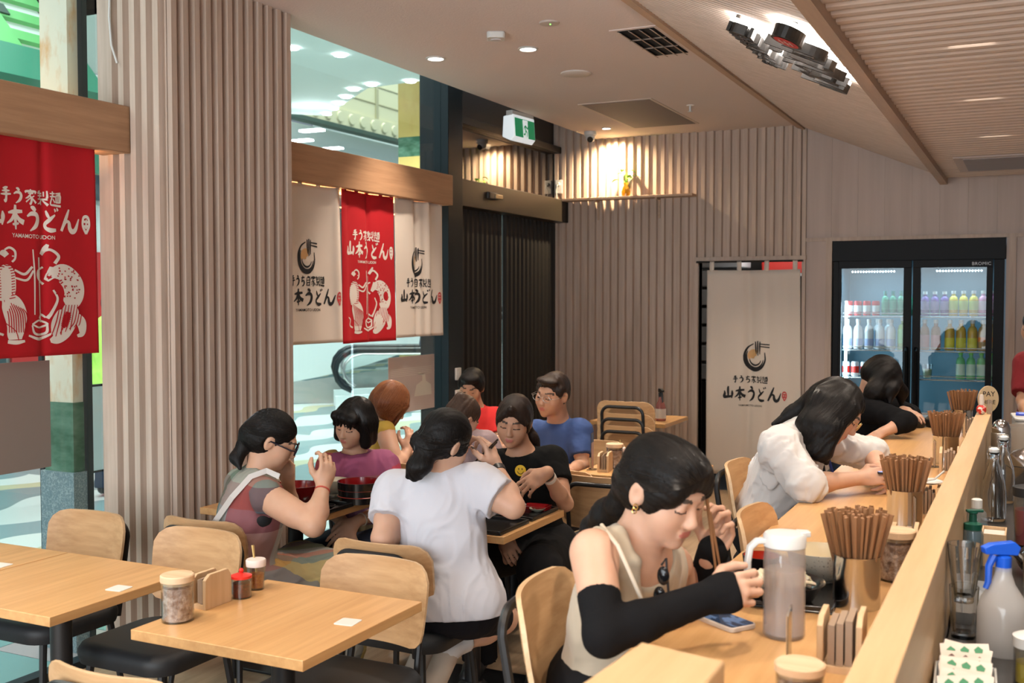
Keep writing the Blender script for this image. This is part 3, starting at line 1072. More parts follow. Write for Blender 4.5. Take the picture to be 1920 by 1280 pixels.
row(make_bottle('tea_bottle', .038, .25, mat('brown_drink', (.38, .16, .05), .3), W_CAP, mat('red_white_paper', (.62, .25, .22), .5), 'brown tea bottle with a red label at the left of the right fridge door', group='brown tea bottles in the fridge', lz=(.1, .5)), [(-.79 + k * .085, fyb, SHZ[1]) for k in range(2)])
row(make_bottle('tea_bottle', .038, .25, mat('amber_drink', (.60, .36, .06), .3), W_CAP, mat('lemon_paper', (.75, .68, .08), .5), 'amber tea bottle with a yellow label on the middle shelf behind the right fridge door', group='yellow label tea bottles in the fridge', lz=(.08, .42)), [(-.60 + k * .085, fyb, SHZ[1]) for k in range(3)])
row(make_bottle('tea_bottle', .038, .25, mat('tan_drink', (.52, .33, .14), .3), W_CAP, mat('orange_paper', (.80, .26, .06), .5), 'tan tea bottle with an orange label on the middle shelf behind the right fridge door', group='orange label tea bottles in the fridge', lz=(.3, .45)), [(-.352 + k * .076, fyb, SHZ[1]) for k in range(2)])
row(make_can(mat('white_can', (.70, .70, .72), .35, .2), mat('red_band', (.65, .04, .03), .4), 'red and white can on the lowest visible fridge shelf, left door', 'cans on the lowest fridge shelf'), [(-1.41 + k * .075, fyb, SHZ[2]) for k in range(3)])
row(make_bottle('aloe_bottle', .034, .225, mat('aloe_green', (.20, .60, .25), .25), mat('lime_cap', (.16, .62, .10), .35), mat('aloe_paper', (.62, .80, .66), .5), 'green aloe bottle with a lime cap on the lower shelf behind the right fridge door', group='green aloe bottles in the fridge', lz=(.15, .55)), [(-.515 + k * .077, fyb, SHZ[2]) for k in range(4)])
gl_ = empty('green_drink_glass', (-.765, fyb, SHZ[2]), 0, 'tumbler of pale green drink alone on the lower fridge shelf', 'glass')
MB().lathe([(.0, 0), (.033, 0), (.043, .115), (.041, .115), (.031, .004), (0, .004)], n=18).build('glass_wall', M_GLASS, gl_)
MB().lathe([(0, .005), (.0305, .005), (.037, .075), (0, .075)], n=18).build('drink', mat('pale_green_drink', (.55, .68, .38), .3), gl_)
cr = tag(MB().box(-.55, -.28, fyb - .02, fyb + .3, .62, .86).build('drinks_crate', mat('dark_crate', (.02, .025, .03), .5), bevel=.006), 'dark crate at the bottom of the fridge behind the right door', 'crate')
pn = tag(MB().box(-.43, -.32, fy + .50, fy + .505, 1.62, 1.67).build('price_tag', M_WHITE), 'small white tag hung at the back of the fridge, upper right', 'tag')
# ------------------------------------------------------------------ lettering: brush strokes as variable width ribbons
BRUSH = {
    'yama': [[(.50, .98, .05), (.47, .75, .085), (.49, .28, .06)], [(.14, .66, .03), (.17, .45, .085), (.12, .24, .09), (.5, .25, .07), (.86, .30, .06)], [(.84, .70, .03), (.86, .48, .09), (.80, .14, .03)]],
    'hon': [[(.10, .66, .03), (.45, .72, .07), (.92, .76, .05)], [(.52, 1.0, .05), (.50, .6, .08), (.52, .0, .03)], [(.48, .68, .06), (.30, .40, .06), (.02, .22, .02)], [(.54, .66, .04), (.72, .42, .08), (1.0, .30, .09)], [(.34, .20, .03), (.50, .22, .05), (.70, .26, .03)]],
    'u': [[(.36, .98, .03), (.52, .93, .08), (.66, .84, .05)], [(.14, .58, .03), (.40, .70, .07), (.68, .68, .08), (.78, .48, .09), (.64, .20, .08), (.30, -.02, .02)]],
    'do': [[(.26, .88, .03), (.34, .70, .06), (.44, .56, .04)], [(.80, .72, .03), (.48, .52, .07), (.22, .32, .06), (.26, .14, .06), (.50, .06, .08), (.84, .08, .05)], [(.76, .98, .03), (.84, .86, .05)], [(.92, 1.02, .03), (1.0, .90, .05)]],
    'n': [[(.52, 1.0, .03), (.36, .62, .06), (.10, .06, .05)], [(.12, .10, .04), (.34, .46, .05), (.50, .44, .06), (.54, .20, .08), (.66, .06, .09), (.84, .16, .07), (1.02, .62, .02)]],
    'te': [[(.70, .97, .03), (.50, .90, .08), (.26, .86, .03)], [(.18, .68, .03), (.5, .72, .07), (.86, .74, .03)], [(.06, .46, .03), (.5, .50, .07), (.96, .54, .04)], [(.52, .90, .05), (.56, .40, .07), (.48, .04, .08), (.34, .12, .03)]],
    'ka': [[(.5, 1.0, .04), (.52, .88, .07)], [(.12, .72, .03), (.14, .84, .06), (.9, .86, .06), (.86, .70, .02)], [(.3, .72, .03), (.74, .74, .05)], [(.56, .72, .04), (.30, .46, .05), (.08, .36, .02)], [(.44, .60, .04), (.60, .34, .07), (.50, .02, .06), (.40, .08, .02)], [(.5, .42, .03), (.12, .12, .04)], [(.82, .58, .03), (.62, .46, .04)], [(.62, .44, .03), (.95, .10, .07)]],
    'sei': [[(.16, .96, .03), (.10, .80, .05)], [(.04, .78, .03), (.5, .80, .05)], [(.06, .62, .03), (.52, .64, .04)], [(.28, 1.0, .04), (.28, .46, .05)], [(.66, .94, .04), (.66, .60, .04)], [(.88, 1.0, .04), (.90, .56, .06), (.80, .54, .02)], [(.06, .40, .03), (.92, .42, .06)], [(.48, .40, .04), (.30, .16, .05), (.04, .06, .02)], [(.40, .26, .04), (.40, .02, .05)], [(.56, .36, .03), (.94, .02, .08)]],
    'men': [[(.24, 1.0, .04), (.24, .62, .05)], [(.02, .84, .03), (.44, .86, .04)], [(.02, .64, .03), (.46, .66, .05)], [(.20, .62, .04), (.06, .12, .04), (.4, .06, .06), (.98, .02, .06)], [(.26, .5, .03), (.44, .24, .05)], [(.5, .86, .03), (.98, .90, .06)], [(.54, .72, .04), (.56, .22, .05)], [(.54, .72, .03), (.94, .74, .06), (.92, .24, .05)], [(.56, .24, .03), (.92, .26, .04)], [(.70, .72, .03), (.70, .26, .03)], [(.82, .72, .03), (.82, .26, .03)]],
    'chi': [[(.16, .78, .03), (.5, .82, .06), (.84, .84, .03)], [(.48, 1.0, .04), (.34, .60, .06), (.22, .36, .03)], [(.22, .38, .04), (.56, .52, .06), (.78, .36, .08), (.66, .10, .07), (.34, .0, .02)]],
    'ji': [[(.5, 1.0, .05), (.36, .82, .03)], [(.22, .80, .04), (.22, .04, .06)], [(.22, .80, .03), (.8, .82, .07), (.78, .02, .05)], [(.24, .56, .03), (.76, .58, .04)], [(.24, .32, .03), (.76, .34, .04)], [(.24, .07, .03), (.76, .08, .05)]],
}


def stroke_ribbon(pts, n=7):
    """Catmull-Rom through (x, y, w) -> list of left/right points"""
    p = [np.array(q, float) for q in pts]
    p = [2 * p[0] - p[1]] + p + [2 * p[-1] - p[-2]]
    out = []
    for i in range(1, len(p) - 2):
        for k in range(n + (1 if i == len(p) - 3 else 0)):
            t = k / n
            a, b, c, d = p[i - 1:i + 3]
            out.append(.5 * (2 * b + (c - a) * t + (2 * a - 5 * b + 4 * c - d) * t * t + (3 * b - a - 3 * c + d) * t ** 3))
    return out


def add_stroke(mb, pts, put, wk=1.0):
    q = stroke_ribbon(pts)
    vs, fs = [], []
    m = len(q)
    for i, c in enumerate(q):
        t = q[min(i + 1, m - 1)] - q[max(i - 1, 0)]
        L = math.hypot(t[0], t[1]) or 1
        nx, ny = -t[1] / L, t[0] / L
        w_ = max(c[2], .004) * wk
        vs += [put(c[0] + nx * w_, c[1] + ny * w_), put(c[0] - nx * w_, c[1] - ny * w_)]
    for i in range(m - 1):
        fs.append((2 * i, 2 * i + 1, 2 * i + 3, 2 * i + 2))
    mb.add(vs, fs)


def brush_line(mb, word, x, y, w, h, put, gap=.06, wk=1.0, sizes=None):
    """word: list of glyph keys laid out in a box of width w, height h centred at x, y"""
    n = len(word)
    sizes = sizes or [1.0] * n
    tot = sum(sizes) + gap * (n - 1)
    cx = x - w / 2
    for g, s in zip(word, sizes):
        gw = w * s / tot
        for st in BRUSH[g]:
            add_stroke(mb, st, lambda a, b: put(cx + a * gw, y - h / 2 + b * h), wk)
        cx += gw + w * gap / tot


def add_text(mb, txt, x, y, width, put, bold=0.0):
    vs, fs = text_mesh(txt, 1.0, offset=bold)
    xs = [q[0] for q in vs]
    k = width / (max(xs) - min(xs))
    mb.add([put(x + q[0] * k, y + q[1] * k) for q in vs], fs)


M_INK = mat('black_ink', (.012, .012, .014), .7)
M_INKW = mat('white_ink', (.72, .66, .60), .7)
M_INKR = mat('seal_red', (.55, .05, .05), .7)
M_TAN = mat('tan_ink', (.60, .36, .16), .7)
M_NRED = mat('red_noren_cloth', (.44, .003, .010), .85, bump=((500, 500, 500), .3, .001))
M_NWHITE = mat('natural_noren_cloth', (.66, .58, .50), .9, bump=((500, 500, 500), .3, .001), sheen=.2)
for m_ in (M_NRED, M_NWHITE):
    m_.node_tree.nodes['Principled BSDF'].inputs['Transmission Weight'].default_value = 0.0


def noren(name, M_c, W, H, to_world, folds, label, kind, ntab=4, tabh=.075, seed=0):
    """cloth hanging in the (u, v) plane, v up from the hem; to_world(u, v, out)"""
    r = np.random.default_rng(seed)
    ph = r.uniform(0, 6.28, 4)

    def wave(u, v):
        s = 0.0
        for k, (c, wd, am) in enumerate(folds):
            s += am * math.exp(-((u - c - .015 * math.sin(2.2 * v + ph[k % 4])) / wd) ** 2)
        s += .006 * math.sin(9 * u + ph[0]) * (1.1 - v / H) + .003 * math.sin(23 * u + 3 * v + ph[1])
        return s

    def put(u, v, out=0.0):
        sag = -.006 * math.sin(PI * u / W)
        return to_world(u * (1 + .03 * (1 - v / H) * (1 if u > W / 2 else 1)), v + sag * (v / H), wave(u, v) + out)
    mb = MB()
    mb.grid(lambda a, b: put(a * W, b * H), 60, 40)
    # hem seam strip
    root = mb.build(name, M_c)
    md = root.modifiers.new('solid', 'SOLIDIFY')
    md.thickness = .0016
    md.offset = 0
    tag(root, label, 'curtain', 'noren curtains')
    for k in range(ntab):
        u = W * (k + .18) / (ntab - .64)
        t = MB()
        t.grid(lambda a, b: to_world(u - .02 + a * .04, H - .012 + b * (tabh + .012), wave(u, H) * (1 - b) + .0022), 2, 4)
        o = t.build('hanging_tab', M_c, root)
        md = o.modifiers.new('solid', 'SOLIDIFY')
        md.thickness = .002
    for hv in (.022, H - .04):
        pass
    def pr(off=.0022):
        return lambda u, v: put(u, v, off)
    c = W / 2
    if kind == 'red':
        mb = MB()
        brush_line(mb, ['te', 'u', 'ka', 'sei', 'men'], c - .03, .665, .30, .062, pr(), wk=1.25)
        brush_line(mb, ['yama', 'hon', 'u', 'do', 'n'], c - .015, .575, .46, .10, pr(), wk=1.25, sizes=[1, .95, .9, .85, 1.2])
        add_text(mb, 'YAMAMOTO UDON', c - .02, .493, .21, pr(), .012)
        # seal
        for st in ([(.0, .0, .10), (.3, .5, .1), (.2, 1, .1), (-.2, 1, .1), (-.3, .5, .1), (0, 0, .1)], [(-.2, .75, .08), (.25, .72, .08)], [(-.25, .45, .08), (.25, .48, .08)], [(0, .3, .09), (.05, .9, .06)]):
            add_stroke(mb, st, lambda a, b: put(c + .255 + a * .055, .525 + b * .07, .0022))
        mb.build('printed_lettering', M_INKW, root)
        picture(root, c, pr, put)
    elif kind in ('white', 'door'):
        big = kind == 'door'
        if big:
            lx, ly, ls, sm, ti, la = c + .02, 1.035, .115, (.84, .30, .06), (.715, .49, .125), (.605, .20)
        else:
            lx, ly, ls, sm, ti, la = c - .03, .50, .088, (.365, .30, .058), (.272, .46, .095), (.190, .21)
        mb = MB()
        arc = lambda r, a0, a1, w_, ex=1.0, ey=1.0, ox=0, oy=0: [(ox + r * ex * math.cos(math.radians(a0 + (a1 - a0) * k / 8)), oy + r * ey * math.sin(math.radians(a0 + (a1 - a0) * k / 8)), w_ * (.5 + math.sin(PI * k / 8))) for k in range(9)]
        pp = lambda a, b: put(lx + a * ls, ly + b * ls, .0022)
        for st in (arc(1, 100, 380, .07, .8, 1), arc(.72, 170, 350, .05, .9, 1.05, 0, -.08), arc(.46, 180, 345, .045, 1, 1.1, 0, -.12), arc(.86, 150, 250, .04, .75, 1.0, -.02, .02),
                   [(.02, 1.15, .05), (.05, .6, .06), (.1, .2, .03)], [(.2, 1.2, .05), (.2, .6, .06), (.22, .1, .03)], [(.38, 1.15, .04), (.36, .7, .06), (.36, .2, .03)],
                   [(.3, .98, .035), (1.1, .92, .05)], [(.3, .80, .035), (1.1, .72, .05)]):
            add_stroke(mb, st, pp)
        brush_line(mb, ['te', 'u', 'chi', 'ji', 'ka', 'sei', 'men'] if not big else ['te', 'u', 'chi', 'ka', 'sei', 'men'], c - .02, sm[0], sm[1], sm[2], pr(), wk=1.3)
        brush_line(mb, ['yama', 'hon', 'u', 'do', 'n'], c - .01, ti[0], ti[1], ti[2], pr(), wk=1.25, sizes=[1, .95, .9, .85, 1.2])
        add_text(mb, 'YAMAMOTO UDON', c - .02, la[0], la[1], pr(), .012)
        mb.build('printed_lettering', M_INK, root)
        mb = MB()
        for st in (arc(.60, 60, 200, .12, .75, .75, -.02, -.02), arc(.34, 60, 200, .11, .8, .9, 0, -.02), arc(.15, 40, 230, .08)):
            add_stroke(mb, st, lambda a, b: put(lx + a * ls, ly + b * ls, .0018))
        mb.build('printed_noodles', M_TAN, root)
        mb = MB()
        for st in ([(.0, .0, .08), (.3, .5, .08), (.2, 1, .08), (-.2, 1, .08), (-.3, .5, .08), (0, 0, .08)], [(-.2, .75, .07), (.25, .72, .07)], [(-.25, .45, .07), (.25, .48, .07)], [(0, .3, .08), (.05, .9, .05)]):
            add_stroke(mb, st, lambda a, b: put(c + ti[1] / 2 + .022 + a * .055, ti[0] - .05 + b * .07, .0022))
        mb.build('printed_seal', M_INKR, root)
    return root


def picture(root, c, pr, put):
    """line drawing of two noodle makers: one standing, one bent over a tub"""
    S = .40
    off = .0022
    pp = lambda a, b: put(c + (a - .5) * .50, .055 + b * S, off)
    mb = MB()
    def blob(poly, o=None):
        q = [np.array(p_) for p_ in poly]
        n = len(q)
        pts = []
        for i in range(n):
            a, b, d, e = q[i - 1], q[i], q[(i + 1) % n], q[(i + 2) % n]
            for k in range(4):
                t = k / 4
                pts.append(.5 * (2 * b + (d - a) * t + (2 * a - 5 * b + 4 * d - e) * t * t + (3 * b - a - 3 * d + e) * t ** 3))
        ctr = sum(pts) / len(pts)
        vs = [pp(*ctr)] + [pp(*p_) for p_ in pts]
        mb.add(vs, [(0, i + 1, (i + 1) % len(pts) + 1) for i in range(len(pts))])
    L = lambda *p_: add_stroke(mb, p_, pp)
    # standing figure (left): robe, skirt, feet
    L((.14, .80, .03), (.17, .74, .085), (.17, .60, .10), (.17, .50, .085), (.18, .46, .06))
    L((.17, .50, .05), (.22, .42, .10), (.26, .30, .11), (.26, .18, .085), (.25, .10, .075), (.25, .05, .06))
    L((.18, .03, .018), (.26, .02, .022), (.34, .03, .012))
    L((.20, .74, .035), (.24, .66, .030), (.24, .58, .022))
    # bent figure (right): jacket, wide trousers, kneeling leg
    L((.58, .66, .02), (.64, .73, .055), (.74, .74, .10), (.84, .64, .115), (.86, .52, .11), (.82, .42, .09), (.80, .38, .05))
    L((.80, .40, .05), (.80, .32, .11), (.74, .20, .125), (.70, .10, .10), (.66, .04, .06), (.60, .02, .02))
    L((.84, .30, .04), (.92, .22, .055), (.94, .14, .045), (.93, .08, .03), (.88, .06, .015))
    # heads and faces as outline
    L((.17, .96, .008), (.22, .985, .012), (.27, .95, .012), (.27, .88, .010), (.24, .84, .01))
    L((.14, .90, .03), (.16, .93, .03), (.19, .90, .03))
    L((.24, .90, .006), (.26, .90, .006))
    L((.56, .80, .01), (.50, .76, .012), (.50, .68, .012), (.56, .62, .012))
    L((.60, .78, .03), (.64, .76, .035), (.62, .70, .03))
    # arms, string, tool
    L((.26, .76, .010), (.36, .72, .014), (.44, .80, .012))
    L((.26, .68, .010), (.38, .66, .012), (.45, .76, .010))
    L((.45, .98, .006), (.46, .70, .008), (.45, .30, .006))
    L((.51, .90, .010), (.515, .50, .008), (.52, .22, .008))
    L((.66, .84, .018), (.70, .92, .016), (.62, .985, .014), (.55, .96, .012))
    L((.54, .93, .02), (.58, 1.0, .02), (.60, 1.04, .012))
    L((.64, .56, .010), (.68, .46, .012), (.62, .32, .016), (.58, .26, .018))
    # tub and board
    L((.42, .20, .008), (.50, .24, .010), (.58, .20, .010), (.50, .165, .010), (.42, .20, .008))
    L((.42, .19, .008), (.44, .11, .012), (.50, .09, .012), (.57, .11, .012), (.58, .19, .008))
    L((.38, .085, .010), (.50, .045, .016), (.62, .10, .010), (.70, .13, .012))
    L((.50, .26, .008), (.53, .30, .012), (.57, .27, .008))
    L((.02, .26, .010), (.08, .22, .012), (.06, .14, .012), (.14, .10, .012))
    mb.build('printed_figures', M_INKW, root)
    # weave pattern drawn over the robes in the cloth colour
    off = .0032
    mb = MB()
    pp = lambda a, b: put(c + (a - .5) * .50, .055 + b * S, off)
    for k in range(13):
        y = .47 + k * .028
        add_stroke(mb, [(.08, y, .0045), (.14, y + .012, .0055), (.19, y - .004, .0055), (.26, y + .01, .0045)], pp)
    mb.build('weave_pattern', M_NRED, root)
    mb = MB()
    for k in range(9):
        x = .15 + k * .022
        add_stroke(mb, [(x, .46 - k * .012, .004), (x + .04, .30, .005), (x + .045, .12, .004)], pp)
    add_stroke(mb, [(.17, .62, .004), (.21, .56, .004), (.24, .50, .004)], pp)
    add_stroke(mb, [(.16, .22, .003), (.25, .14, .004), (.28, .04, .003)], pp)
    mb.build('weave_pattern', M_NRED, root)
    mb = MB()
    r = np.random.default_rng(3)
    for k in range(60):
        x, y = r.uniform(.64, .92), r.uniform(.46, .82)
        if x + y > 1.66 or y < 1.2 - x - .02:
            continue
        add_stroke(mb, [(x, y, .007), (x + .014, y + r.uniform(-.012, .012), .006)], pp)
    for k in range(9):
        x = .66 + k * .032
        add_stroke(mb, [(x + .04, .40, .004), (x - .0, .22, .0055), (x - .06 + .02 * (k % 3), .05 + .015 * k, .004)], pp)
    mb.build('weave_pattern', M_NRED, root)


XN = -3.725
def hang(y0, z0):
    return lambda u, v, out: (XN + out, y0 + u, z0 + v)
NY = [4.70, 5.30, 5.905]
noren('noren_curtain', M_NWHITE, .585, .915, hang(NY[0], 1.42), [(.55, .03, .015)], 'natural white noren with black noodle bowl print, half behind the slatted column', 'white', seed=1)
noren('noren_curtain', M_NRED, .59, .925, hang(NY[1], 1.41), [(.30, .02, -.012), (.03, .04, .012)], 'red noren between the two white ones, printed with two noodle makers', 'red', seed=2, ntab=5)
noren('noren_curtain', M_NWHITE, .60, .915, hang(NY[2], 1.425), [(.26, .03, -.022), (.40, .03, .02), (.58, .05, .01)], 'natural white noren with a deep fold, beside the black entrance', 'white', seed=3)
noren('noren_curtain', M_NRED, .62, .93, hang(2.82, 1.44), [(.33, .02, -.012), (.1, .04, .012)], 'red noren left of the slatted column, cut by the picture edge', 'red', seed=4)
noren('noren_curtain', M_NWHITE, .80, 1.78, lambda u, v, out: (-2.56 + u, D - .06 - out, .15 + v), [(.36, .04, -.03), (.50, .05, .02), (.05, .05, .012), (.70, .05, .015)], 'long pale door curtain with the black noodle logo, hanging in the kitchen doorway', 'door', tabh=.075, seed=5)
struct(MB().tube([(-2.66, D - .055, 2.0), (-1.74, D - .055, 2.0)], .008).build('trim_curtain_rod', M_BLACKM))
struct(MB().tube([(XN, CY1, 2.41), (XN, 6.58, 2.41)], .008).build('trim_noren_rod', M_BLACKM))
struct(MB().tube([(XN, .4, 2.41), (XN, CY0, 2.41)], .008).build('trim_noren_rod', M_BLACKM))
# warm LED strips tucked under the beams behind the curtains
M_LEDW = mat('warm_led', (1, .7, .4), .5, emit=(1.0, .45, .15), estr=2)
for y0, y1, lb in ((.5, CY0 - .03, 'warm light strip under the beam left of the slatted column'), (CY1 + .05, 6.55, 'warm light strip under the beam above the red and white noren')):
    tag(MB().box(-3.83, -3.815, y0, y1 - .12, 2.318, 2.334).build('light_strip', M_LEDW), lb, 'light')
    lamp('strip_glow', 'AREA', (-3.79, (y0 + y1) / 2 - .05, 2.262), 5.0 * (y1 - y0), (1.0, .50, .20), (0, PI - .35, 0), shape='RECTANGLE', size=.03, size_y=y1 - y0 - .15)

# paper notices on the glass
M_PAPER = mat('notice_paper_back', (.24, .20, .175), .8)
MB_ = MB().box(-3.862, -3.86, 2.80, 3.30, .945, 1.412).build('window_notice', M_PAPER)
tag(MB_, 'blank brown grey notice stuck on the left shop window below the red noren', 'notice')
nt_ = MB().box(-3.862, -3.86, 6.03, 6.64, .90, 1.285).build('window_notice', mat('notice_paper_pale', (.50, .43, .40), .8))
tag(nt_, 'pale notice with a pump bottle shape, on the window beside the black entrance', 'notice')
mb = MB()
pts = [(.33, .10), (.57, .10), (.56, .17), (.49, .20), (.48, .25), (.40, .265), (.38, .255), (.44, .24), (.44, .205), (.36, .18)]
mb.add([(-3.8595, 6.03 + a, .90 + b) for a, b in pts], [tuple(range(len(pts)))])
for k in range(5):
    mb.add([(-3.8595, 6.06, .30 - k * .012 + .90), (-3.8595, 6.6, .30 - k * .012 + .90), (-3.8595, 6.6, .303 - k * .012 + .90), (-3.8595, 6.06, .303 - k * .012 + .90)], [(0, 1, 2, 3)])
mb.build('printed_shape', mat('notice_print', (.62, .60, .52), .8), nt_)

# ------------------------------------------------------------------ ceiling fittings
M_LENS = mat('downlight_lens', (1, 1, 1), .5, emit=(1.0, .93, .84), estr=10)
def dl_obj(p, label, group='recessed ceiling downlights', r=.05, m_=M_LENS):
    t = empty('ceiling_downlight', p, 0, label, 'light', group)
    MB().lathe([(r * 1.25, 0), (r * 1.28, -.006), (r, -.008), (r * .95, 0.004)], n=24, closed=False).build('trim_ring', M_WHITE, t)
    MB().lathe([(r * .97, -.004), (0, -.004)], n=24, closed=False).build('lens', m_, t)
for (px, py), lb in (((817, 109), 'lit downlight in the flat ceiling above the black entrance, left one'), ((990, 91), 'lit downlight in the flat ceiling, right of the white sensor box'), ((1137, 240), 'small warm downlight in the ceiling over the wall shelf')):
    q = onz(px, py, CEIL)
    dl_obj(tuple(q), lb, r=.048 if px < 1100 else .035)
for i, (px, py) in enumerate(((1820, 75), (1842, 180), (1866, 254))):
    q = onz(px, py, LOWC - .018)
    q[1] = round(q[1], 1)
    t = empty('slot_downlight', tuple(q), 0, ('nearest', 'middle', 'farthest')[i] + ' of three lights recessed between the ribs over the counter', 'light', 'counter downlights')
    MB().lathe([(.0, -.001), (.078, -.001), (.082, .004)], n=24, closed=False).build('lens', mat('slot_lens', (1, 1, 1), .5, emit=(1.0, .90, .78), estr=7), t)
    MB().lathe([(.082, .004), (.082, -.002), (.088, -.002), (.088, .004)], n=24, closed=False).build('trim_ring', M_SLATX, t)
q = onz(930, 62, CEIL)
t = empty('ceiling_sensor', tuple(q), YAW, 'white square sensor box on the flat ceiling', 'sensor')
MB().prism(rrect(.10, .10, .02), -.035, 0).build('housing', M_WHITE, t, bevel=.004)
MB().lathe([(.03, -.036), (.026, -.041), (0, -.042)], n=20, closed=False).build('lens', mat('sensor_lens', (.6, .6, .62), .3), t)
q = onz(1030, 42, CEIL)
t = empty('smoke_detector', tuple(q), 0, 'flat round ceiling detector with a tiny green light', 'detector')
MB().lathe([(.055, 0), (.052, -.008), (.03, -.012), (0, -.012)], n=24, closed=False).build('disc', mat('detector_body', (.50, .44, .40), .5), t)
MB().sphere((.01, -.01, -.013), .004, 8, 6).build('indicator', mat('green_led', (.1, .9, .1), .5, emit=(.2, 1, .1), estr=3), t)
q = onz(1080, 137, CEIL)
t = empty('ceiling_speaker', tuple(q), 0, 'large plain round speaker cover flush in the flat ceiling', 'speaker')
MB().lathe([(.10, 0), (.10, -.006), (.094, -.010), (0, -.010)], n=32, closed=False).build('cover', mat('speaker_white', (.62, .58, .55), .6), t)
q = onz(1225, 77, CEIL)
t = empty('air_vent', (-1.96, 5.86, CEIL), 0, 'slotted air vent in the flat ceiling beside the sloped ribbed panel', 'vent')
MB().box(-.14, .14, -.35, .35, -.004, 0).build('surround', M_CEIL, t)
MB().box(-.105, .105, -.32, .32, -.006, -.004).build('dark_slot', mat('vent_dark', (.01, .01, .01), .8), t)
mb = MB()
for k in range(4):
    x = -.09 + k * .06
    mb.X = Matrix.Translation((x, 0, -.014)) @ Matrix.Rotation(.5, 4, 'Y')
    mb.box(-.012, .012, -.32, .32, -.0015, .0015)
mb.X = None
mb.box(-.105, .105, -.112, -.104, -.012, -.005).box(-.105, .105, .104, .112, -.012, -.005)
mb.build('blade', mat('vent_blade', (.30, .24, .20), .5), t)
t = empty('return_grille', (-2.81, 8.10, CEIL), 0, 'square grey return air grille with a pale rim, flat ceiling near the back wall', 'vent')
MB().box(-.29, .29, -.62, .62, -.004, 0).build('rim', mat('grille_rim', (.60, .52, .46), .6), t)
mb = MB().box(-.265, .265, -.60, .60, -.006, -.004)
mb.build('grille_face', mat('grille_grey', (.20, .18, .18), .7, bump=((160, 160, 160), .6, .004)), t)
q = onz(1294, 197, CEIL)
t = empty('sprinkler', tuple(q), 0, 'small fire sprinkler hanging from the flat ceiling', 'sprinkler')
MB().lathe([(.028, 0), (.026, -.006), (.008, -.008), (.007, -.045), (.018, -.047), (.018, -.051), (0, -.051)], n=16).build('head', M_WHITE, t)
t = empty('ceiling_grille', (.12, 8.2, LOWC - .03), 0, 'grey mesh grille in the ribbed low ceiling at the back', 'vent')
MB().box(-.62, .9, -.42, .42, -.01, .0).build('rim', mat('grille_rim2', (.48, .40, .36), .6), t)
MB().box(-.56, .9, -.36, .36, -.014, -.009).build('mesh_face', mat('mesh_grey', (.24, .22, .23), .6, noise=((0.1, 140, 0.1), (.34, .31, .31), .45, .55, 0)), t)

# dome camera
def dome_cam(p, label, m_, rz):
    t = empty('dome_camera', p, rz, label, 'camera')
    MB().lathe([(.055, 0), (.055, -.03), (.045, -.04), (0, -.04)], n=24).build('mount', m_, t)
    b = MB().sphere((0, 0, -.05), .042, 20, 14).build('ball', m_, t)
    MB().lathe([(.026, .0), (.026, .012), (.0, .012)], n=20).build('lens', mat('camera_lens', (.01, .01, .012), .08), t).matrix_local = Matrix.Translation((0, -.026, -.068)) @ Matrix.Rotation(2.2, 4, 'X')
dome_cam(tuple(onz(1107, 247, CEIL)), 'white dome camera under the ceiling beside the lit wall shelf', M_WHITE, .3)

# exit sign
q = onz(975, 212, CEIL)
ex = empty('exit_sign', (q[0], q[1], CEIL), math.radians(-6), 'green and white running figure exit sign hanging from the ceiling edge', 'sign')
MB().box(-.03, .03, -.16, .16, -.04, 0).build('mount', M_WHITE, ex, bevel=.004)
M_SIGNW = mat('sign_white', (.85, .9, .9), .4, emit=(.85, .95, 1.0), estr=.35)
M_SIGNG = mat('sign_green', (.01, .22, .09), .35, emit=(.01, .25, .10), estr=.35)
SX = .035
mb = MB().mat(M_SIGNW)
mb.prism([(-SX - .02, -.04), (SX, -.03), (SX + .012, -.20), (SX - .02, -.235), (-SX - .03, -.20)], -.16, .16, Matrix(((1, 0, 0, 0), (0, 0, 1, 0), (0, 1, 0, 0), (0, 0, 0, 1))))
mb.build('light_box', None, ex, bevel=.006)
mb = MB().mat(M_SIGNG)
fx = lambda v: SX + .0025 + .012 * (-.03 - v) / .17
mb.add([(fx(-.055), -.145, -.055), (fx(-.055), .15, -.055), (fx(-.20), .15, -.20), (fx(-.20), -.145, -.20)], [(0, 1, 2, 3)])
mb.build('green_panel', None, ex)
mb = MB().mat(M_SIGNW)
pw = lambda a, b: (fx(-.2 + b * .14) + .002, -.03 + a * .075, -.2 + b * .14)
mb.add([pw(0, .0), pw(1, 0), pw(1, 1), pw(0, 1)], [(0, 1, 2, 3)])
mb.build('door_symbol', None, ex)
mb = MB().mat(M_SIGNG)
pg = lambda a, b: (fx(-.2 + b * .14) + .004, -.03 + a * .075, -.2 + b * .14)
for st in ([(.55, .72, .09), (.45, .45, .09)], [(.45, .45, .06), (.75, .3, .06), (.7, .08, .05)], [(.45, .45, .06), (.35, .22, .06), (.05, .2, .05)], [(.55, .68, .05), (.85, .55, .05), (.95, .66, .05)], [(.52, .68, .05), (.25, .6, .05), (.15, .45, .05)], [(.58, .88, .05), (.64, .88, .05)]):
    add_stroke(mb, st, pg)
mb.build('running_figure', None, ex)

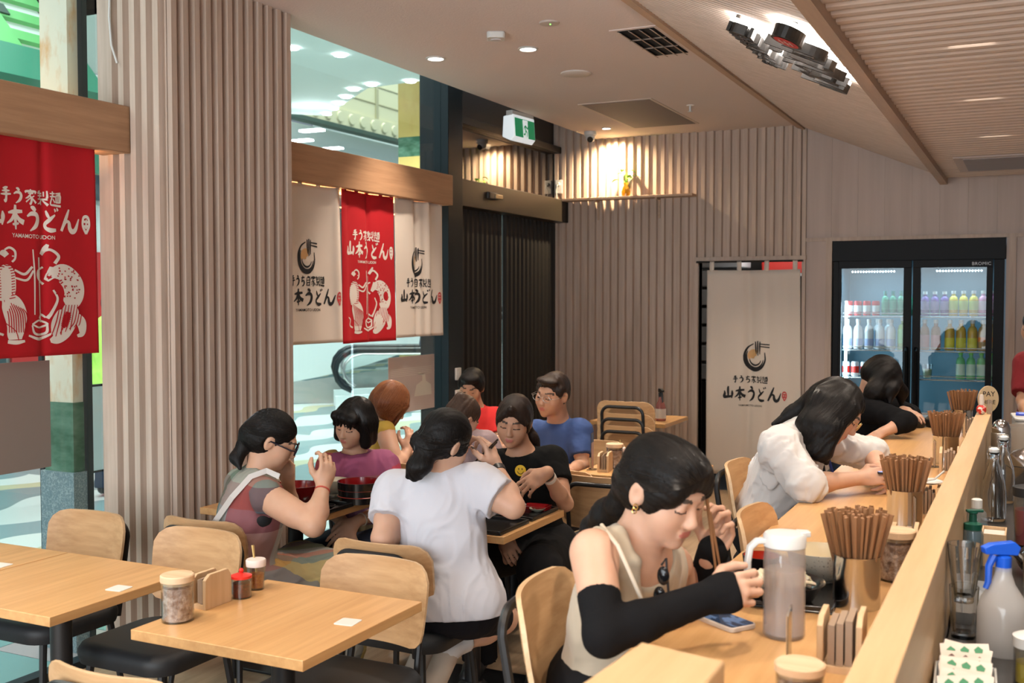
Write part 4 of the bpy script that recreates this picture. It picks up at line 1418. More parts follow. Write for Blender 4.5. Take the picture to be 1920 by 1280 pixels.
# ------------------------------------------------------------------ backlit channel letters on the sloped ceiling
sgn = empty('channel_letter_sign', (0, 0, 0), 0, 'black backlit channel letter sign standing off the sloped ribbed ceiling', 'sign')
sl3 = np.array([sl[0], 0, sl[1]])
nn3 = np.array([nsl[0], 0, nsl[1]])
org = np.array([XS0, 0, CEIL])
M_SIGNBLK = mat('letter_black', (.022, .020, .018), .38, .3)
M_HALO = mat('letter_halo', (1, 1, 1), .5, emit=(1.0, .97, .93), estr=16)
def on_slope(d, y, off):
    return tuple(org + sl3 * d + nn3 * off + np.array([0, y, 0]))
def chan(word, d_top, d_bot, y_start, y_end, sizes=None, wk=1.0):
    n = len(word)
    sizes = sizes or [1] * n
    tot = sum(sizes)
    y = y_start
    for g, s in zip(word, sizes):
        gw = (y_end - y_start) * s / tot
        face, halo = MB(), MB()
        for st in BRUSH[g]:
            q = stroke_ribbon(st, 5)
            m_ = len(q)
            for mbk, o0, o1, ww in ((face, .045, .085, 1.0), (halo, .028, .045, .9)):
                vs, fs = [], []
                for i, c in enumerate(q):
                    t_ = q[min(i + 1, m_ - 1)] - q[max(i - 1, 0)]
                    L = math.hypot(t_[0], t_[1]) or 1
                    nx, ny = -t_[1] / L, t_[0] / L
                    w_ = max(c[2], .045) * wk * ww
                    for a_, b_ in ((c[0] + nx * w_, c[1] + ny * w_), (c[0] - nx * w_, c[1] - ny * w_)):
                        for off in (o0, o1):
                            vs.append(on_slope(d_bot + (d_top - d_bot) * b_, y + gw * (.06 + .88 * a_), off))
                for i in range(m_ - 1):
                    k = 4 * i
                    fs += [(k, k + 4, k + 5, k + 1), (k + 2, k + 3, k + 7, k + 6), (k + 1, k + 5, k + 7, k + 3), (k, k + 2, k + 6, k + 4)]
                e = 4 * (m_ - 1)
                fs += [(0, 1, 3, 2), (e, e + 2, e + 3, e + 1)]
                mbk.add(vs, fs)
        f_ = face.build('letter', M_SIGNBLK, sgn)
        halo.build('halo_edge', M_HALO, f_)
        y += gw
chan(['yama', 'hon', 'u', 'do', 'n'], .88, 1.14, 5.20, 4.26, [1, .95, .9, .85, 1.1])
chan(['te', 'u', 'chi', 'ji', 'ka', 'sei', 'men'], .71, .82, 5.08, 4.34, None, 1.1)
mb = MB().mat(M_SIGNBLK)
ring = [(.06 * math.cos(k * PI / 12), .10 * math.sin(k * PI / 12)) for k in range(24)]
vs = [on_slope(1.04 + a, 4.10 + b, o_) for o_ in (.045, .092) for a, b in ring]
mb.add(vs, [tuple(range(24)), tuple(range(24, 48))] + [(i, (i + 1) % 24, 24 + (i + 1) % 24, 24 + i) for i in range(24)])
sd = mb.build('seal_disc', None, sgn)
MB().add([on_slope(1.04 + a * .8, 4.10 + b * .8, .0935) for a, b in ring], [tuple(range(24))]).build('seal_face', M_INKR, sd)
MB().add([on_slope(1.04 + a * .9, 4.10 + b * .9, o_) for o_ in (.028, .045) for a, b in ring], [(i, (i + 1) % 24, 24 + (i + 1) % 24, 24 + i) for i in range(24)]).build('halo_edge', M_HALO, sd)
mb = MB()
for st in ([(-.5, .4, .08), (.5, .5, .08)], [(-.5, -.1, .08), (.5, 0, .08)], [(0, .7, .08), (0, -.6, .08)], [(-.4, -.5, .08), (.45, -.45, .08)]):
    add_stroke(mb, st, lambda a, b: on_slope(1.04 - b * .045, 4.10 - a * .08, .095))
mb.build('seal_print', mat('pink_print', (.75, .45, .42), .6), sd)
for d_, y0_, y1_, pw in ((1.0, 4.12, 5.15, 6), (.765, 4.34, 5.06, 3)):
    a_ = on_slope(d_, (y0_ + y1_) / 2, .03)
    lamp('sign_glow', 'AREA', a_, pw, (1, .97, .93), (0, PI - math.atan2(XS1 - XS0, 0) * 0 + math.atan2(LOWC - CEIL, XS1 - XS0) * -1, 0), shape='RECTANGLE', size=.14, size_y=y1_ - y0_)
mb = MB()
for d_, y_ in ((.74, 4.36), (.74, 4.95), (1.04, 4.10), (.95, 4.52), (.98, 5.05)):
    a, b = on_slope(d_, y_, 0.0), on_slope(d_, y_, .05)
    MB().tube([a, b], .012, 8).build('standoff', M_SIGNBLK, sgn)

# ------------------------------------------------------------------ shelf with a plant, socket, sensor, door sensor
shf = empty('wall_shelf', (0, 0, 0), 0, 'long thin timber shelf on the slatted back wall, lit from above', 'shelf')
MB().box(-3.98, -2.67, D - .16, D - .026, 2.575, 2.597).build('shelf_board', M_TRIM, shf, bevel=.002)
for x_ in (-3.60, -3.02):
    MB().box(x_, x_ + .02, D - .13, D - .026, 2.56, 2.575).box(x_, x_ + .02, D - .036, D - .026, 2.40, 2.575).build('bracket', M_TRIM, shf)
vs_ = empty('bud_vase', (-3.30, D - .10, 2.597), 0, 'small yellow glass vase of green pothos on the wall shelf', 'vase')
MB().lathe([(0, 0), (.035, 0), (.042, .04), (.03, .08), (.018, .10), (.024, .125), (.021, .125), (.015, .10), (.027, .08), (.038, .04), (.032, .005), (0, .005)], n=20).build('vase_body', thin('amber_glass', (.95, .80, .35), .4, .05, .2, (.7, .55, .15)), vs_)
M_LEAF = mat('pothos_leaf', (.16, .42, .04), .4)
for k, (a, ln, up) in enumerate(((.3, .11, .06), (1.6, .12, .07), (2.9, .13, .03), (4.0, .09, .08), (5.2, .12, .03), (.9, .07, .11), (2.2, .06, .12))):
    mb = MB()
    d_ = Vector((math.cos(a), math.sin(a) * .6, 0))
    base = Vector((0, 0, .12))
    tip = base + d_ * ln * .55 + Vector((0, 0, up))
    mb.tube([base, base + d_ * ln * .2 + Vector((0, 0, up * .8)), tip], .002, 5)
    sdv = Vector((-d_.y, d_.x, 0)).normalized()
    lf = []
    for q_, w_ in ((0, .004), (.25, .028), (.55, .030), (.85, .014), (1, .001)):
        c_ = tip + d_ * q_ * .075 + Vector((0, 0, .012 * math.sin(PI * q_) - .02 * q_))
        lf += [tuple(c_ + sdv * w_ + Vector((0, 0, .006))), tuple(c_), tuple(c_ - sdv * w_ + Vector((0, 0, .006)))]
    fs = []
    for i in range(4):
        fs += [(3 * i, 3 * i + 1, 3 * i + 4, 3 * i + 3), (3 * i + 1, 3 * i + 2, 3 * i + 5, 3 * i + 4)]
    mb.add(lf, fs, True)
    mb.build('leaf', M_LEAF, vs_)
so_ = empty('power_socket', (-3.985, D - .03, 2.66), 0, 'white power socket with a plugged lead at the left end of the wall shelf', 'socket')
MB().box(-.035, .035, -.008, .008, 0, .125).build('plate', M_WHITE, so_, bevel=.003)
MB().lathe([(0, 0), (.018, 0), (.016, .03), (0, .03)], n=16).build('plug', M_WHITE, so_).matrix_local = Matrix.Translation((0, -.008, .085)) @ Matrix.Rotation(PI / 2, 4, 'X')
MB().tube([(0, -.035, .085), (.0, -.045, .06), (-.012, -.03, .02), (-.005, -.04, -.06)], .004, 6).build('lead', M_WHITE, so_)
ps = tag(MB().sphere((0, 0, 0), (.026, .02, .048), 18, 14).build('motion_sensor', M_WHITE), 'small white capsule shaped sensor below the left end of the wall shelf', 'sensor')
ps.location = (-3.93, D - .045, 2.50)
ds = empty('door_sensor', (-3.90, 7.62, 2.50), 0, 'small gold and black sensor on the black door header', 'sensor')
MB().prism(rrect(.05, .17, .02), -.028, .028).build('housing', M_BLACKP, ds, bevel=.006)
MB().box(.0, .032, .02, .15, -.02, .018).build('window', mat('gold_cover', (.45, .36, .22), .3, .4), ds, bevel=.006)
for k, (py, lb, m_) in enumerate(((703, 'small white push switch on the frame post beside the entrance', M_WHITE), (745, 'small green exit push button on the frame post beside the entrance', mat('button_green', (.03, .30, .16), .4)))):
    q = onx(838, py, XG + .06)
    s_ = empty('door_switch', (-3.82 + .001, 6.9, q[2]), 0, lb, 'switch')
    MB().box(0, .02, -.035, .035, -.045, .045).build('plate', M_WHITE, s_, bevel=.004)
    MB().box(.02, .026, -.02, .02, -.022, .022).build('button', m_, s_, bevel=.003)
wr = tag(MB().tube([(CX0 + .04, CY0 - .02, 3.12), (CX0 + .035, CY0 - .025, 2.95), (CX0 + .05, CY0 - .028, 2.82), (CX0 + .075, CY0 - .02, 2.74)], .005, 6).build('white_cable', M_WHITE), 'thin white cable hanging down the top of the slatted column', 'cable')

# kitchen passage shelf seen over the curtain
kr = empty('storage_rack', (0, 0, 0), 0, 'white storage rack inside the kitchen passage, beyond the door curtain', 'rack')
for k in range(7):
    MB().box(-2.95, -2.50, D + .9, D + 1.3, .9 + k * .18, .9 + k * .18 + .15).build('drawer', mat('milky_plastic', (.62, .66, .68), .4), kr, bevel=.01)
MB().box(-2.96, -2.48, D + .88, D + 1.32, 0, .88).build('base', M_BLACKP, kr)
for (xa, xb, z0, m_, lb) in ((-2.42, -1.98, 2.02, mat('crate_red', (.60, .03, .02), .5), 'red crate on the high shelf in the kitchen passage'), (-1.95, -1.72, 2.02, mat('carton_orange', (.62, .34, .08), .6), 'orange carton on the high shelf in the kitchen passage')):
    tag(MB().box(xa, xb, D + 1.4, D + 1.8, z0 - .09, z0 + .14).build('storage_crate', m_, bevel=.01), lb, 'crate')
struct(MB().box(-3.3, -1.7, D + 1.35, D + 1.9, 1.90, 1.93).build('trim_shelf', M_BRUSHED))
lamp('kitchen_lamp', 'POINT', (-2.2, D + .9, 2.3), 8, (1, .95, .9), shadow_soft_size=.1)

# ------------------------------------------------------------------ escalator beyond the window
es = empty('escalator', (0, 0, 0), 0, 'grey escalator with black handrails and glass sides, beyond the window', 'escalator')
eo = np.array([-9.6, 13.3, 0.0])
ed = np.array([.80, .60, 0.0]); ed /= np.linalg.norm(ed)
en = np.array([-ed[1], ed[0], 0.0])
def E(a, b, z):
    p = eo + ed * a + en * b
    return (p[0], p[1], z)
M_RUB = mat('handrail_rubber', (.012, .014, .016), .35)
M_EGLASS = mat('escalator_glass', (.70, .88, .90), .02)
M_EG2 = M_PANE
def rise(a):
    return max(0.0, (a - 1.6)) * .5
def side(b, name):
    hr = [E(.10 + .32 - .32 * math.sin(t), b, .62 - .30 * math.cos(t)) for t in (.25, .7, 1.1, 1.57, 2.0, 2.4, 2.8, 3.14)]
    hr += [E(a, b, .92 + rise(a)) for a in (.8, 1.4, 1.6, 1.9, 2.5, 6.0)]
    MB().tube(hr, .045, 10).build('handrail', M_RUB, es)
    inner = [(p[0], p[1], p[2] - .0) for p in hr]
    MB().tube([E(.22 + .28 - .28 * math.sin(t), b, .62 - .25 * math.cos(t)) for t in (.4, .8, 1.2, 1.57, 2.0, 2.5, 3.14)] + [E(a, b, .865 + rise(a)) for a in (.8, 1.6, 2.0, 6.0)], .022, 8).build('rail_trim', M_BRUSHED, es)
    q = [E(.25, b, .35), E(.22, b, .6), E(.3, b, .78), E(.5, b, .86), E(1.6, b, .86), E(6, b, .86 + rise(6)), E(6, b, .3 + rise(6)), E(1.6, b, .30)]
    MB().add(q, [tuple(range(len(q)))]).build('glass_side', M_PANE, es)
    s_ = [(.1, .0), (.1, .25), (1.5, .30), (6, .34 + rise(6)), (6, .0)]
    vs = [E(a, b + o_, z) for o_ in (-.06, .06) for a, z in s_]
    MB().add(vs, [tuple(range(5)), tuple(range(5, 10))[::-1]] + [(i, 5 + i, 5 + (i + 1) % 5, (i + 1) % 5) for i in range(5)]).build('skirt', M_COOLWHITE, es)
side(-.55, 'near')
side(.55, 'far')
for k in range(11):
    a = .9 + k * .40
    z = max(0.02, rise(a + .3))
    MB().add([E(a, -.48, 0), E(a, .48, 0), E(a + .42, .48, 0), E(a + .42, -.48, 0), E(a, -.48, z), E(a, .48, z), E(a + .42, .48, z), E(a + .42, -.48, z)], [(0, 1, 5, 4), (4, 5, 6, 7), (0, 4, 7, 3), (1, 2, 6, 5), (2, 3, 7, 6)]).build('step', M_BRUSHED, es)
# curved white balustrade panel left of it with a yellow sticker
wp = empty('white_balustrade', (0, 0, 0), 0, 'white curved ramp side left of the escalator, with a yellow sticker', 'balustrade')
s_ = []
N = 14
vs, fs = [], []
for k in range(N + 1):
    a = -3.2 + 5.4 * k / N
    lo = .30 + .11 * max(0, a + 1.2) ** 1.7
    hi = 1.0 + .48 * max(0, a + .5)
    for b in (1.0, 1.1):
        vs += [E(a, b, lo), E(a, b, max(lo + .02, hi))]
for k in range(N):
    o_ = 4 * k
    fs += [(o_, o_ + 4, o_ + 5, o_ + 1), (o_ + 2, o_ + 3, o_ + 7, o_ + 6), (o_ + 1, o_ + 5, o_ + 7, o_ + 3), (o_, o_ + 2, o_ + 6, o_ + 4)]
MB().add(vs, fs).build('panel', M_COOLWHITE, wp)
MB().tube([E(-3.2, 1.05, 1.06), E(-1.2, 1.05, 1.06), E(-.3, 1.05, 1.12), E(.8, 1.05, 1.5), E(2.2, 1.05, 2.2)], .045, 8).build('handrail', M_RUB, wp)
MB().add([E(-3.2, 1.02, 0), E(1.6, 1.02, 0), E(1.6, 1.02, .62), E(-.6, 1.02, .33), E(-3.2, 1.02, .30)], [(0, 1, 2, 3, 4)]).build('plinth', M_BRUSHED, wp)
q = P(551, 694, 15.6)
st_ = MB().add([E(-1.35, .99, .52), E(-1.22, .99, .52), E(-1.22, .99, .74), E(-1.35, .99, .74)], [(0, 1, 2, 3)]).build('sticker', mat('sticker_yellow', (.80, .72, .02), .5), wp)
# ------------------------------------------------------------------ things on the tables and the counter
TZ = .745
M_LIDW = wood('lid_beech', (.70, .50, .32), (.60, .41, .25), 'x', .5)
M_FLAKE = mat('bonito_flakes', (.42, .23, .16), .8, noise=((60, 60, 60), (.75, .52, .42), .40, .60, 4), bump=((70, 70, 70), 1.0, .01))
M_CHILI = mat('chili_paste', (.10, .012, .006), .5, noise=((120, 120, 120), (.22, .03, .01), .4, .6, 3))
M_SPICE = mat('orange_spice', (.55, .17, .02), .7, noise=((150, 150, 150), (.40, .09, .01), .4, .6, 3))
M_LACR = mat('red_lacquer', (.22, .006, .008), .18, coat=.5)
M_LACB = mat('black_lacquer', (.008, .007, .007), .22, coat=.4)
M_LACRED2 = mat('bright_red_lacquer', (.42, .03, .012), .2, coat=.4)
M_CERW = mat('white_ceramic', (.72, .70, .66), .25)
M_CERC = mat('cream_ceramic', (.62, .56, .42), .3)
M_THINGLASS = M_GLASS


def jar_flakes(label, group=None, r=.046, h=.115, first={}):
    t = empty('flake_jar', (0, 0, 0), 0, label, 'jar', group)
    MB().lathe([(0, 0), (r, .0), (r, h), (r - .003, h), (r - .003, .004), (0, .004)], n=28).build('jar_glass', M_GLASS, t)
    MB().lathe([(0, .005), (r - .0045, .005), (r - .0045, h * .86), (r * .5, h * .9), (0, h * .88)], n=24).build('flakes', M_FLAKE, t)
    MB().lathe([(0, h - .008), (r - .004, h - .008), (r - .004, h + .001), (r + .003, h + .002), (r + .003, h + .018), (r, h + .021), (0, h + .021)], n=28).build('wooden_lid', M_LIDW, t)
    return t


def jar_red(label, group=None):
    t = empty('chili_jar', (0, 0, 0), 0, label, 'jar', group)
    r, h = .031, .062
    MB().lathe([(0, 0), (r, .0), (r, h), (r - .002, h), (r - .002, .003), (0, .003)], n=24).build('jar_glass', M_GLASS, t)
    MB().lathe([(0, .004), (r - .0035, .004), (r - .0035, h * .75), (0, h * .78)], n=20).build('chili', M_CHILI, t)
    MB().lathe([(r + .002, h), (r + .002, h + .008), (r * .5, h + .014), (.006, h + .016), (.008, h + .024), (.004, h + .030), (0, h + .030)], n=24).build('red_lid', M_RED, t)
    return t


def jar_orange(label, group=None):
    t = empty('spice_glass', (0, 0, 0), 0, label, 'jar', group)
    h = .082
    MB().lathe([(0, 0), (.025, .0), (.030, h), (.028, h), (.0235, .006), (0, .006)], n=24).build('jar_glass', M_GLASS, t)
    MB().lathe([(0, .007), (.0225, .007), (.0255, h * .62), (0, h * .62)], n=20).build('spice', M_SPICE, t)
    MB().lathe([(.0315, h - .006), (.0325, h + .012), (.030, h + .016), (0, h + .016)], n=24).build('white_lid', mat('pinkish_lid', (.72, .60, .55), .5), t)
    MB().tube([(.0, .01, h - .03), (-.008, .02, h + .02), (-.012, .026, h + .055)], [.0035, .0035, .005], 6).build('spoon', mat('gold_spoon', (.62, .42, .16), .35, .5), t)
    return t


def menu_holder(label, w=.115, h=.105, gap=.05, cards=4, group=None, tilt=0.0):
    """two planks along local y with cards between"""
    t = empty('menu_holder', (0, 0, 0), 0, label, 'menu holder', group)
    def plank(x, hh):
        c = .022
        p = [(-w / 2, 0), (w / 2, 0), (w / 2, hh - c), (w / 2 - c * .6, hh), (-w / 2 + c, hh), (-w / 2, hh - c * .7)]
        T = Matrix(((0, 0, 1, x), (1, 0, 0, 0), (0, 1, 0, 0), (0, 0, 0, 1)))
        return MB().prism(p, -.006, .006, T)
    plank(-gap / 2, h * .96).build('side_plank', M_PALEWOOD, t, bevel=.0015)
    plank(gap / 2, h).build('side_plank', M_PALEWOOD, t, bevel=.0015)
    MB().box(-gap / 2 + .006, gap / 2 - .006, -w / 2 + .003, w / 2 - .003, 0, .014).build('base_plank', M_PALEWOOD, t)
    m_ = mat('kraft_card', (.33, .235, .165), .8)
    for k in range(cards):
        x = -gap / 2 + .012 + (gap - .024) * (k + .5) / cards
        MB().box(x - (gap - .03) / cards * .45, x + (gap - .03) / cards * .45, -w / 2 + .012 - .004 * (k % 2), w / 2 - .014 + .004 * (k % 3), .015, h * .82 + .006 * ((k * 7) % 3)).build('kraft_menu', m_, t)
    return t


def put(o, xyz, rz=0):
    o.location = xyz
    o.rotation_euler = (0, 0, rz)
    return o


JF = put(jar_flakes('large glass jar of bonito flakes with a wooden lid on the front table'), (-2.222, 2.335, TZ))
MH = put(menu_holder('wooden menu holder beside the large jar of flakes on the front table', cards=2), (-2.245, 2.50, TZ))
JR = put(jar_red('small jar of dark chili with a red lid on the front table'), (-2.215, 2.605, TZ))
JO = put(jar_orange('tumbler of orange spice with a white lid on the front table'), (-2.235, 2.70, TZ), .6)
def qr_card(xyz, rz, label):
    t = empty('table_card', xyz, rz, label, 'card', 'white table cards')
    MB().prism(rrect(.062, .062, .006), 0, .0018).build('card', mat('card_white', (.72, .70, .66), .5), t)
    MB().prism(rrect(.056, .056, .004), .0018, .0021).build('printed_border', mat('card_print', (.66, .62, .57), .5), t)
    return t
qr_card((-1.765, 2.535, TZ), .1, 'white card at the right edge of the front table with the jars')
qr_card((*onz(223, 1103, TZ)[:2], TZ), .1, 'white card near the corner of the bare oak table')
qr_card((*onz(0, 1060, TZ)[:2], TZ), .1, 'white card at the left picture edge on the bare oak table')

# trays and bowls of the two centre tables
def tray(xyz, rz, w, d, label, group=None):
    mb = MB().box(-w / 2, w / 2, -d / 2, d / 2, 0, .006)
    for a in ((-w / 2, -w / 2 + .008, -d / 2, d / 2), (w / 2 - .008, w / 2, -d / 2, d / 2), (-w / 2 + .008, w / 2 - .008, -d / 2, -d / 2 + .008), (-w / 2 + .008, w / 2 - .008, d / 2 - .008, d / 2)):
        mb.box(*a, .006, .018)
    o = mb.build('serving_tray', M_LACB, None, bevel=.002)
    return put(tag(o, label, 'tray', group), xyz, rz)
tray((-2.965, 3.83, TZ), 0, .46, .30, 'black tray in front of the woman in the checked dress')
tray((-2.995, 4.115, TZ), 0, .50, .245, 'black tray in front of the woman with the black bob')
tray((-2.09, 3.865, TZ), 0, .44, .27, 'shiny black tray in front of the woman in the white T-shirt')
tray((-2.09, 4.165, TZ), 0, .44, .27, 'black tray in front of the woman in the black T-shirt')
TT = TZ + .006

def bowl(name, xyz, r, h, m_out, m_in, label, foot=.5, rim=None, cat='bowl', group=None, rz=0):
    t = empty(name, xyz, rz, label, cat, group)
    o = [(0, 0), (r * foot, 0), (r * foot, .008), (r * (foot + .22), h * .25), (r * .93, h * .65), (r, h)]
    MB().lathe(o + [(r - .003, h)], n=36, closed=False).build('outer_shell', m_out, t)
    i = [(r - .003, h), (r * .9, h * .62), (r * (foot + .15), h * .25), (0, h * .16)]
    MB().lathe(i, n=36, closed=False).build('inside', m_in, t)
    return t
bowl('udon_bowl', (-2.965, 3.87, TT), .108, .095, M_LACR, M_LACR, 'large red lacquer bowl the woman in the checked dress is eating from')
ladle = empty('ladle', (-2.965, 3.87, TT), 0, 'black ladle standing in the large red bowl', 'ladle')
MB().tube([(-.0, -.02, .06), (-.04, -.06, .12), (-.06, -.085, .20)], .006, 8).build('handle', M_LACB, ladle)
MB().lathe([(0, 0), (.02, .004), (.03, .016)], n=16, closed=False).build('scoop', M_LACB, ladle).matrix_local = Matrix.Translation((.01, .0, .05))
sb = empty('stacked_bowl', (-2.76, 4.07, TT), 0, 'black lacquer serving tub with red bands and red inside, before the black bobbed woman', 'bowl')
R_ = .105
MB().lathe([(0, 0), (R_ * .93, 0), (R_ * .95, .03), (R_ * .97, .031), (R_ * .98, .06), (R_ * .99, .061), (R_, .095), (R_ - .006, .095)], n=40, closed=False).build('outer_wall', M_LACB, sb)
MB().lathe([(R_ - .006, .095), (R_ - .012, .045), (0, .04)], n=40, closed=False).build('red_inside', M_LACR, sb)
for z_ in (.030, .060):
    MB().lathe([(R_ * .975, z_ - .001), (R_ * .995, z_ + .0008), (R_ * .975, z_ + .0026)], n=40, closed=False).build('red_band', mat('red_band_lacquer', (.45, .05, .03), .3), sb)
bowl('side_dish', (-2.80, 3.87, TT), .036, .014, M_LACB, M_LACB, 'tiny black dish on the edge of the tray below the banded tub')
bowl('soup_bowl', (-3.10, 4.05, TT), .058, .062, M_LACB, M_LACR, 'small red soup bowl behind the large red bowl')
bowl('cream_bowl', (-2.97, 4.15, TT), .07, .075, M_CERC, M_CERC, 'cream bowl directly before the black bobbed woman')
bowl('sauce_dish', (-2.78, 4.19, TT), .05, .03, M_LACB, M_LACR, 'low red and black dish on the right edge of the tray beside the banded tub')
put(menu_holder('wooden menu holder at the window end of the table with the banded tub', w=.10, h=.15, cards=2), (-3.24, 4.12, TZ), PI / 2)
tg = empty('water_glass', (-3.19, 3.98, TZ), 0, 'small clear water glass beside the wooden menu holder, behind the red bowl', 'glass')
MB().lathe([(0, 0), (.028, 0), (.034, .085), (.032, .085), (.026, .005), (0, .005)], n=20).build('glass_wall', M_GLASS, tg)
# white T-shirt and black T-shirt table
bowl('udon_bowl', (-2.20, 3.90, TT), .10, .095, M_LACR, M_LACR, 'red lacquer bowl half hidden by the woman in the white T-shirt')
bowl('white_cup', (-1.985, 4.13, TT), .036, .042, M_CERW, M_CERW, 'small white cup on the tray of the woman in black')
bowl('side_dish', (-1.935, 4.22, TT), .036, .014, mat('celadon', (.45, .45, .36), .25), mat('celadon', (.45, .45, .36), .25), 'little celadon dish beside the white cup')
tag(MB().prism(rrect(.12, .08, .01), 0, .016).build('lacquer_box', M_LACR, bevel=.002, loc=(-1.96, 4.27, TT)), 'flat dark red lacquer box behind the celadon dish', 'box')
bowl('soup_bowl', (-2.13, 4.19, TT), .052, .06, M_LACB, M_LACRED2, 'small red rimmed soup bowl under the hand of the woman in black')
# condiment table behind
t = empty('menu_stand', (-2.155, 5.42, TZ), .2, 'clear acrylic menu stand with a printed sheet on the condiment table', 'menu stand')
MB().box(-.002, .002, -.035, .035, .004, .20).build('clear_sheet', M_GLASS, t)
MB().box(-.025, .025, -.035, .035, 0, .004).build('clear_foot', M_GLASS, t)
mb = MB().mat(mat('menu_print_pink', (.62, .42, .36), .6)).add([(.0025, -.033, .008), (.0025, .033, .008), (.0025, .033, .15), (.0025, -.033, .15)], [(0, 1, 2, 3)])
mb.mat(mat('menu_print_blue', (.10, .16, .30), .6)).add([(.0025, -.033, .15), (.0025, .033, .15), (.0025, .033, .198), (.0025, -.033, .198)], [(0, 1, 2, 3)])
mb.build('printed_menu', None, t)
put(menu_holder('wooden menu holder beside the clear menu stand on the condiment table', cards=4), (-2.075, 5.41, TZ), .15)
c_ = copy_tree(JF, (-2.065, 5.53, TZ), 0, 'glass jar of flakes beside the menu holder on the condiment table')
copy_tree(JO, (-2.075, 5.645, TZ), 0, 'tumbler of orange spice on the condiment table')
copy_tree(JR, (-2.065, 5.75, TZ), 0, 'red lidded chili jar at the back of the condiment table')
# spray bottle on the far table
t = empty('spray_bottle', (-2.55, 7.83, TZ), -.9, 'pink spray bottle with a black trigger on the far table by the slatted wall', 'spray bottle')
M_PINKP = thin('pink_translucent', (.8, .5, .48), .3, .04, .5, (.60, .30, .28))
MB().lathe([(0, 0), (.036, .0), (.04, .008), (.04, .10), (.032, .13), (.016, .16), (.014, .19), (0, .19)], n=22).build('bottle_body', M_PINKP, t)
MB().lathe([(.041, .02), (.041, .095)], n=22, closed=False).build('paper_label', mat('label_white', (.66, .62, .58), .6), t)
def trigger(t, z, m_, k=1.0):
    mb = MB()
    mb.lathe([(.016 * k, z), (.017 * k, z + .03 * k), (.011 * k, z + .034 * k)], n=16)
    mb.build('collar', m_, t)
    mb = MB().prism([(-.028 * k, 0), (.045 * k, .004 * k), (.048 * k, .018 * k), (.03 * k, .026 * k), (-.02 * k, .03 * k), (-.034 * k, .018 * k)], -.011 * k, .011 * k, Matrix(((1, 0, 0, 0), (0, 0, 1, 0), (0, 1, 0, z + .034 * k), (0, 0, 0, 1))))
    mb.build('spray_head', m_, t, bevel=.002)
    MB().tube([(.022 * k, 0, z + .034 * k), (.033 * k, 0, z + .01 * k), (.034 * k, 0, z - .025 * k), (.04 * k, 0, z - .04 * k)], [.009 * k, .008 * k, .007 * k, .006 * k], 8).build('trigger', m_, t)
trigger(t, .185, M_BLACKP)
# window side table: pitcher, jars, fried food
def pitcher(label, k=1.0, rz=0.0, group=None):
    t = empty('water_pitcher', (0, 0, 0), 0, label, 'pitcher', group)
    n = 48
    def rib(prof, amp):
        mb = MB()
        vs, fs = [], []
        for i in range(n):
            a = 2 * PI * i / n
            for r, z in prof:
                rr = r + amp * math.cos(a * 24)
                vs.append((rr * math.cos(a), rr * math.sin(a), z))
        q = len(prof)
        for i in range(n):
            j = (i + 1) % n
            for s_ in range(q - 1):
                fs.append((i * q + s_, j * q + s_, j * q + s_ + 1, i * q + s_ + 1))
        return mb.add(vs, fs, True)
    rib([(0.0, 0), (.040, 0), (.0455, .006), (.0455, .175), (.044, .19), (.0445, .205), (.042, .205), (.0415, .19), (.043, .174), (.043, .009), (.0, .008)], .0003).build('jug_wall', thin('frosted_jug', (.93, .92, .92), .35, .04, .22, (.85, .82, .80)), t)
    MB().lathe([(0, .01), (.0425, .01), (.0425, .152), (0, .152)], n=32).build('water', thin('milky_water', (.92, .90, .90), .1, .0, .30, (.80, .74, .72)), t)
    lid = MB().lathe([(0, .200), (.041, .200), (.0465, .203), (.047, .226), (.043, .232), (0, .236)], n=32)
    lid.build('lid', M_WHITE, t)
    MB().prism([(-.02, .03), (.02, .03), (.012, .055), (-.012, .055)], .224, .236).build('spout_flap', M_WHITE, t, bevel=.002)
    pts = [(0, -.035, .216), (0, -.062, .214), (0, -.077, .200), (0, -.082, .17), (0, -.083, .12), (0, -.084, .085)]
    hb = MB()
    vs, fs = [], []
    for i, p_ in enumerate(pts):
        tn = Vector(pts[min(i + 1, 5)]) - Vector(pts[max(i - 1, 0)])
        tn.normalize()
        nr = Vector((0, tn.z, -tn.y))
        for sx, sn in ((-1, -1), (1, -1), (1, 1), (-1, 1)):
            q_ = Vector(p_) + Vector((sx * .011, 0, 0)) + nr * sn * .006
            vs.append(tuple(q_))
    for i in range(5):
        for j in range(4):
            fs.append((4 * i + j, 4 * i + (j + 1) % 4, 4 * i + 4 + (j + 1) % 4, 4 * i + 4 + j))
    fs += [(3, 2, 1, 0), (20, 21, 22, 23)]
    hb.add(vs, fs)
    hb.build('handle', M_WHITE, t, bevel=.003)
    return t
PT = put(pitcher('ribbed water pitcher with a white lid and handle on the counter'), (-.485, 2.375, CT), -1.1)
copy_tree(PT, (-3.18, 5.62, TZ), 0, 'water pitcher with a white lid on the window side table before the red haired woman')
copy_tree(JF, (-3.17, 5.77, TZ), 0, 'wooden lidded flake jar just behind the water pitcher on the window side table')
copy_tree(JR, (-3.29, 5.55, TZ), 0, 'red lidded chili jar left of the window side water pitcher')
pl = empty('fried_food_plate', (-3.0, 5.62, TZ), 0, 'plate of golden fried food beside the window side water pitcher', 'plate')
MB().lathe([(0, .0), (.05, 0), (.085, .018), (.083, .020), (.05, .005), (0, .004)], n=28).build('plate', M_CERW, pl)
mb = MB()
r_ = np.random.default_rng(5)
for k in range(16):
    a, q = r_.uniform(0, 6.28), r_.uniform(0, .05)
    mb.sphere((q * math.cos(a), q * math.sin(a), .018 + r_.uniform(0, .03) * (1 - q / .06)), (r_.uniform(.014, .024), r_.uniform(.012, .02), .013), 10, 7)
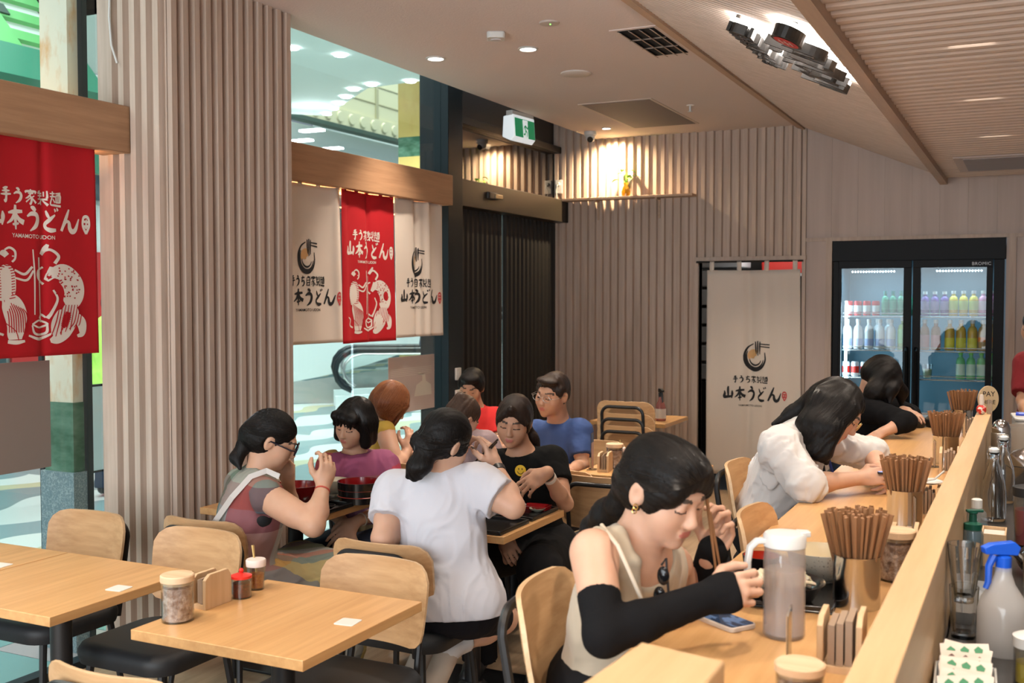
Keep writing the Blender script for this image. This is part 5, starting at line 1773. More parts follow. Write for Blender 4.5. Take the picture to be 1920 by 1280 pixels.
tag(mb.build('fried_pieces', mat('tempura', (.62, .36, .10), .7, bump=((150, 150, 150), .6, .004)), pl), None, None, None, 'stuff')
bowl('white_bowl', (-3.17, 5.50, TZ), .055, .05, M_CERW, M_CERW, 'white bowl under the hand of the red haired woman')

# ---- the counter
def chop_cup(xyz, label, sticks, group_label, seed):
    t = empty('chopstick_cup', xyz, 0, label, 'cup', 'steel chopstick cups')
    R, H = .056, .128
    MB().lathe([(0, 0), (R, 0), (R, H - .004), (R + .002, H), (R - .001, H + .001), (R - .003, H - .003), (R - .003, .003), (0, .003)], n=40).build('steel_wall', M_STEEL, t)
    r = np.random.default_rng(seed)
    proto = STICK[0]
    for k in range(sticks):
        a, q = k * 2.39996 + r.uniform(-.06, .06), math.sqrt((k + .5) / sticks)
        bx_, by_ = .047 * q * math.cos(a), .040 * q * math.sin(a)
        lean = .17 + .02 * r.uniform()
        dx, dy = math.cos(a) * q * lean * 1.35, math.sin(a) * q * lean * 1.35
        dv = Vector((dx, dy, 1)).normalized()
        o = proto.copy()
        col.objects.link(o)
        rot = Vector((0, 0, 1)).rotation_difference(dv) @ Quaternion((0, 0, 1), a + r.uniform(-.3, .3))
        o.rotation_mode = 'QUATERNION'
        o.rotation_quaternion = rot
        z0 = .008 + r.uniform(0, .014)
        # keep each stick inside the rim
        ex, ey = bx_ * .62, by_ * .62
        o.location = (xyz[0] + ex, xyz[1] + ey, xyz[2] + z0)
        o['label'] = group_label
        o['category'] = 'chopstick'
        o['group'] = 'chopsticks, ' + label[-40:].strip()
    return t
M_STICK = wood('brown_chopstick_wood', (.33, .165, .075), (.24, .11, .045), 'z', .6, .7)
mb = MB().prism(rrect(.0085, .0055, .001, 2), 0, .001)
sq = lambda w_, h_: [(-w_, -h_), (w_, -h_), (w_, h_), (-w_, h_)]
mb = MB()
lo, hi = sq(.0028, .0022), sq(.0046, .0032)
mb.add([(x, y, 0) for x, y in lo] + [(x, y, .222) for x, y in hi], [(3, 2, 1, 0), (4, 5, 6, 7)] + [(i, (i + 1) % 4, 4 + (i + 1) % 4, 4 + i) for i in range(4)])
st0 = mb.build('chopstick', M_STICK)
STICK = [st0]
chop_cup((-.375, 2.69, CT), 'nearest steel cup of chopsticks on the counter, beside the water pitcher', 62, 'brown wooden chopstick standing in the nearest steel cup', 1)
chop_cup((-.365, 3.68, CT), 'second steel cup of chopsticks, in front of the white shirted woman', 56, 'brown wooden chopstick standing in the second steel cup from the front', 2)
chop_cup((-.345, 5.22, CT), 'third steel cup of chopsticks, beside the far end of the resting arms', 44, 'brown wooden chopstick standing in the third steel cup from the front', 3)
chop_cup((-.345, 6.50, CT), 'farthest steel cup of chopsticks, by the pay sign', 40, 'brown wooden chopstick standing in the farthest steel cup', 4)
bpy.data.objects.remove(st0)
put(menu_holder('wooden menu holder nearest the camera on the counter', h=.115, w=.12, gap=.075, cards=3), (-.338, 2.235, CT), .05)
put(menu_holder('wooden menu holder beside the wooden lidded jar on the counter', h=.115, w=.12, gap=.06, cards=2), (-.312, 3.17, CT), .05)
put(menu_holder('wooden menu holder with a white saucer on top, beside the second chopstick cup', h=.105, w=.12, gap=.07, cards=4), (-.313, 3.93, CT), .05)
put(menu_holder('wooden menu holder in front of the third chopstick cup', h=.11, w=.12, gap=.07, cards=4), (-.310, 4.95, CT), .05)
put(menu_holder('wooden menu holder beside the farthest chopstick cup', h=.11, w=.10, gap=.06, cards=3), (-.295, 6.32, CT), .05)
copy_tree(JF, (-.315, 2.99, CT), 0, 'glass jar of flakes with a wooden lid behind the nearest chopstick cup')
wl = copy_tree(JF, (-.365, 1.93, CT - .012), 0, 'pale lidded jar at the bottom edge of the picture on the counter')
wl.scale = (.92, .92, .8)
def acrylic(xyz, rz, label, m_=None, h=.14, w=.09):
    t = empty('card_stand', xyz, rz, label, 'card stand', 'acrylic card stands on the counter')
    MB().box(-.0015, .0015, -w / 2, w / 2, 0, h).build('clear_sheet', M_GLASS, t)
    MB().box(-.003, -.0016, -w / 2 + .004, w / 2 - .004, .005, h - .004).build('kraft_insert', m_ or mat('kraft_insert', (.45, .30, .18), .7), t)
    MB().box(-.02, .02, -w / 2, w / 2, 0, .003).build('clear_foot', M_GLASS, t)
    return t
acrylic((-.418, 2.10, CT), .12, 'blurred kraft card stand in front of the nearest menu holder')
acrylic((-.325, 3.60, CT), .2, 'small card stand before the second chopstick cup', mat('steel_insert', (.45, .40, .36), .3, .6), .12, .06)
acrylic((-.38, 5.08, CT), .2, 'small card stand before the third chopstick cup', mat('pale_insert', (.55, .42, .32), .5), .12, .06)
acrylic((-.315, 6.42, CT), .2, 'small card stand before the farthest chopstick cup', mat('pale_insert', (.55, .42, .32), .5), .10, .05)
t = empty('saucer', (-.313, 3.93, CT + .112), 0, 'white saucer lying on the wooden menu holder', 'saucer')
MB().lathe([(0, 0), (.03, 0), (.05, .008), (.048, .010), (.03, .003), (0, .003)], n=24).build('dish', M_CERW, t)
sp_ = tag(MB().tube([(-.02, 0, .010), (.02, .005, .016), (.05, .012, .045)], [.007, .004, .003], 8).build('spoon', M_CERW, loc=(-.313, 3.93, CT + .112)), 'white spoon resting on the saucer', 'spoon')
# meal of the woman in beige
tray((-.60, 2.735, CT), .05, .36, .33, 'black tray holding the noodle bowl of the woman in beige')
CB = CT + .006
t = empty('noodle_bowl', (-.545, 2.64, CB), 0, 'wide black bowl of white udon noodles on the counter', 'bowl')
MB().lathe([(0, 0), (.07, 0), (.075, .006), (.098, .045), (.104, .05), (.097, .047), (.07, .012), (0, .010)], n=40).build('bowl_wall', M_LACB, t)
mb = MB()
r_ = np.random.default_rng(11)
for k in range(34):
    a0 = r_.uniform(0, 6.28)
    rr = r_.uniform(.02, .072)
    pts = []
    for q in range(9):
        a = a0 + q * .34
        rad = rr + .014 * math.sin(q * 1.1 + k)
        pts.append((rad * math.cos(a), rad * math.sin(a), .036 + .040 * (1 - (rad / .09) ** 2) + .006 * math.sin(q * 1.7 + k) - .006 * r_.uniform()))
    mb.tube(pts, .0052, 7)
tag(mb.build('udon_noodles', mat('udon', (.74, .63, .47), .35, sss=.2), t), None, None, None, 'stuff')
bowl('soup_bowl', (-.715, 2.66, CB), .048, .062, M_LACB, M_LACRED2, 'red lined soup bowl held close by the woman in beige', foot=.55)
bowl('soup_bowl', (-.632, 2.80, CB), .050, .068, M_LACB, M_LACRED2, 'red lined black soup bowl behind the udon bowl', foot=.55)
t = empty('tempura_plate', (-.62, 2.98, CT), 0, 'round wooden plate of yellow tempura behind the soup bowls', 'plate')
MB().lathe([(0, 0), (.09, 0), (.10, .006), (.105, .036), (.10, .037), (.094, .010), (0, .008)], n=36).build('wooden_plate', M_PLY, t)
mb = MB()
for k in range(9):
    mb.sphere((r_.uniform(-.055, .055), r_.uniform(-.055, .055), .022 + .01 * (k % 3)), (.03, .016, .014), 10, 7, Matrix.Rotation(r_.uniform(0, 3), 3, 'Z'))
tag(mb.build('tempura_pieces', mat('tempura_yellow', (.72, .46, .10), .7, bump=((150, 150, 150), .6, .004)), t), None, None, None, 'stuff')
bowl('ceramic_bowl', (-.495, 2.885, CT), .088, .085, mat('speckled_glaze', (.55, .52, .44), .35, noise=((160, 160, 160), (.25, .22, .18), .62, .72, 1)), mat('cream_glaze', (.66, .56, .38), .3), 'speckled cream ceramic bowl behind the water pitcher')
ph = empty('phone', (-.635, 2.415, CT), .98, 'phone in a pale case lying face up on the counter by the pitcher', 'phone')
MB().prism(rrect(.078, .152, .012), 0, .011).build('case', mat('phone_case', (.66, .58, .50), .35), ph, bevel=.002)
M_SCR = mat('phone_screen', (.01, .012, .016), .08, noise=((30, 16, 1), (.10, .17, .32), .48, .56, 2), emit=(.10, .16, .30), estr=.15)
MB().prism(rrect(.070, .144, .009), .011, .0116).build('screen', M_SCR, ph)
# far end of the counter
t = empty('steel_tray', (-.60, 7.12, CT), 0, 'flat steel tray at the far end of the counter', 'tray')
MB().prism(rrect(.30, .36, .02), 0, .02).build('tray_body', M_BRUSHED, t, bevel=.003)
MB().tube([(-.15, -.16, .02), (-.15, -.16, .045), (.15, -.16, .045), (.15, -.16, .02)], .005, 6).build('handle', M_STEEL, t)
for k, (x_, y_, s_, lb) in enumerate(((-.60, 6.62, .055, 'left black lidded pot beside the third chopstick cup'), (-.50, 6.68, .062, 'right black lidded pot beside the third chopstick cup'))):
    t = empty('lidded_pot', (x_, y_, CT), 0, lb, 'pot')
    MB().lathe([(0, 0), (s_ * .8, 0), (s_, .02), (s_, .045), (s_ * .96, .05), (s_ * .6, .068), (0, .074)], n=24).build('pot_body', M_BLACKP, t)
t = empty('key_ring', (-.415, 5.24, CT), 0, 'small dark key fob lying before the third chopstick cup', 'keys')
MB().sphere((0, 0, .008), (.018, .012, .008), 12, 8).build('fob', M_BLACKP, t)
MB().tube([(.03 + .012 * math.cos(a), .012 * math.sin(a), .003) for a in np.linspace(0, 6.28, 12)], .0018, 6).build('ring', M_STEEL, t)

# ---- on the ledge
t = empty('pay_sign', (-.165 - .03, 5.93, 1.10), .45, 'oval wooden PAY HERE sign standing on the far end of the ledge', 'sign')
ov = [(.052 * math.cos(a), .070 + .068 * math.sin(a)) for a in np.linspace(0, 2 * PI, 32, endpoint=False)]
T_ = Matrix(((1, 0, 0, 0), (0, 0, -1, 0), (0, 1, 0, 0), (0, 0, 0, 1)))
MB().prism(ov, -.006, .006, T_).build('board', mat('sign_beech', (.58, .44, .26), .5), t, bevel=.001)
mb = MB()
add_text(mb, 'PAY', 0, .085, .062, lambda a, b: (a, -.0068, b), .01)
add_text(mb, 'HERE', 0, .045, .066, lambda a, b: (a, -.0068, b), .01)
mb.build('lettering', M_INK, t)
t = empty('card_holder', (-.185, 5.86, 1.10), .3, 'clear little holder before the pay sign', 'holder')
MB().box(-.012, .012, -.004, .004, 0, .075).build('clear_block', thin('clear_block', (.9, .85, .78), .4, .06, .3, (.8, .7, .6)), t, bevel=.002)
t = empty('daruma_bottle', (-.222, 5.83, 1.10), 0, 'small red and white round ornament with a white top on the ledge', 'ornament')
MB().sphere((0, 0, .026), (.024, .024, .026), 18, 12).build('red_body', mat('daruma_red', (.58, .03, .02), .4, noise=((60, 60, 60), (.78, .72, .66), .56, .60, 1)), t)
MB().lathe([(.012, .045), (.013, .07), (.009, .10), (0, .102)], n=14, closed=False).build('white_top', mat('ornament_white', (.72, .64, .56), .5), t)

# ---- work counter behind the ledge
BZ = BCZ
t = empty('cocktail_shaker', (-.118, 5.30, BZ), 0, 'polished steel shaker with a domed cap behind the ledge', 'shaker')
MB().lathe([(0, 0), (.036, 0), (.040, .01), (.042, .21), (.038, .215)], n=28).build('shaker_body', M_BRUSHED, t)
MB().lathe([(.038, .213), (.040, .235), (.030, .262), (.012, .274), (0, .276)], n=28).build('domed_cap', M_STEEL, t)
def carafe(xyz, label):
    t = empty('swing_top_carafe', xyz, 0, label, 'carafe', 'glass carafes behind the ledge')
    p = [(0, 0), (.040, 0), (.044, .008), (.044, .105), (.038, .145), (.024, .19), (.0165, .215), (.0165, .24), (.019, .243), (.019, .252)]
    q = [(.015, .252), (.0135, .215), (.021, .188), (.035, .143), (.041, .104), (.041, .01), (0, .008)]
    MB().lathe(p + q, n=28).build('glass_wall', M_RGLASS, t)
    MB().lathe([(.012, .245), (.0185, .254), (.0185, .264), (.010, .270), (0, .270)], n=18, closed=False).build('white_stopper', M_WHITE, t)
    MB().tube([(-.021, 0, .225), (-.024, 0, .25), (-.016, 0, .272), (.016, 0, .272), (.024, 0, .25), (.021, 0, .225)], .0016, 6).build('wire_clip', M_STEEL, t)
    return t
ca = carafe((-.118, 4.32, BZ), 'nearer clear swing top carafe behind the ledge')
copy_tree(ca, (-.095, 4.72, BZ), 0, 'farther clear swing top carafe behind the ledge')
t = empty('domed_teapot', (-.005, 5.10, BZ), 0, 'polished steel domed pot with a knob on its lid, right edge', 'pot')
MB().lathe([(0, 0), (.07, 0), (.085, .03), (.085, .10), (.092, .105)], n=32).build('pot_body', M_STEEL, t)
MB().lathe([(.092, .105), (.088, .13), (.06, .16), (.02, .174), (.008, .176), (.008, .188), (.016, .196), (.01, .205), (0, .206)], n=32, closed=False).build('domed_lid', M_STEEL, t)
t = empty('blender_jar', (.005, 3.92, BZ), 0, 'clear jar of pink red liquid with a black lid, right edge', 'jar')
MB().lathe([(0, 0), (.046, 0), (.052, .17), (.050, .17), (.044, .005), (0, .005)], n=26).build('jar_wall', M_GLASS, t)
MB().lathe([(0, .006), (.0435, .006), (.0475, .12), (0, .12)], n=26).build('liquid', mat('pink_red_liquid', (.50, .10, .12), .2), t)
MB().lathe([(.054, .165), (.055, .195), (.035, .20), (0, .20)], n=26).build('black_lid', M_BLACKP, t)
t = empty('pump_bottle', (-.152, 3.52, BZ), .4, 'clear soap bottle with a dark green pump behind the ledge', 'bottle')
MB().lathe([(0, 0), (.03, 0), (.031, .10), (.026, .118), (.018, .122)], n=22).build('bottle_body', thin('grey_clear', (.62, .70, .74), .4, .05, .25, (.40, .46, .50)), t)
M_DKGREEN = mat('pump_green', (.005, .085, .055), .35)
MB().lathe([(.026, .115), (.026, .135), (.012, .142), (.011, .165), (.014, .167), (.014, .172), (0, .172)], n=20).build('pump_collar', M_DKGREEN, t)
MB().prism([(-.02, -.008), (.03, -.006), (.032, .006), (-.02, .008)], .170, .178).build('pump_nozzle', M_DKGREEN, t, bevel=.002)
t = empty('sanitiser_bottle', (-.150, 3.72, BZ), 0, 'clear bottle with a white cap and blue label behind the green pump', 'bottle')
MB().lathe([(0, 0), (.032, 0), (.033, .11), (.028, .135), (.014, .15)], n=22).build('bottle_body', thin('pale_clear', (.85, .9, .92), .4, .05, .2, (.7, .75, .78)), t)
MB().lathe([(.0335, .03), (.0335, .095)], n=22, closed=False).build('paper_label', mat('sky_label', (.12, .42, .62), .5), t)
MB().lathe([(.017, .148), (.017, .175), (.013, .178), (0, .178)], n=18).build('white_cap', M_WHITE, t)
t = empty('napkin_box', (-.095, 3.62, BZ), 0, 'small pale wooden box of white napkins beside the pump bottle', 'box')
mb = MB()
for a in ((-.035, -.031, -.065, .065), (.031, .035, -.065, .065), (-.031, .031, -.065, -.061), (-.031, .031, .061, .065)):
    mb.box(*a, 0, .10)
mb.build('box_wall', M_PALEWOOD, t)
MB().box(-.030, .030, -.058, .058, .004, .09).build('napkins', M_CERW, t)
def tumbler(xyz, label, r0, r1, h, ribs=True):
    t = empty('tall_tumbler', xyz, 0, label, 'glass', 'stacked tumblers behind the ledge')
    n = 40
    vs, fs = [], []
    prof = [(0, 0), (r0, 0), (r0, .012), (r0 + (r1 - r0) * .6, h * .6), (r1, h), (r1 - .002, h), (r0 + (r1 - r0) * .6 - .003, h * .6), (r0 - .004, .014), (0, .012)]
    for i in range(n):
        a = 2 * PI * i / n
        for k, (r, z) in enumerate(prof):
            rr = r + (.0009 * math.cos(a * 10) if (ribs and 1 <= k <= 3) else 0)
            vs.append((rr * math.cos(a), rr * math.sin(a), z))
    q = len(prof)
    for i in range(n):
        j = (i + 1) % n
        for s_ in range(q - 1):
            fs.append((i * q + s_, j * q + s_, j * q + s_ + 1, i * q + s_ + 1))
    MB().add(vs, fs, True).build('glass_wall', M_RGLASS, t)
    return t
tumbler((-.137, 2.78, BZ), 'lower ribbed tumbler of the stack behind the ledge', .027, .034, .125)
tumbler((-.137, 2.78, BZ + .088), 'upper tapered tumbler standing in the ribbed one behind the ledge', .024, .040, .14)
t = empty('spray_bottle', (-.050, 2.70, BZ), PI + .5, 'white spray bottle with a bright blue trigger head, bottom right', 'spray bottle')
MB().lathe([(0, 0), (.052, 0), (.055, .006), (.055, .10), (.048, .125), (.026, .16), (.018, .185), (.018, .20), (0, .20)], n=30).build('bottle_body', thin('milky_bottle', (.8, .8, .8), .25, .04, .75, (.78, .76, .74)), t)
trigger(t, .192, mat('cobalt_plastic', (.01, .10, .62), .3), 1.05)
def storage_jar(xyz, label, m_in, r=.045, h=.12, lid=None):
    t = empty('storage_jar', xyz, 0, label, 'jar')
    MB().lathe([(0, 0), (r, 0), (r, h), (r - .003, h), (r - .003, .004), (0, .004)], n=26).build('jar_wall', M_GLASS, t)
    MB().lathe([(0, .005), (r - .005, .005), (r - .005, h * .55), (0, h * .55)], n=22).build('contents', m_in, t)
    MB().lathe([(r + .002, h - .004), (r + .003, h + .018), (r - .004, h + .022), (0, h + .022)], n=26).build('lid', lid or M_GLASS, t)
    return t
storage_jar((.045, 3.02, BZ), 'squat clear glass jar right of the blue spray bottle', mat('amber_contents', (.45, .28, .06), .4), .055, .15)
storage_jar((.012, 2.50, BZ), 'jar with a white lid and yellow label at the bottom right corner', mat('yellow_contents', (.70, .50, .06), .5), .036, .085, M_WHITE)
t = empty('sachet_tray', (-.118, 2.30, BZ), .05, 'white tray heaped with colourful printed tea sachets, bottom right', 'tray')
mb = MB().box(-.05, .07, -.15, .15, 0, .004).box(-.05, -.046, -.15, .15, .004, .04).box(.066, .07, -.15, .15, .004, .04).box(-.046, .066, .146, .15, .004, .04).box(-.046, .066, -.15, -.146, .004, .04)
mb.build('tray_body', M_WHITE, t, bevel=.002)
SC = [(.05, .25, .12), (.12, .05, .04), (.70, .12, .06), (.72, .45, .05), (.05, .16, .45)]
for k in range(14):
    y = .13 - k * .02
    s_ = empty('tea_sachet', (-.118, 2.30, BZ), .05, 'paper tea sachet with a small coloured print, in the white tray', 'sachet', 'tea sachets in the white tray')
    mb = MB()
    mb.X = Matrix.Translation((.01, y, .052 + .014 * math.sin(k * 1.3 + .5))) @ Matrix.Rotation(.75 + .05 * (k % 3), 4, 'X') @ Matrix.Rotation(.06 * ((k * 5) % 7 - 3), 4, 'Z')
    mb.box(-.048, .048, -.032, .032, -.0008, .0008)
    mb.build('paper', mat('sachet_paper', (.74, .66, .58), .6), s_)
    mb = MB()
    mb.X = Matrix.Translation((.01, y, .052 + .014 * math.sin(k * 1.3 + .5))) @ Matrix.Rotation(.75 + .05 * (k % 3), 4, 'X') @ Matrix.Rotation(.06 * ((k * 5) % 7 - 3), 4, 'Z')
    for j in range(3):
        mb.prism([(-.034 + j * .027, .010), (-.020 + j * .027, .010), (-.018 + j * .027, .018), (-.027 + j * .027, .026), (-.036 + j * .027, .018)], .0008, .0012)
    mb.build('print', mat('sachet_print_%d' % (k % 5), SC[(k // 2) % 5], .6), s_)
# plastic boxes by the staff member
t = empty('plastic_tub', (.03, 6.42, BZ), .1, 'white plastic tub with blue pens on it, near the red shirted staff member', 'tub')
MB().prism(rrect(.22, .30, .03), 0, .17).build('tub_body', mat('milky_tub', (.70, .70, .68), .4), t, bevel=.01)
MB().prism(rrect(.235, .315, .03), .17, .185).build('tub_lid', M_WHITE, t, bevel=.004)
for k in range(2):
    p_ = tag(MB().tube([(-.10, -.05 + k * .06, .196), (.06, -.09 + k * .05, .198)], .007, 8).build('pen', mat('blue_pen', (.02, .06, .55), .3), loc=(.03, 6.42, BZ)), ('nearer', 'farther')[k] + ' blue pen lying on the white plastic tub', 'pen')
t = empty('measuring_jug', (-.03, 5.86, BZ), 0, 'translucent measuring jug between the ledge and the plastic tub', 'jug')
MB().lathe([(0, 0), (.07, 0), (.078, .19), (.075, .19), (.067, .004), (0, .004)], n=26).build('jug_wall', thin('frosted_plastic', (.85, .82, .78), .3, .05, .45, (.75, .70, .64)), t)
MB().lathe([(0, .005), (.066, .005), (.068, .05), (0, .05)], n=20).build('contents', mat('brown_contents', (.22, .10, .06), .4), t)
t = empty('black_bag', (.03, 3.50, BZ), .2, 'crumpled black leather pouch beside the pink jar, right edge', 'bag')
MB().sphere((0, 0, .045), (.06, .09, .045), 20, 14).build('pouch', mat('black_leather', (.012, .012, .013), .35, bump=((40, 40, 40), .8, .01)), t)
MB().tube([(-.05, -.05, .05), (-.08, 0, .08), (-.05, .05, .055)], .010, 8).build('strap', mat('black_leather2', (.012, .012, .013), .4), t)
t = empty('steel_tray', (-.128, 3.06, BZ), 0, 'shallow brushed steel pan under the ledge behind the tumblers', 'tray')
mb = MB().box(-.04, .06, -.18, .18, 0, .004).box(-.04, -.036, -.18, .18, .004, .03).box(.056, .06, -.18, .18, .004, .03).box(-.036, .056, .176, .18, .004, .03).box(-.036, .056, -.18, -.176, .004, .03)
mb.build('pan', M_BRUSHED, t)
# ------------------------------------------------------------------ signed-distance bodies meshed by surface nets
def unit(v):
    v = np.asarray(v, float)
    return v / (np.linalg.norm(v) + 1e-12)


def frame(right, up):
    """columns: right, forward, up (orthonormal)"""
    u = unit(up)
    r = np.asarray(right, float)
    r = unit(r - u * (r @ u))
    f = np.cross(u, r)
    return np.stack([r, f, u], 1)


class S:
    def __init__(s):
        s.p = []

    def cap(s, a, b, ra, rb, k=.02, op='+', clip=()):
        a, b = np.asarray(a, float), np.asarray(b, float)
        s.p.append(('c', op, k, (a + b) / 2, np.linalg.norm(b - a) / 2 + max(ra, rb), (a, b, ra, rb), clip))
        return s

    def ell(s, c, r, R=None, k=.02, op='+', clip=()):
        c = np.asarray(c, float)
        s.p.append(('e', op, k, c, max(r), (c, np.asarray(r, float), np.eye(3) if R is None else R), clip))
        return s

    def chain(s, pts, rs, k=.02, op='+'):
        for i in range(len(pts) - 1):
            s.cap(pts[i], pts[i + 1], rs[i], rs[i + 1], k, op)
        return s

    def hull(s, other, inc):
        """the other shape, inflated"""
        for q in other.p:
            if q[0] == 'c':
                a, b, ra, rb = q[5]
                s.cap(a, b, ra + inc, rb + inc, q[2], q[1], q[6])
            else:
                c, r, R = q[5]
                s.ell(c, r + inc, R, q[2], q[1], q[6])
        return s

    def ev(s, X, bc, brad):
        """X (nb, m, 3); bc block centres"""
        nb, m, _ = X.shape
        d = np.full((nb, m), 1.0, np.float32)
        for kind, op, k, c0, rad, par, clip in s.p:
            idx = np.nonzero(np.linalg.norm(bc - c0, axis=1) < rad + brad + k + .02)[0]
            if not len(idx):
                continue
            x = X[idx]
            if kind == 'c':
                a, b, ra, rb = par
                ab = (b - a).astype(np.float32)
                L = float(ab @ ab) + 1e-9
                t = np.clip((x - a.astype(np.float32)) @ ab / L, 0, 1)
                q = x - a.astype(np.float32) - t[..., None] * ab
                e = np.sqrt((q * q).sum(-1)) - (ra + (rb - ra) * t)
            else:
                c, r, R = par
                q = (x - c.astype(np.float32)) @ R.astype(np.float32)
                q1 = q / r.astype(np.float32)
                k0 = np.sqrt((q1 * q1).sum(-1)) + 1e-6
                q2 = q1 / r.astype(np.float32)
                k1 = np.sqrt((q2 * q2).sum(-1)) + 1e-6
                e = k0 * (k0 - 1) / k1
            for pt, nrm in clip:
                e = np.maximum(e, (x - np.asarray(pt, np.float32)) @ np.asarray(nrm, np.float32))
            o = d[idx]
            if op == '+':
                h = np.clip(k - np.abs(o - e), 0, None) / k
                d[idx] = np.minimum(o, e) - h * h * k * .25
            else:
                h = np.clip(k - np.abs(o + e), 0, None) / k
                d[idx] = np.maximum(o, -e) + h * h * k * .25
        return d


_perm = np.random.default_rng(4).random((64, 64, 64)).astype(np.float32) * 2 - 1


def vnoise(X):
    f = np.floor(X)
    t = (X - f).astype(np.float32)
    t = t * t * (3 - 2 * t)
    i = f.astype(np.int64) & 63
    j = (i + 1) & 63
    x0, y0, z0, x1, y1, z1 = i[..., 0], i[..., 1], i[..., 2], j[..., 0], j[..., 1], j[..., 2]
    tx, ty, tz = t[..., 0], t[..., 1], t[..., 2]
    a = _perm[x0, y0, z0] * (1 - tx) + _perm[x1, y0, z0] * tx
    b = _perm[x0, y1, z0] * (1 - tx) + _perm[x1, y1, z0] * tx
    c = _perm[x0, y0, z1] * (1 - tx) + _perm[x1, y0, z1] * tx
    e = _perm[x0, y1, z1] * (1 - tx) + _perm[x1, y1, z1] * tx
    return (a * (1 - ty) + b * ty) * (1 - tz) + (c * (1 - ty) + e * ty) * tz


def nets(shape, h, disp=None, clip=()):
    P_ = [q for q in shape.p if q[1] == '+']
    lo = np.min([q[3] - q[4] for q in P_], 0) - 3 * h
    hi = np.max([q[3] + q[4] for q in P_], 0) + 3 * h
    B = 8
    nbk = np.ceil((hi - lo) / (B * h)).astype(int)
    gi = np.stack(np.meshgrid(*[np.arange(n) for n in nbk], indexing='ij'), -1).reshape(-1, 3)
    bc = lo + (gi + .5) * B * h
    brad = B * h * .87
    dc = shape.ev(bc[:, None, :].astype(np.float32), bc, brad * 2.5)[:, 0]
    act = np.abs(dc) < brad * 1.9 + .012
    arr = np.ones(tuple(nbk * B + 1), np.float32)
    for g, d_ in zip(gi[~act & (dc < 0)], dc[~act & (dc < 0)]):
        arr[g[0] * B:g[0] * B + B + 1, g[1] * B:g[1] * B + B + 1, g[2] * B:g[2] * B + B + 1] = -1
    ga, bca = gi[act], bc[act]
    off = np.stack(np.meshgrid(*[np.arange(B + 1)] * 3, indexing='ij'), -1).reshape(-1, 3)
    for s0 in range(0, len(ga), 600):
        g, b = ga[s0:s0 + 600], bca[s0:s0 + 600]
        X = (lo + (g[:, None, :] * B + off[None]) * h).astype(np.float32)
        d = shape.ev(X, b, brad)
        if disp is not None:
            near = np.abs(d) < .04
            d[near] += disp(X[near])
        for pt, nrm in clip:
            d = np.maximum(d, (X - np.asarray(pt, np.float32)) @ np.asarray(nrm, np.float32))
        I = g[:, None, :] * B + off[None]
        arr[I[..., 0], I[..., 1], I[..., 2]] = d
    sg = arr < 0
    cnt = np.zeros(tuple(np.array(arr.shape) - 1), np.uint8)
    sl_ = lambda dx, dy, dz: (slice(dx, arr.shape[0] - 1 + dx), slice(dy, arr.shape[1] - 1 + dy), slice(dz, arr.shape[2] - 1 + dz))
    for dx in (0, 1):
        for dy in (0, 1):
            for dz in (0, 1):
                cnt += sg[sl_(dx, dy, dz)]
    cells = np.argwhere((cnt > 0) & (cnt < 8))
    idm = np.full(cnt.shape, -1, np.int32)
    idm[cells[:, 0], cells[:, 1], cells[:, 2]] = np.arange(len(cells))
    acc = np.zeros((len(cells), 3))
    n_ = np.zeros(len(cells))
    cor = [(0, 0, 0), (1, 0, 0), (0, 1, 0), (1, 1, 0), (0, 0, 1), (1, 0, 1), (0, 1, 1), (1, 1, 1)]
    val = [arr[cells[:, 0] + c[0], cells[:, 1] + c[1], cells[:, 2] + c[2]] for c in cor]
    for a in range(8):
        for b in range(a + 1, 8):
            if sum(abs(cor[a][i] - cor[b][i]) for i in range(3)) != 1:
                continue
            x = (val[a] < 0) != (val[b] < 0)
            t = val[a] / np.where(x, val[a] - val[b], 1)
            p = np.array(cor[a]) + np.clip(t, 0, 1)[:, None] * (np.array(cor[b]) - np.array(cor[a]))
            acc += p * x[:, None]
            n_ += x
    vs = lo + (cells + acc / n_[:, None]) * h
    qs = []
    for ax in range(3):
        a1, a2 = (ax + 1) % 3, (ax + 2) % 3
        s0 = [slice(None)] * 3
        s1 = [slice(None)] * 3
        s0[ax] = slice(0, -1)
        s1[ax] = slice(1, None)
        A, Bm = sg[tuple(s0)], sg[tuple(s1)]
        for flip in (False, True):
            e = np.argwhere((A & ~Bm) if not flip else (~A & Bm))
            e = e[(e[:, a1] > 0) & (e[:, a2] > 0)]
            q = []
            for d1, d2 in ((-1, -1), (0, -1), (0, 0), (-1, 0)):
                c = e.copy()
                c[:, a1] += d1
                c[:, a2] += d2
                q.append(idm[c[:, 0], c[:, 1], c[:, 2]])
            q = np.stack(q if not flip else q[::-1], 1)
            qs.append(q[(q >= 0).all(1)])
    return vs, np.concatenate(qs)


def sdf_obj(name, shape, h, mats, parent=None, disp=None, clip=(), paint=None, extra=None):
    vs, qs = nets(shape, h, disp, clip)
    me = bpy.data.meshes.new(name)
    me.vertices.add(len(vs))
    me.vertices.foreach_set('co', vs.astype(np.float32).ravel())
    me.loops.add(len(qs) * 4)
    me.loops.foreach_set('vertex_index', qs.astype(np.int32).ravel())
    me.polygons.add(len(qs))
    me.polygons.foreach_set('loop_start', np.arange(0, len(qs) * 4, 4, dtype=np.int32))
    me.polygons.foreach_set('loop_total', np.full(len(qs), 4, np.int32))
    mats = mats if isinstance(mats, (list, tuple)) else [mats]
    for m in mats:
        me.materials.append(m)
    if paint is not None:
        me.polygons.foreach_set('material_index', paint(vs[qs].mean(1)).astype(np.int32))
    me.polygons.foreach_set('use_smooth', np.ones(len(qs), bool))
    me.update(calc_edges=True)
    me.validate()
    o = bpy.data.objects.new(name, me)
    col.objects.link(o)
    if parent is not None:
        o.parent = parent
    return o


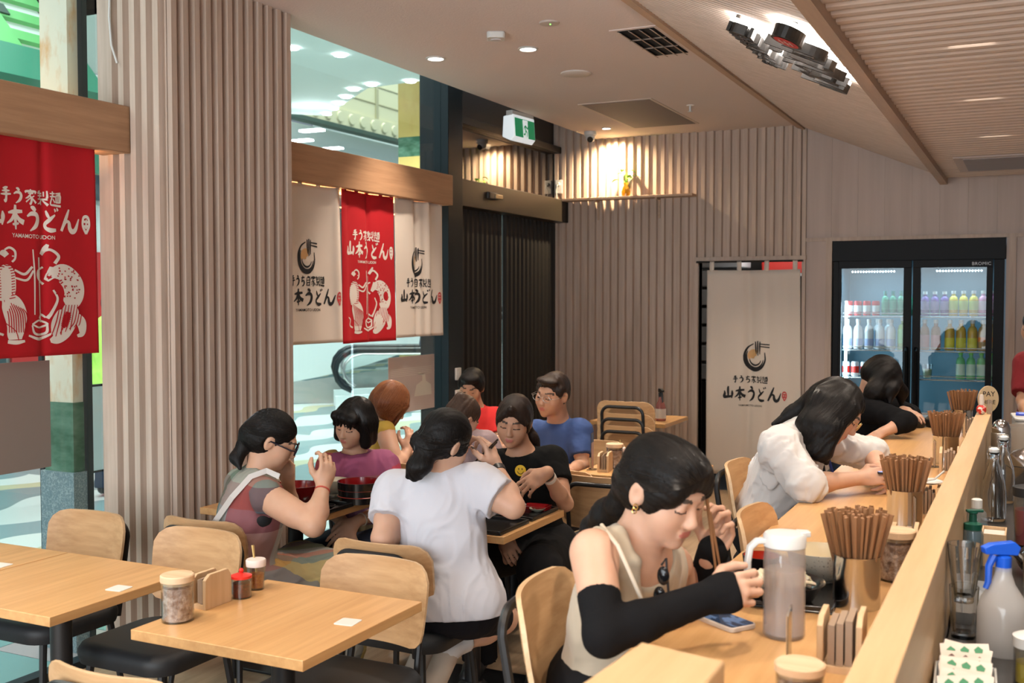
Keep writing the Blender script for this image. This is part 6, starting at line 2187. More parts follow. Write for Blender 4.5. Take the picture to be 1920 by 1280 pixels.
# ------------------------------------------------------------------ anatomy
def skin(name, c, c2):
    return mat(name, c, .5, spec=.4, sss=.12, noise=((9, 9, 9), c2, .35, .7, 3), bump=((400, 400, 400), .08, .001))
SK1 = skin('skin_light', (.56, .34, .24), (.52, .30, .205))
SK2 = skin('skin_tan', (.50, .28, .18), (.45, .24, .15))
SK3 = skin('skin_medium', (.56, .33, .22), (.51, .29, .19))
M_LIP = mat('lip', (.46, .15, .12), .4)
M_BROW = mat('brow', (.06, .04, .03), .8)
M_LASH = mat('lash_line', (.05, .03, .025), .7)
M_NAIL = mat('nail', (.66, .40, .32), .3)


def hair_mat(name, c, c2, rough=.36):
    return mat(name, c, rough, spec=.22, noise=((300, 300, 14), c2, .35, .7, 3), bump=((520, 520, 14), .7, .002))
H_BLACK = hair_mat('black_hair', (.0028, .0025, .0025), (.008, .006, .0055), .45)
H_DKBR = hair_mat('dark_brown_hair', (.016, .010, .008), (.03, .018, .013))
H_AUBURN = hair_mat('auburn_hair', (.19, .065, .025), (.09, .028, .012), .3)
H_BROWN = hair_mat('brown_hair', (.06, .035, .025), (.03, .018, .012))

H_STRAND = mat('hair_strand', (.010, .008, .007), .32, spec=.5)
H_AUB2 = mat('auburn_strand', (.26, .10, .04), .3, spec=.5)


class Head:
    def __init__(s, c, fwd, up, k=1.0):
        f = unit(fwd)
        u = unit(np.asarray(up) - f * (np.asarray(up) @ f))
        r = np.cross(f, u)
        s.R = np.stack([r, f, u], 1)
        s.c = np.asarray(c, float)
        s.k = k

    def w(s, x, y, z):
        return s.c + s.R @ (np.array([x, y, z]) * s.k)

    def loc(s, X):
        return (X - s.c) @ s.R / s.k

    def ell(s, S_, x, y, z, r, k=.02, op='+', rot=None):
        R = s.R if rot is None else s.R @ rot
        S_.ell(s.w(x, y, z), np.array(r) * s.k, R, k, op)

    def cap(s, S_, a, b, ra, rb, k=.01, op='+'):
        S_.cap(s.w(*a), s.w(*b), ra * s.k, rb * s.k, k, op)

    def skull(s, S_, neck_to, neck_r=.05):
        e, c = s.ell, s.cap
        e(S_, 0, -.014, .030, (.072, .092, .082), .02)
        e(S_, 0, .028, -.025, (.062, .062, .082), .03)
        e(S_, 0, .040, -.072, (.046, .046, .032), .025)
        e(S_, 0, .070, -.096, (.018, .018, .015), .02)
        for x in (-1, 1):
            e(S_, x * .036, .052, -.030, (.026, .028, .028), .03)
            e(S_, x * .030, .098, .002, (.019, .013, .011), .012, '-')
            e(S_, x * .030, .079, .000, (.0145, .0125, .0105), .004)
            e(S_, x * .009, .096, -.036, (.0078, .010, .008), .008)
            e(S_, x * .074, -.008, -.006, (.010, .019, .031), .008, '+', np.array(Matrix.Rotation(x * .25, 3, 'Z')))
            e(S_, x * .088, -.002, -.003, (.010, .010, .019), .004, '-')
        c(S_, (-.028, .083, .020), (.028, .083, .020), .009, .009, .015)
        c(S_, (0, .087, .006), (0, .103, -.031), .006, .0098, .012)
        c(S_, (-.013, .0890, -.058), (.013, .0890, -.058), .0058, .0058, .008)
        c(S_, (-.011, .0885, -.067), (.011, .0885, -.067), .0064, .0064, .006)
        S_.cap(s.w(0, -.022, -.05), neck_to, neck_r * s.k, neck_r * 1.08, .03)

    def paint(s, X, ids):
        """ids: lip, brow, lash"""
        q = s.loc(X)
        x, y, z = np.abs(q[:, 0]), q[:, 1], q[:, 2]
        out = np.zeros(len(X), int)
        out[(x < .020 - 1.0 * np.abs(z + .062)) & (z < -.0545) & (z > -.0715) & (y > .085) & (y < .125)] = ids[0]
        zb = .021 + .004 * np.sin((x - .014) / .034 * 3.1)
        out[(np.abs(z - zb) < .0042) & (x > .013) & (x < .050) & (y > .055) & (y < .125)] = ids[1]
        zl = -.006 + .35 * np.maximum(x - .030, 0) * .4
        out[(np.abs(z - zl) < .0028) & (x > .016) & (x < .046) & (y > .072) & (y < .125)] = ids[2]
        return out


def hand(S_, wrist, d, n, thumb, curl=.5, k=1.0, spread=.08, curls=None, th=(.55, .35)):
    """d: finger direction; n: palm normal (out of the palm); thumb: +-1, side of cross(d, n)"""
    d = unit(d)
    n = unit(np.asarray(n) - d * (np.asarray(n) @ d))
    sd = np.cross(d, n) * thumb
    w_ = np.asarray(wrist, float)
    pl = .088 * k
    Rp = np.stack([sd, d, n], 1)
    S_.ell(w_ + d * pl * .52, (.039 * k, .052 * k, .0145 * k), Rp, .012)
    S_.ell(w_ + d * pl * .40 + sd * .024 * k + n * .006 * k, (.017 * k, .034 * k, .014 * k), Rp, .012)
    S_.cap(w_ - d * .01, w_ + d * .03 * k, .023 * k, .025 * k, .015)
    lens = ((.042, .026, .021), (.047, .030, .022), (.043, .028, .021), (.033, .021, .019))
    tips = []
    for i in range(4):
        off = (.030 - i * .0195) * k
        base = w_ + d * (pl * (.98 if i in (1, 2) else .92) - (.008 * k if i == 3 else 0)) + sd * off
        c = curls[i] if curls else curl
        ang = c * .75
        fd = unit(d + sd * spread * (1.5 - i) * .8)
        p = base
        pts, rs = [base - fd * .012 * k], [.0098 * k]
        r = .0092 * k * (1 if i < 3 else .88)
        for j, L in enumerate(lens[i]):
            v = fd * math.cos(ang) + n * math.sin(ang)
            pts.append(p)
            rs.append(r)
            p = p + v * L * k
            r *= .93
            ang += c * (1.15 if j == 0 else .75)
        pts.append(p)
        rs.append(r * .92)
        for a in range(len(pts) - 1):
            S_.cap(pts[a], pts[a + 1], rs[a], rs[a + 1], .004)
        tips.append(p)
    tb = w_ + d * .022 * k + sd * .026 * k + n * .006 * k
    t1 = tb + unit(d * .62 + sd * (.62) + n * th[0] * .6) * .040 * k
    t2 = t1 + unit(d * .85 + sd * .18 + n * th[0]) * .032 * k
    t3 = t2 + unit(d * .85 - sd * .15 + n * th[1]) * .025 * k
    S_.chain([tb, t1, t2, t3], [.0145 * k, .0125 * k, .0108 * k, .0085 * k], .005)
    return tips + [t3]


def torso(S_, J, inc=0.0, k=1.0):
    r = unit(J['shR'] - J['shL'])
    up = unit(J['neck'] - J['pel'])
    Rt = frame(r, up)
    b = J.get('b', 1.0)
    mid = (J['shL'] + J['shR']) / 2
    sw = np.linalg.norm(J['shR'] - J['shL']) / 2
    ch = J['pel'] + (mid - J['pel']) * .72 if 'chest' not in J else J['chest']
    wa = J['pel'] + (mid - J['pel']) * .36 if 'waist' not in J else J['waist']
    uc = unit(J['neck'] - ch)
    uw = unit(ch - J['pel'])
    Rc, Rw = frame(r, uc), frame(r, uw)
    rp = unit(J.get('pr', r))
    Rp = frame(rp, unit(wa - J['pel']))
    S_.ell(ch, (np.array([sw * .88, .098 * b, .165]) * k + inc), Rc, .06)
    S_.ell(wa, (np.array([.125 * b, .088 * b, .15]) * k + inc), Rw, .06)
    S_.ell(J['pel'], (np.array([.160 * b, .115 * b, .125]) * k + inc), Rp, .06)
    S_.cap(J['shL'], J['shR'], .048 * k + inc, .048 * k + inc, .05)
    S_.cap(mid + uc * .01, J['neck'] + uc * .0, .060 * k + inc * .6, .052 * k + inc * .3, .05)
    return Rc, ch


def arm(S_, sh, el, wr, k=1.0, b=1.0):
    S_.cap(sh, el, .047 * k * b, .037 * k * b, .03)
    S_.cap(sh + (el - sh) * .25, sh + (el - sh) * .6, .046 * k * b, .043 * k * b, .03)
    S_.cap(el, el + (wr - el) * .35, .037 * k * b, .039 * k * b, .02)
    S_.cap(el + (wr - el) * .35, wr, .038 * k * b, .0255 * k, .02)


def leg(S_, hip, kn, an, toe, k=1.0, b=1.0):
    S_.cap(hip, kn, .084 * k * b, .056 * k * b, .04)
    S_.cap(kn, kn + (an - kn) * .35, .054 * k * b, .054 * k * b, .03)
    S_.cap(kn + (an - kn) * .35, an, .052 * k * b, .033 * k, .03)
    S_.cap(an, toe, .036 * k, .026 * k, .02)


def sleeve(S_, a, b, ra, rb, cuff=True, k=.03):
    d = unit(b - a)
    S_.cap(a, b, ra, rb, k, '+', ((b, d),) if cuff else ())


def legs_default(J, side_fwd, spread=.10, seat=.46, k=1.0):
    """seated legs: thighs along side_fwd, shins down"""
    f = unit(side_fwd)
    r = unit(np.cross(f, [0, 0, 1]))
    for s, q in ((-1, 'L'), (1, 'R')):
        J['hip' + q] = J['pel'] + r * s * .085 * k + f * .02 - np.array([0, 0, .03])
        J['kn' + q] = J['hip' + q] + f * .41 * k + r * s * spread * .4 - np.array([0, 0, .01])
        J['an' + q] = np.array([J['kn' + q][0] - f[0] * .06, J['kn' + q][1] - f[1] * .06, .065])
        J['to' + q] = np.array([J['an' + q][0] + f[0] * .16, J['an' + q][1] + f[1] * .16, .03])
    J['pr'] = r


def crease(amp, freq, axis_dir, stretch=.25, seed=0.0, fine=.45):
    """soft folds running across axis_dir"""
    a = unit(axis_dir)
    def f(X):
        q = X - np.outer(X @ a, a) * (1 - stretch)
        n1 = vnoise((X + seed) * freq)
        wv = vnoise((X + 7.3) * freq * .8)[..., None] * .06
        n2 = vnoise((q + wv + seed) * freq * 2.4)
        n3 = vnoise((q + wv * 1.5 + 3.1) * freq * 5.2)
        return (amp * (n1 * .5 + (np.abs(n2) - .3) * 1.0 + fine * (np.abs(n3) - .3))).astype(np.float32)
    return f


def strands(c, R, amp=.003, n=34, amp2=.004, back=False):
    """hair grooves: fine noise squeezed along the head's up axis"""
    def f(X):
        q = (X - c) @ R
        a = .10 * vnoise(q * 14)
        if back:
            q = q[..., [0, 2, 1]] - np.array([0, -.02, 0])
        a = a + np.arctan2(q[..., 0], q[..., 1] + 1e-6)
        rad = np.sqrt(q[..., 0] ** 2 + q[..., 1] ** 2)
        s = np.stack([a * n / 3.0, q[..., 2] * 5 + 3, rad * 12], -1)
        s2 = np.stack([a * n * 1.1, q[..., 2] * 7, rad * 20], -1)
        return (amp2 * .6 * vnoise(s) + amp * .8 * vnoise(s2)).astype(np.float32)
    return f


def person(label, S_, h, mats, paint):
    o = sdf_obj('person', S_, h, mats, None, None, (), paint)
    return tag(o, label, 'person')


def face_paint(H):
    return lambda X: H.paint(X, (1, 2, 3))


def plaid(name, ox, colsx, colsz, size, rot=0.0, rough=.85):
    """woven checks: colours change along two object axes"""
    m = mat(name, (.5, .5, .5), rough, bump=((350, 350, 350), .25, .001))
    nt = m.node_tree
    n, l, b = nodes_of(m)
    tc = n.new('ShaderNodeTexCoord')
    mp = n.new('ShaderNodeMapping')
    mp.inputs['Location'].default_value = ox
    mp.inputs['Rotation'].default_value = (0, 0, rot)
    l.new(tc.outputs['Object'], mp.inputs['Vector'])
    sx = n.new('ShaderNodeSeparateXYZ')
    l.new(mp.outputs['Vector'], sx.inputs[0])
    outs = []
    for ax, cols in (('X', colsx), ('Z', colsz)):
        mm = n.new('ShaderNodeMath')
        mm.operation = 'MULTIPLY'
        mm.inputs[1].default_value = 1.0 / (size * len(cols))
        l.new(sx.outputs[ax], mm.inputs[0])
        fr = n.new('ShaderNodeMath')
        fr.operation = 'FRACT'
        l.new(mm.outputs[0], fr.inputs[0])
        rp = n.new('ShaderNodeValToRGB')
        rp.color_ramp.interpolation = 'CONSTANT'
        for i, c in enumerate(cols):
            e = rp.color_ramp.elements[i] if i < 2 else rp.color_ramp.elements.new(i / len(cols))
            e.position = i / len(cols)
            e.color = (*c, 1)
        l.new(fr.outputs[0], rp.inputs['Fac'])
        outs.append(rp)
    mx = n.new('ShaderNodeMixRGB')
    mx.inputs[0].default_value = .5
    l.new(outs[0].outputs['Color'], mx.inputs[1])
    l.new(outs[1].outputs['Color'], mx.inputs[2])
    l.new(mx.outputs[0], b.inputs['Base Color'])
    return m
# ------------------------------------------------------------------ people
Z3 = np.array([0, 0, 1.0])
M_TROUSER = mat('black_trousers', (.008, .008, .009), .9, spec=.2)
M_JEANS = mat('navy_jeans', (.020, .032, .060), .85)


def seat_person(label, H, J, sk, h, arms=True, hands=(), hb=1.0, neck_r=.05, legs=True, hk=1.0, leg_b=1.0):
    S_ = S()
    torso(S_, J, 0, 1.0)
    H.skull(S_, J['neck'], neck_r)
    for q in 'LR':
        if 'el' + q in J:
            arm(S_, J['sh' + q], J['el' + q], J['wr' + q], 1.0, hb)
        if legs:
            leg(S_, J['hip' + q], J['kn' + q], J['an' + q], J['to' + q], .95, leg_b)
    for (q, d, n, th, kw) in hands:
        hand(S_, J['wr' + q], d, n, th, k=hk, **kw)
    return person(label, S_, h, [sk, M_LIP, M_BROW, M_LASH], face_paint(H))


def shirt(o, J, m, h, inc=.014, sl=.5, sr=.062, neck=(.062, .03), hem=.10, fold=.006, freq=9.0, name='shirt', fwd=None, disp=None, extra=None, neckdrop=.0):
    """body garment: torso hull plus sleeves ending part way down the upper arm"""
    G = S()
    torso(G, J, inc)
    up = unit(J['neck'] - J['pel'])
    for q in 'LR':
        if 'el' + q in J and sl > 0:
            a, b = J['sh' + q], J['el' + q]
            if sl <= 1:
                sleeve(G, a, a + (b - a) * sl, .047 + inc + .012, sr)
            else:
                w_ = J['wr' + q]
                G.cap(a, b, .05 + inc, sr, .04)
                e = b + (w_ - b) * (sl - 1)
                sleeve(G, b, e, sr, sr * .82)
    if extra:
        extra(G)
    f = fwd if fwd is not None else np.cross(up, unit(J['shR'] - J['shL']))
    nc = J['neck'] + f * neck[1] + up * .035
    G.ell(nc, (neck[0] * 1.15, neck[0], .05 + neckdrop), frame(J['shR'] - J['shL'], up), .012, '-')
    dn = unit(J['pel'] - J.get('waist', J['pel'] + (J['neck'] - J['pel']) * .4))
    return sdf_obj(name, G, h, m, o, disp or crease(fold, freq, up, .3), ((J['pel'] + dn * hem, dn),))


def trousers(o, J, m, h, inc=.016, upto=1.0, name='trousers', b=1.0):
    G = S()
    pr = unit(J.get('pr', J['shR'] - J['shL']))
    G.ell(J['pel'], np.array([.165 * b, .125 * b, .12]) + inc * .5, frame(pr, Z3), .05)
    for q in 'LR':
        hp, kn, an = J['hip' + q], J['kn' + q], J['an' + q]
        if upto <= 1:
            e = hp + (kn - hp) * upto
            d = unit(kn - hp)
            G.cap(hp, e, .085 * b + inc, (.085 + (.056 - .085) * upto) * b + inc, .05, '+', ((e, d),))
        else:
            G.cap(hp, kn, .085 * b + inc, .060 * b + inc, .05)
            G.cap(kn, an, .060 * b + inc, .050 * b + inc, .04, '+', ((an, unit(an - kn)),))
    return sdf_obj(name, G, h, m, o, crease(.005, 8, [0, 0, 1], .4))


def shoes(o, J, m, h):
    for q in 'LR':
        G = S()
        G.cap(J['an' + q] - Z3 * .01, J['to' + q], .043, .036, .03)
        G.ell((J['an' + q] + J['to' + q]) / 2 - Z3 * .0, (.045, .045, .04), None, .03)
        sdf_obj('shoe', G, h, m, o)


def hair_cap(H, G, inc=.0, face=True, low=-.07, back=1.0):
    inc -= .003
    H.ell(G, 0, -.017, .031, (.080 + inc, .100 * back + inc, .088 + inc), .02)
    H.ell(G, 0, -.040, -.020, (.072 + inc, .070 + inc, .068), .03)
    if face:
        H.ell(G, 0, .105, -.030, (.066, .072, .082), .015, '-')


def hair_obj(o, H, G, m, h, name='hair', amp=.003, n=34, clip=(), amp2=.004, back=False):
    return sdf_obj(name, G, h, m, o, strands(H.c, H.R, amp, n, amp2, back), clip)


def add_strands(ho, H, fans, m, r=.0007, n=16, name='hair_strands'):
    """fine strand lines laid on the hair surface; fans: (start dirs, end dirs, count) in head space, centre (0,-.02,.02)"""
    mb = MB()
    c0 = H.w(0, -.02, .02)
    rr = np.random.default_rng(len(fans) + 5)
    for (s0, s1, e0, e1, cnt) in fans:
        for k in range(cnt):
            u = (k + rr.uniform(.1, .9)) / cnt
            a = unit(np.array(s0) * (1 - u) + np.array(s1) * u)
            b = unit(np.array(e0) * (1 - u) + np.array(e1) * u)
            t1 = rr.uniform(.55, 1.0)
            pts = []
            for i in range(n):
                t = rr.uniform(0, .1) * (i == 0) + t1 * i / (n - 1)
                d = unit(a * (1 - t) + b * t)
                dw = H.R @ d
                ok, h_, nn, _j = ho.ray_cast(Vector(c0 + dw * .4), Vector(-dw))
                if ok and np.linalg.norm(np.array(h_) - c0) > .05:
                    pts.append(tuple(np.array(h_) + dw * r * .3))
            if len(pts) > 4:
                mb.tube(pts, [r * .4] + [r] * (len(pts) - 2) + [r * .3], 4, cap=False)
    o = mb.build(name, m, ho)
    return tag(o, kind='stuff')


def glasses(o, H, m, name='glasses', r=.021, th=.0016):
    mb = MB()
    lens = MB()
    for x in (-1, 1):
        pts = [H.w(x * .031 + r * 1.05 * math.cos(a), .104, .0 + r * .85 * math.sin(a)) for a in np.linspace(0, 2 * PI, 20, endpoint=False)]
        mb.tube(pts, th, 6, closed=True)
        mb.tube([H.w(x * .053, .103, .004), H.w(x * .074, .085, .004), H.w(x * .080, -.005, .006), H.w(x * .078, -.02, -.012)], th, 6)
    mb.tube([H.w(-.010, .104, .004), H.w(.010, .104, .004)], th, 6)
    return mb.build(name, m, o)


def band(o, name, a, b, t, r, wd, m):
    p = a + (b - a) * t
    d = unit(b - a)
    u_ = unit(np.cross(d, [.3, .2, 1]))
    v_ = np.cross(d, u_)
    mb = MB()
    n = 24
    vs, fs = [], []
    for i in range(n):
        an = 2 * PI * i / n
        c = u_ * math.cos(an) + v_ * math.sin(an)
        for s_, rr in ((-.5, r), (-.5, r + .003), (.5, r + .003), (.5, r)):
            vs.append(tuple(p + d * wd * s_ + c * rr))
    for i in range(n):
        j = (i + 1) % n
        for k in range(4):
            fs.append((4 * i + k, 4 * j + k, 4 * j + (k + 1) % 4, 4 * i + (k + 1) % 4))
    return mb.add(vs, fs, True).build(name, m, o, angle=40)


def stick(name, a, b, r0, r1, m, label, cat='chopstick', group=None):
    return tag(MB().tube([tuple(a), tuple(b)], [r0, r1], 8).build(name, m), label, cat, group)


# ---- 1. woman in the beige tank top, front of the counter
H = Head(P(1243, 915, 2.36), V(.62, -.42, .66), V(.30, .85, .42))
J = dict(pel=np.array([-.90, 2.33, .765]), neck=P(1186, 1038, 2.40), shR=P(1113, 1036, 2.29), shL=P(1258, 1060, 2.54),
         elR=P(1132, 1192, 2.15), wrR=P(1325, 1118, 2.24), elL=P(1296, 1170, 2.68), wrL=P(1333, 1042, 2.55), b=.84)
legs_default(J, [1, .05, 0])
for q in 'LR':
    J['kn' + q] = J['hip' + q] + np.array([.34, .02 if q == 'L' else -.02, -.02])
    J['an' + q] = np.array([J['kn' + q][0] - .12, J['kn' + q][1], .30])
    J['to' + q] = J['an' + q] + np.array([.14, 0, -.03])
hR = ('R', V(.92, .22, .1), V(.15, -.35, -.9), 1, dict(curls=[.75, .85, .95, 1.05], th=(.4, .2)))
hL = ('L', V(.42, .80, -.1), V(-.72, .05, .62), -1, dict(curls=[.85, 1.0, 1.1, 1.15], th=(.75, .6)))
w1 = seat_person('woman in a beige tank top and black arm sleeves eating at the counter', H, J, SK1, .0036, hands=(hR, hL), hb=.86, neck_r=.046, hk=.93)
M_BEIGE = mat('beige_knit', (.40, .335, .25), .9, bump=((500, 500, 500), .35, .001), sheen=.2)
G = S()
torso(G, J, .009)
up = unit(J['neck'] - J['pel'])
fw = np.cross(up, unit(J['shR'] - J['shL']))
mid = (J['shL'] + J['shR']) / 2
G.ell(J['neck'] + fw * .045 + up * .025, (.078, .085, .070), frame(J['shR'] - J['shL'], up), .012, '-')
for q in 'LR':
    s_ = unit(J['sh' + q] - mid)
    G.ell(J['sh' + q] + s_ * .030 + up * .012, (.054, .085, .078), frame(s_, up), .012, '-')
    a = mid + s_ * .085
    fr_, bk_ = a + fw * .085 - up * .09, a - fw * .085 - up * .05
    tp = a + up * .062
    G.chain([fr_, a + fw * .062 + up * .02, tp, a - fw * .060 + up * .015, bk_], [.014, .011, .010, .012, .016], .015)
G.ell(J['neck'] + fw * .075 - up * .13, (.075, .03, .04), frame(J['shR'] - J['shL'], up), .03)
sdf_obj('tank_top', G, .0045, M_BEIGE, w1, crease(.005, 8, up, .5), ((J['pel'] - up * .20, -up),))
M_SLEEVE = mat('black_sleeve_knit', (.006, .006, .007), .9, spec=.15, bump=((500, 500, 500), .3, .001))
for q, hd in (('R', hR), ('L', hL)):
    G = S()
    el, wr_, sh = J['el' + q], J['wr' + q], J['sh' + q]
    st_ = sh + (el - sh) * .52
    sleeve(G, el, st_, .039, .046)
    G.cap(el, el + (wr_ - el) * .35, .040, .041, .02).cap(el + (wr_ - el) * .35, wr_ + unit(hd[1]) * .014, .040, .034 if q == 'R' else .038, .02)
    d_, n_v = unit(hd[1]), unit(hd[2])
    n_v = unit(n_v - d_ * (n_v @ d_))
    sd_ = np.cross(d_, n_v) * hd[3]
    if q == 'R':
        G.ell(wr_ + d_ * .042, (.044, .050, .026), np.stack([sd_, d_, n_v], 1), .015, '+', ((wr_ + d_ * .070, d_),))
    sdf_obj('arm_sleeve', G, .0042, M_SLEEVE, w1, crease(.0015, 20, d_, .4))
trousers(w1, J, M_TROUSER, .010, .012, 2)
shoes(w1, J, M_BLACKP, .010)
G = S()
hair_cap(H, G, .002, True)
H.ell(G, 0, .030, .066, (.070, .060, .046), .03)
H.ell(G, .052, .050, .030, (.024, .036, .034), .03)
H.ell(G, -.052, .050, .030, (.024, .036, .034), .03)
H.ell(G, .066, .026, .000, (.014, .026, .035), .02)
H.ell(G, -.066, .026, .000, (.014, .026, .035), .02)
H.ell(G, .080, -.004, -.012, (.016, .020, .031), .006, '-')
H.ell(G, 0, -.088, -.030, (.040, .035, .038), .03)
tail = [H.w(0, -.10, -.030), P(1168, 945, 2.47), P(1140, 965, 2.53), P(1112, 992, 2.58), P(1098, 1015, 2.60)]
G.chain(tail, [.026, .032, .036, .028, .012], .03)
ho = hair_obj(w1, H, G, H_BLACK, .0042, amp=.0022, n=52, amp2=.0025, back=True)
add_strands(ho, H, [((-.5, .8, .55), (.75, .62, .10), (-.2, -1, -.1), (.35, -1, -.45), 110), ((.0, .75, .75), (-.8, .6, .1), (.1, -1, .0), (-.4, -1, -.4), 60)], H_STRAND)
pts = [P(1128, 984, 2.33), P(1158, 1022, 2.235), P(1182, 1075, 2.215), P(1212, 1145, 2.24)]
mb = MB()
mb.tube([tuple(p) for p in pts], .0045, 8)
mb.build('bag_strap', mat('strap_cream', (.55, .47, .37), .6), w1)
mb = MB()
for dz in (-.030, -.040):
    c = H.w(.080, .004, dz)
    mb.tube([tuple(c + H.R @ np.array([.002, .006 * math.cos(a), .006 * math.sin(a)])) for a in np.linspace(0, 6.28, 14)], .0013, 6)
mb.build('earring', mat('gold', (.80, .50, .16), .2, 1.0), w1)
sg_ = tag(MB().build('sunglasses'), 'dark sunglasses hung from the neckline of the beige tank top', 'sunglasses')
c0 = P(1240, 1098, 2.30)
mb = MB()
for k in (-1, 1):
    mb.sphere(tuple(c0 + Z3 * .022 * k + _r * .004 * k), (.014, .008, .021), 14, 10)
mb.build('lens', mat('dark_lens', (.008, .008, .009), .08), sg_)
MB().tube([tuple(c0 + Z3 * .045), tuple(c0 + Z3 * .06 + _r * .01), tuple(c0 - Z3 * .05 + _r * .018)], .003, 6).build('temple_arm', M_BLACKP, sg_)
stick('held_chopstick', P(1324, 925, 2.42), P(1343, 1074, 2.46), .0042, .0028, M_STICK, 'left brown chopstick in the raised hand of the woman in beige', group='chopsticks held by the woman in beige')
stick('held_chopstick', P(1331, 960, 2.43), P(1352, 1074, 2.47), .0042, .0028, M_STICK, 'right brown chopstick in the raised hand of the woman in beige', group='chopsticks held by the woman in beige')
sp = empty('steel_spoon', tuple(P(1366, 1070, 2.50)), .8, 'shiny steel spoon in the lower hand of the woman in beige', 'spoon')
MB().sphere((0, 0, 0), (.012, .02, .008), 14, 10).build('spoon_bowl', M_STEEL, sp)
MB().tube([(0, .015, 0), (.0, .05, -.01), (.0, .09, -.03)], [.004, .003, .004], 8).build('handle', M_STEEL, sp)

# ---- 2. woman in the white shirt
H = Head(P(1569, 768, 4.15), V(.70, -.62, .35), V(.55, .75, .10))
J = dict(pel=P(1432, 985, 4.28), neck=P(1508, 806, 4.20), shR=P(1462, 842, 4.06), shL=P(1524, 822, 4.36),
         elR=P(1512, 908, 3.97), wrR=P(1612, 896, 4.08), elL=P(1636, 852, 4.36), wrL=P(1650, 882, 4.20), b=.95)
legs_default(J, [1, 0, 0])
for q in 'LR':
    J['an' + q][2] = .30
    J['an' + q][0] = J['kn' + q][0] - .1
    J['to' + q] = J['an' + q] + np.array([.14, 0, -.03])
    J['kn' + q][0] = J['hip' + q][0] + .40
hands = (('R', V(.95, .12, .05), V(-.1, -.5, -.8), 1, dict(curl=.7)), ('L', V(.05, -.5, .75), V(-.8, -.3, -.2), -1, dict(curl=.7)))
w2 = seat_person('woman in a white shirt and glasses bent over her phone at the counter', H, J, SK1, .0055, hands=hands, hb=.95, hk=.95)
M_SHIRTW = mat('white_shirt_cotton', (.58, .56, .55), .85)
shirt(w2, J, M_SHIRTW, .0055, .026, 1.12, .066, (.06, .03), -.01, .016, 9.0, 'white_shirt')
trousers(w2, J, M_TROUSER, .012, .02, 2)
shoes(w2, J, M_BLACKP, .012)
G = S()
hair_cap(H, G, .006, True)
# straight hair falls plumb on both sides of the face
G.chain([H.w(.070, .01, .03), P(1540, 800, 4.06), P(1538, 845, 4.04), P(1550, 868, 4.03)], [.045, .052, .036, .010], .03)
G.chain([H.w(.078, .05, .03), P(1562, 805, 4.03), P(1556, 852, 4.01)], [.030, .030, .010], .03)
G.chain([H.w(.06, -.06, .0), P(1517, 795, 4.10), P(1514, 835, 4.08)], [.05, .045, .016], .03)
G.chain([H.w(0, -.09, .0), P(1485, 775, 4.22), P(1450, 795, 4.22)], [.04, .026, .008], .03)
ho = hair_obj(w2, H, G, H_BLACK, .005, amp=.003, n=40)
add_strands(ho, H, [((.05, .5, .85), (.05, -.6, .8), (.75, .45, -.55), (.75, -.5, -.5), 120), ((.05, -.3, .95), (.05, -.6, .8), (.6, -.7, -.4), (-.3, -1, -.3), 50)], H_STRAND)
glasses(w2, H, mat('gold_frame', (.55, .35, .15), .3, .8), th=.0012)
mb = MB()
mb.tube([tuple(J['neck'] + fw * 0 + p_) for p_ in (np.array([.02, -.06, .03]), np.array([.09, -.05, -.05]), np.array([.11, -.0, -.16]))], .006, 6)
mb.build('lanyard', mat('blue_lanyard', (.02, .05, .25), .6), w2)
p_ = P(1655, 886, 4.13)
ph2 = empty('phone', (p_[0], p_[1], p_[2] + .01), .4, 'phone in the hands of the woman in the white shirt', 'phone')
MB().prism(rrect(.075, .15, .01), -.004, .004).build('case', M_BLACKP, ph2, bevel=.002)
MB().prism(rrect(.068, .142, .008), .004, .0046).build('screen', mat('lit_screen', (.05, .08, .2), .1, emit=(.25, .40, 1.0), estr=.8), ph2)

# ---- 3. woman in black resting on her arms
H = Head(P(1652, 708, 6.0), V(.55, -.80, .20), V(.75, .60, .20))
J = dict(pel=P(1598, 862, 6.25), neck=P(1626, 742, 6.12), shR=P(1628, 766, 5.92), shL=P(1650, 752, 6.28),
         elR=P(1700, 790, 5.74), wrR=P(1655, 810, 5.70), elL=P(1708, 776, 6.22), wrL=P(1694, 770, 6.0), b=.9)
legs_default(J, [1, 0, 0])
hands = (('R', V(-.85, -.45, .1), V(0, -.9, -.3), -1, dict(curl=.35)), ('L', V(.3, -.1, .9), V(0, -1, 0), -1, dict(curl=.3)))
w3 = seat_person('woman in a black long sleeved top slumped at the far end of the counter', H, J, SK1, .008, hands=hands, hb=.95)
shirt(w3, J, mat('black_top', (.006, .006, .007), .9, spec=.15), .008, .018, 1.55, .052, (.06, .03), .12, .006, 9, 'black_top')
trousers(w3, J, M_JEANS, .014, .016, 2)
shoes(w3, J, M_BLACKP, .014)
G = S()
hair_cap(H, G, .008, True)
G.chain([H.w(.07, .0, .02), P(1640, 735, 5.9), P(1622, 755, 5.92)], [.06, .05, .02], .04)
G.chain([H.w(.05, .07, .05), P(1672, 730, 5.88), P(1668, 756, 5.86)], [.03, .03, .01], .03)
G.chain([H.w(-.06, .05, .05), P(1690, 735, 6.08), P(1690, 760, 6.08)], [.04, .035, .012], .03)
hair_obj(w3, H, G, H_BLACK, .007)

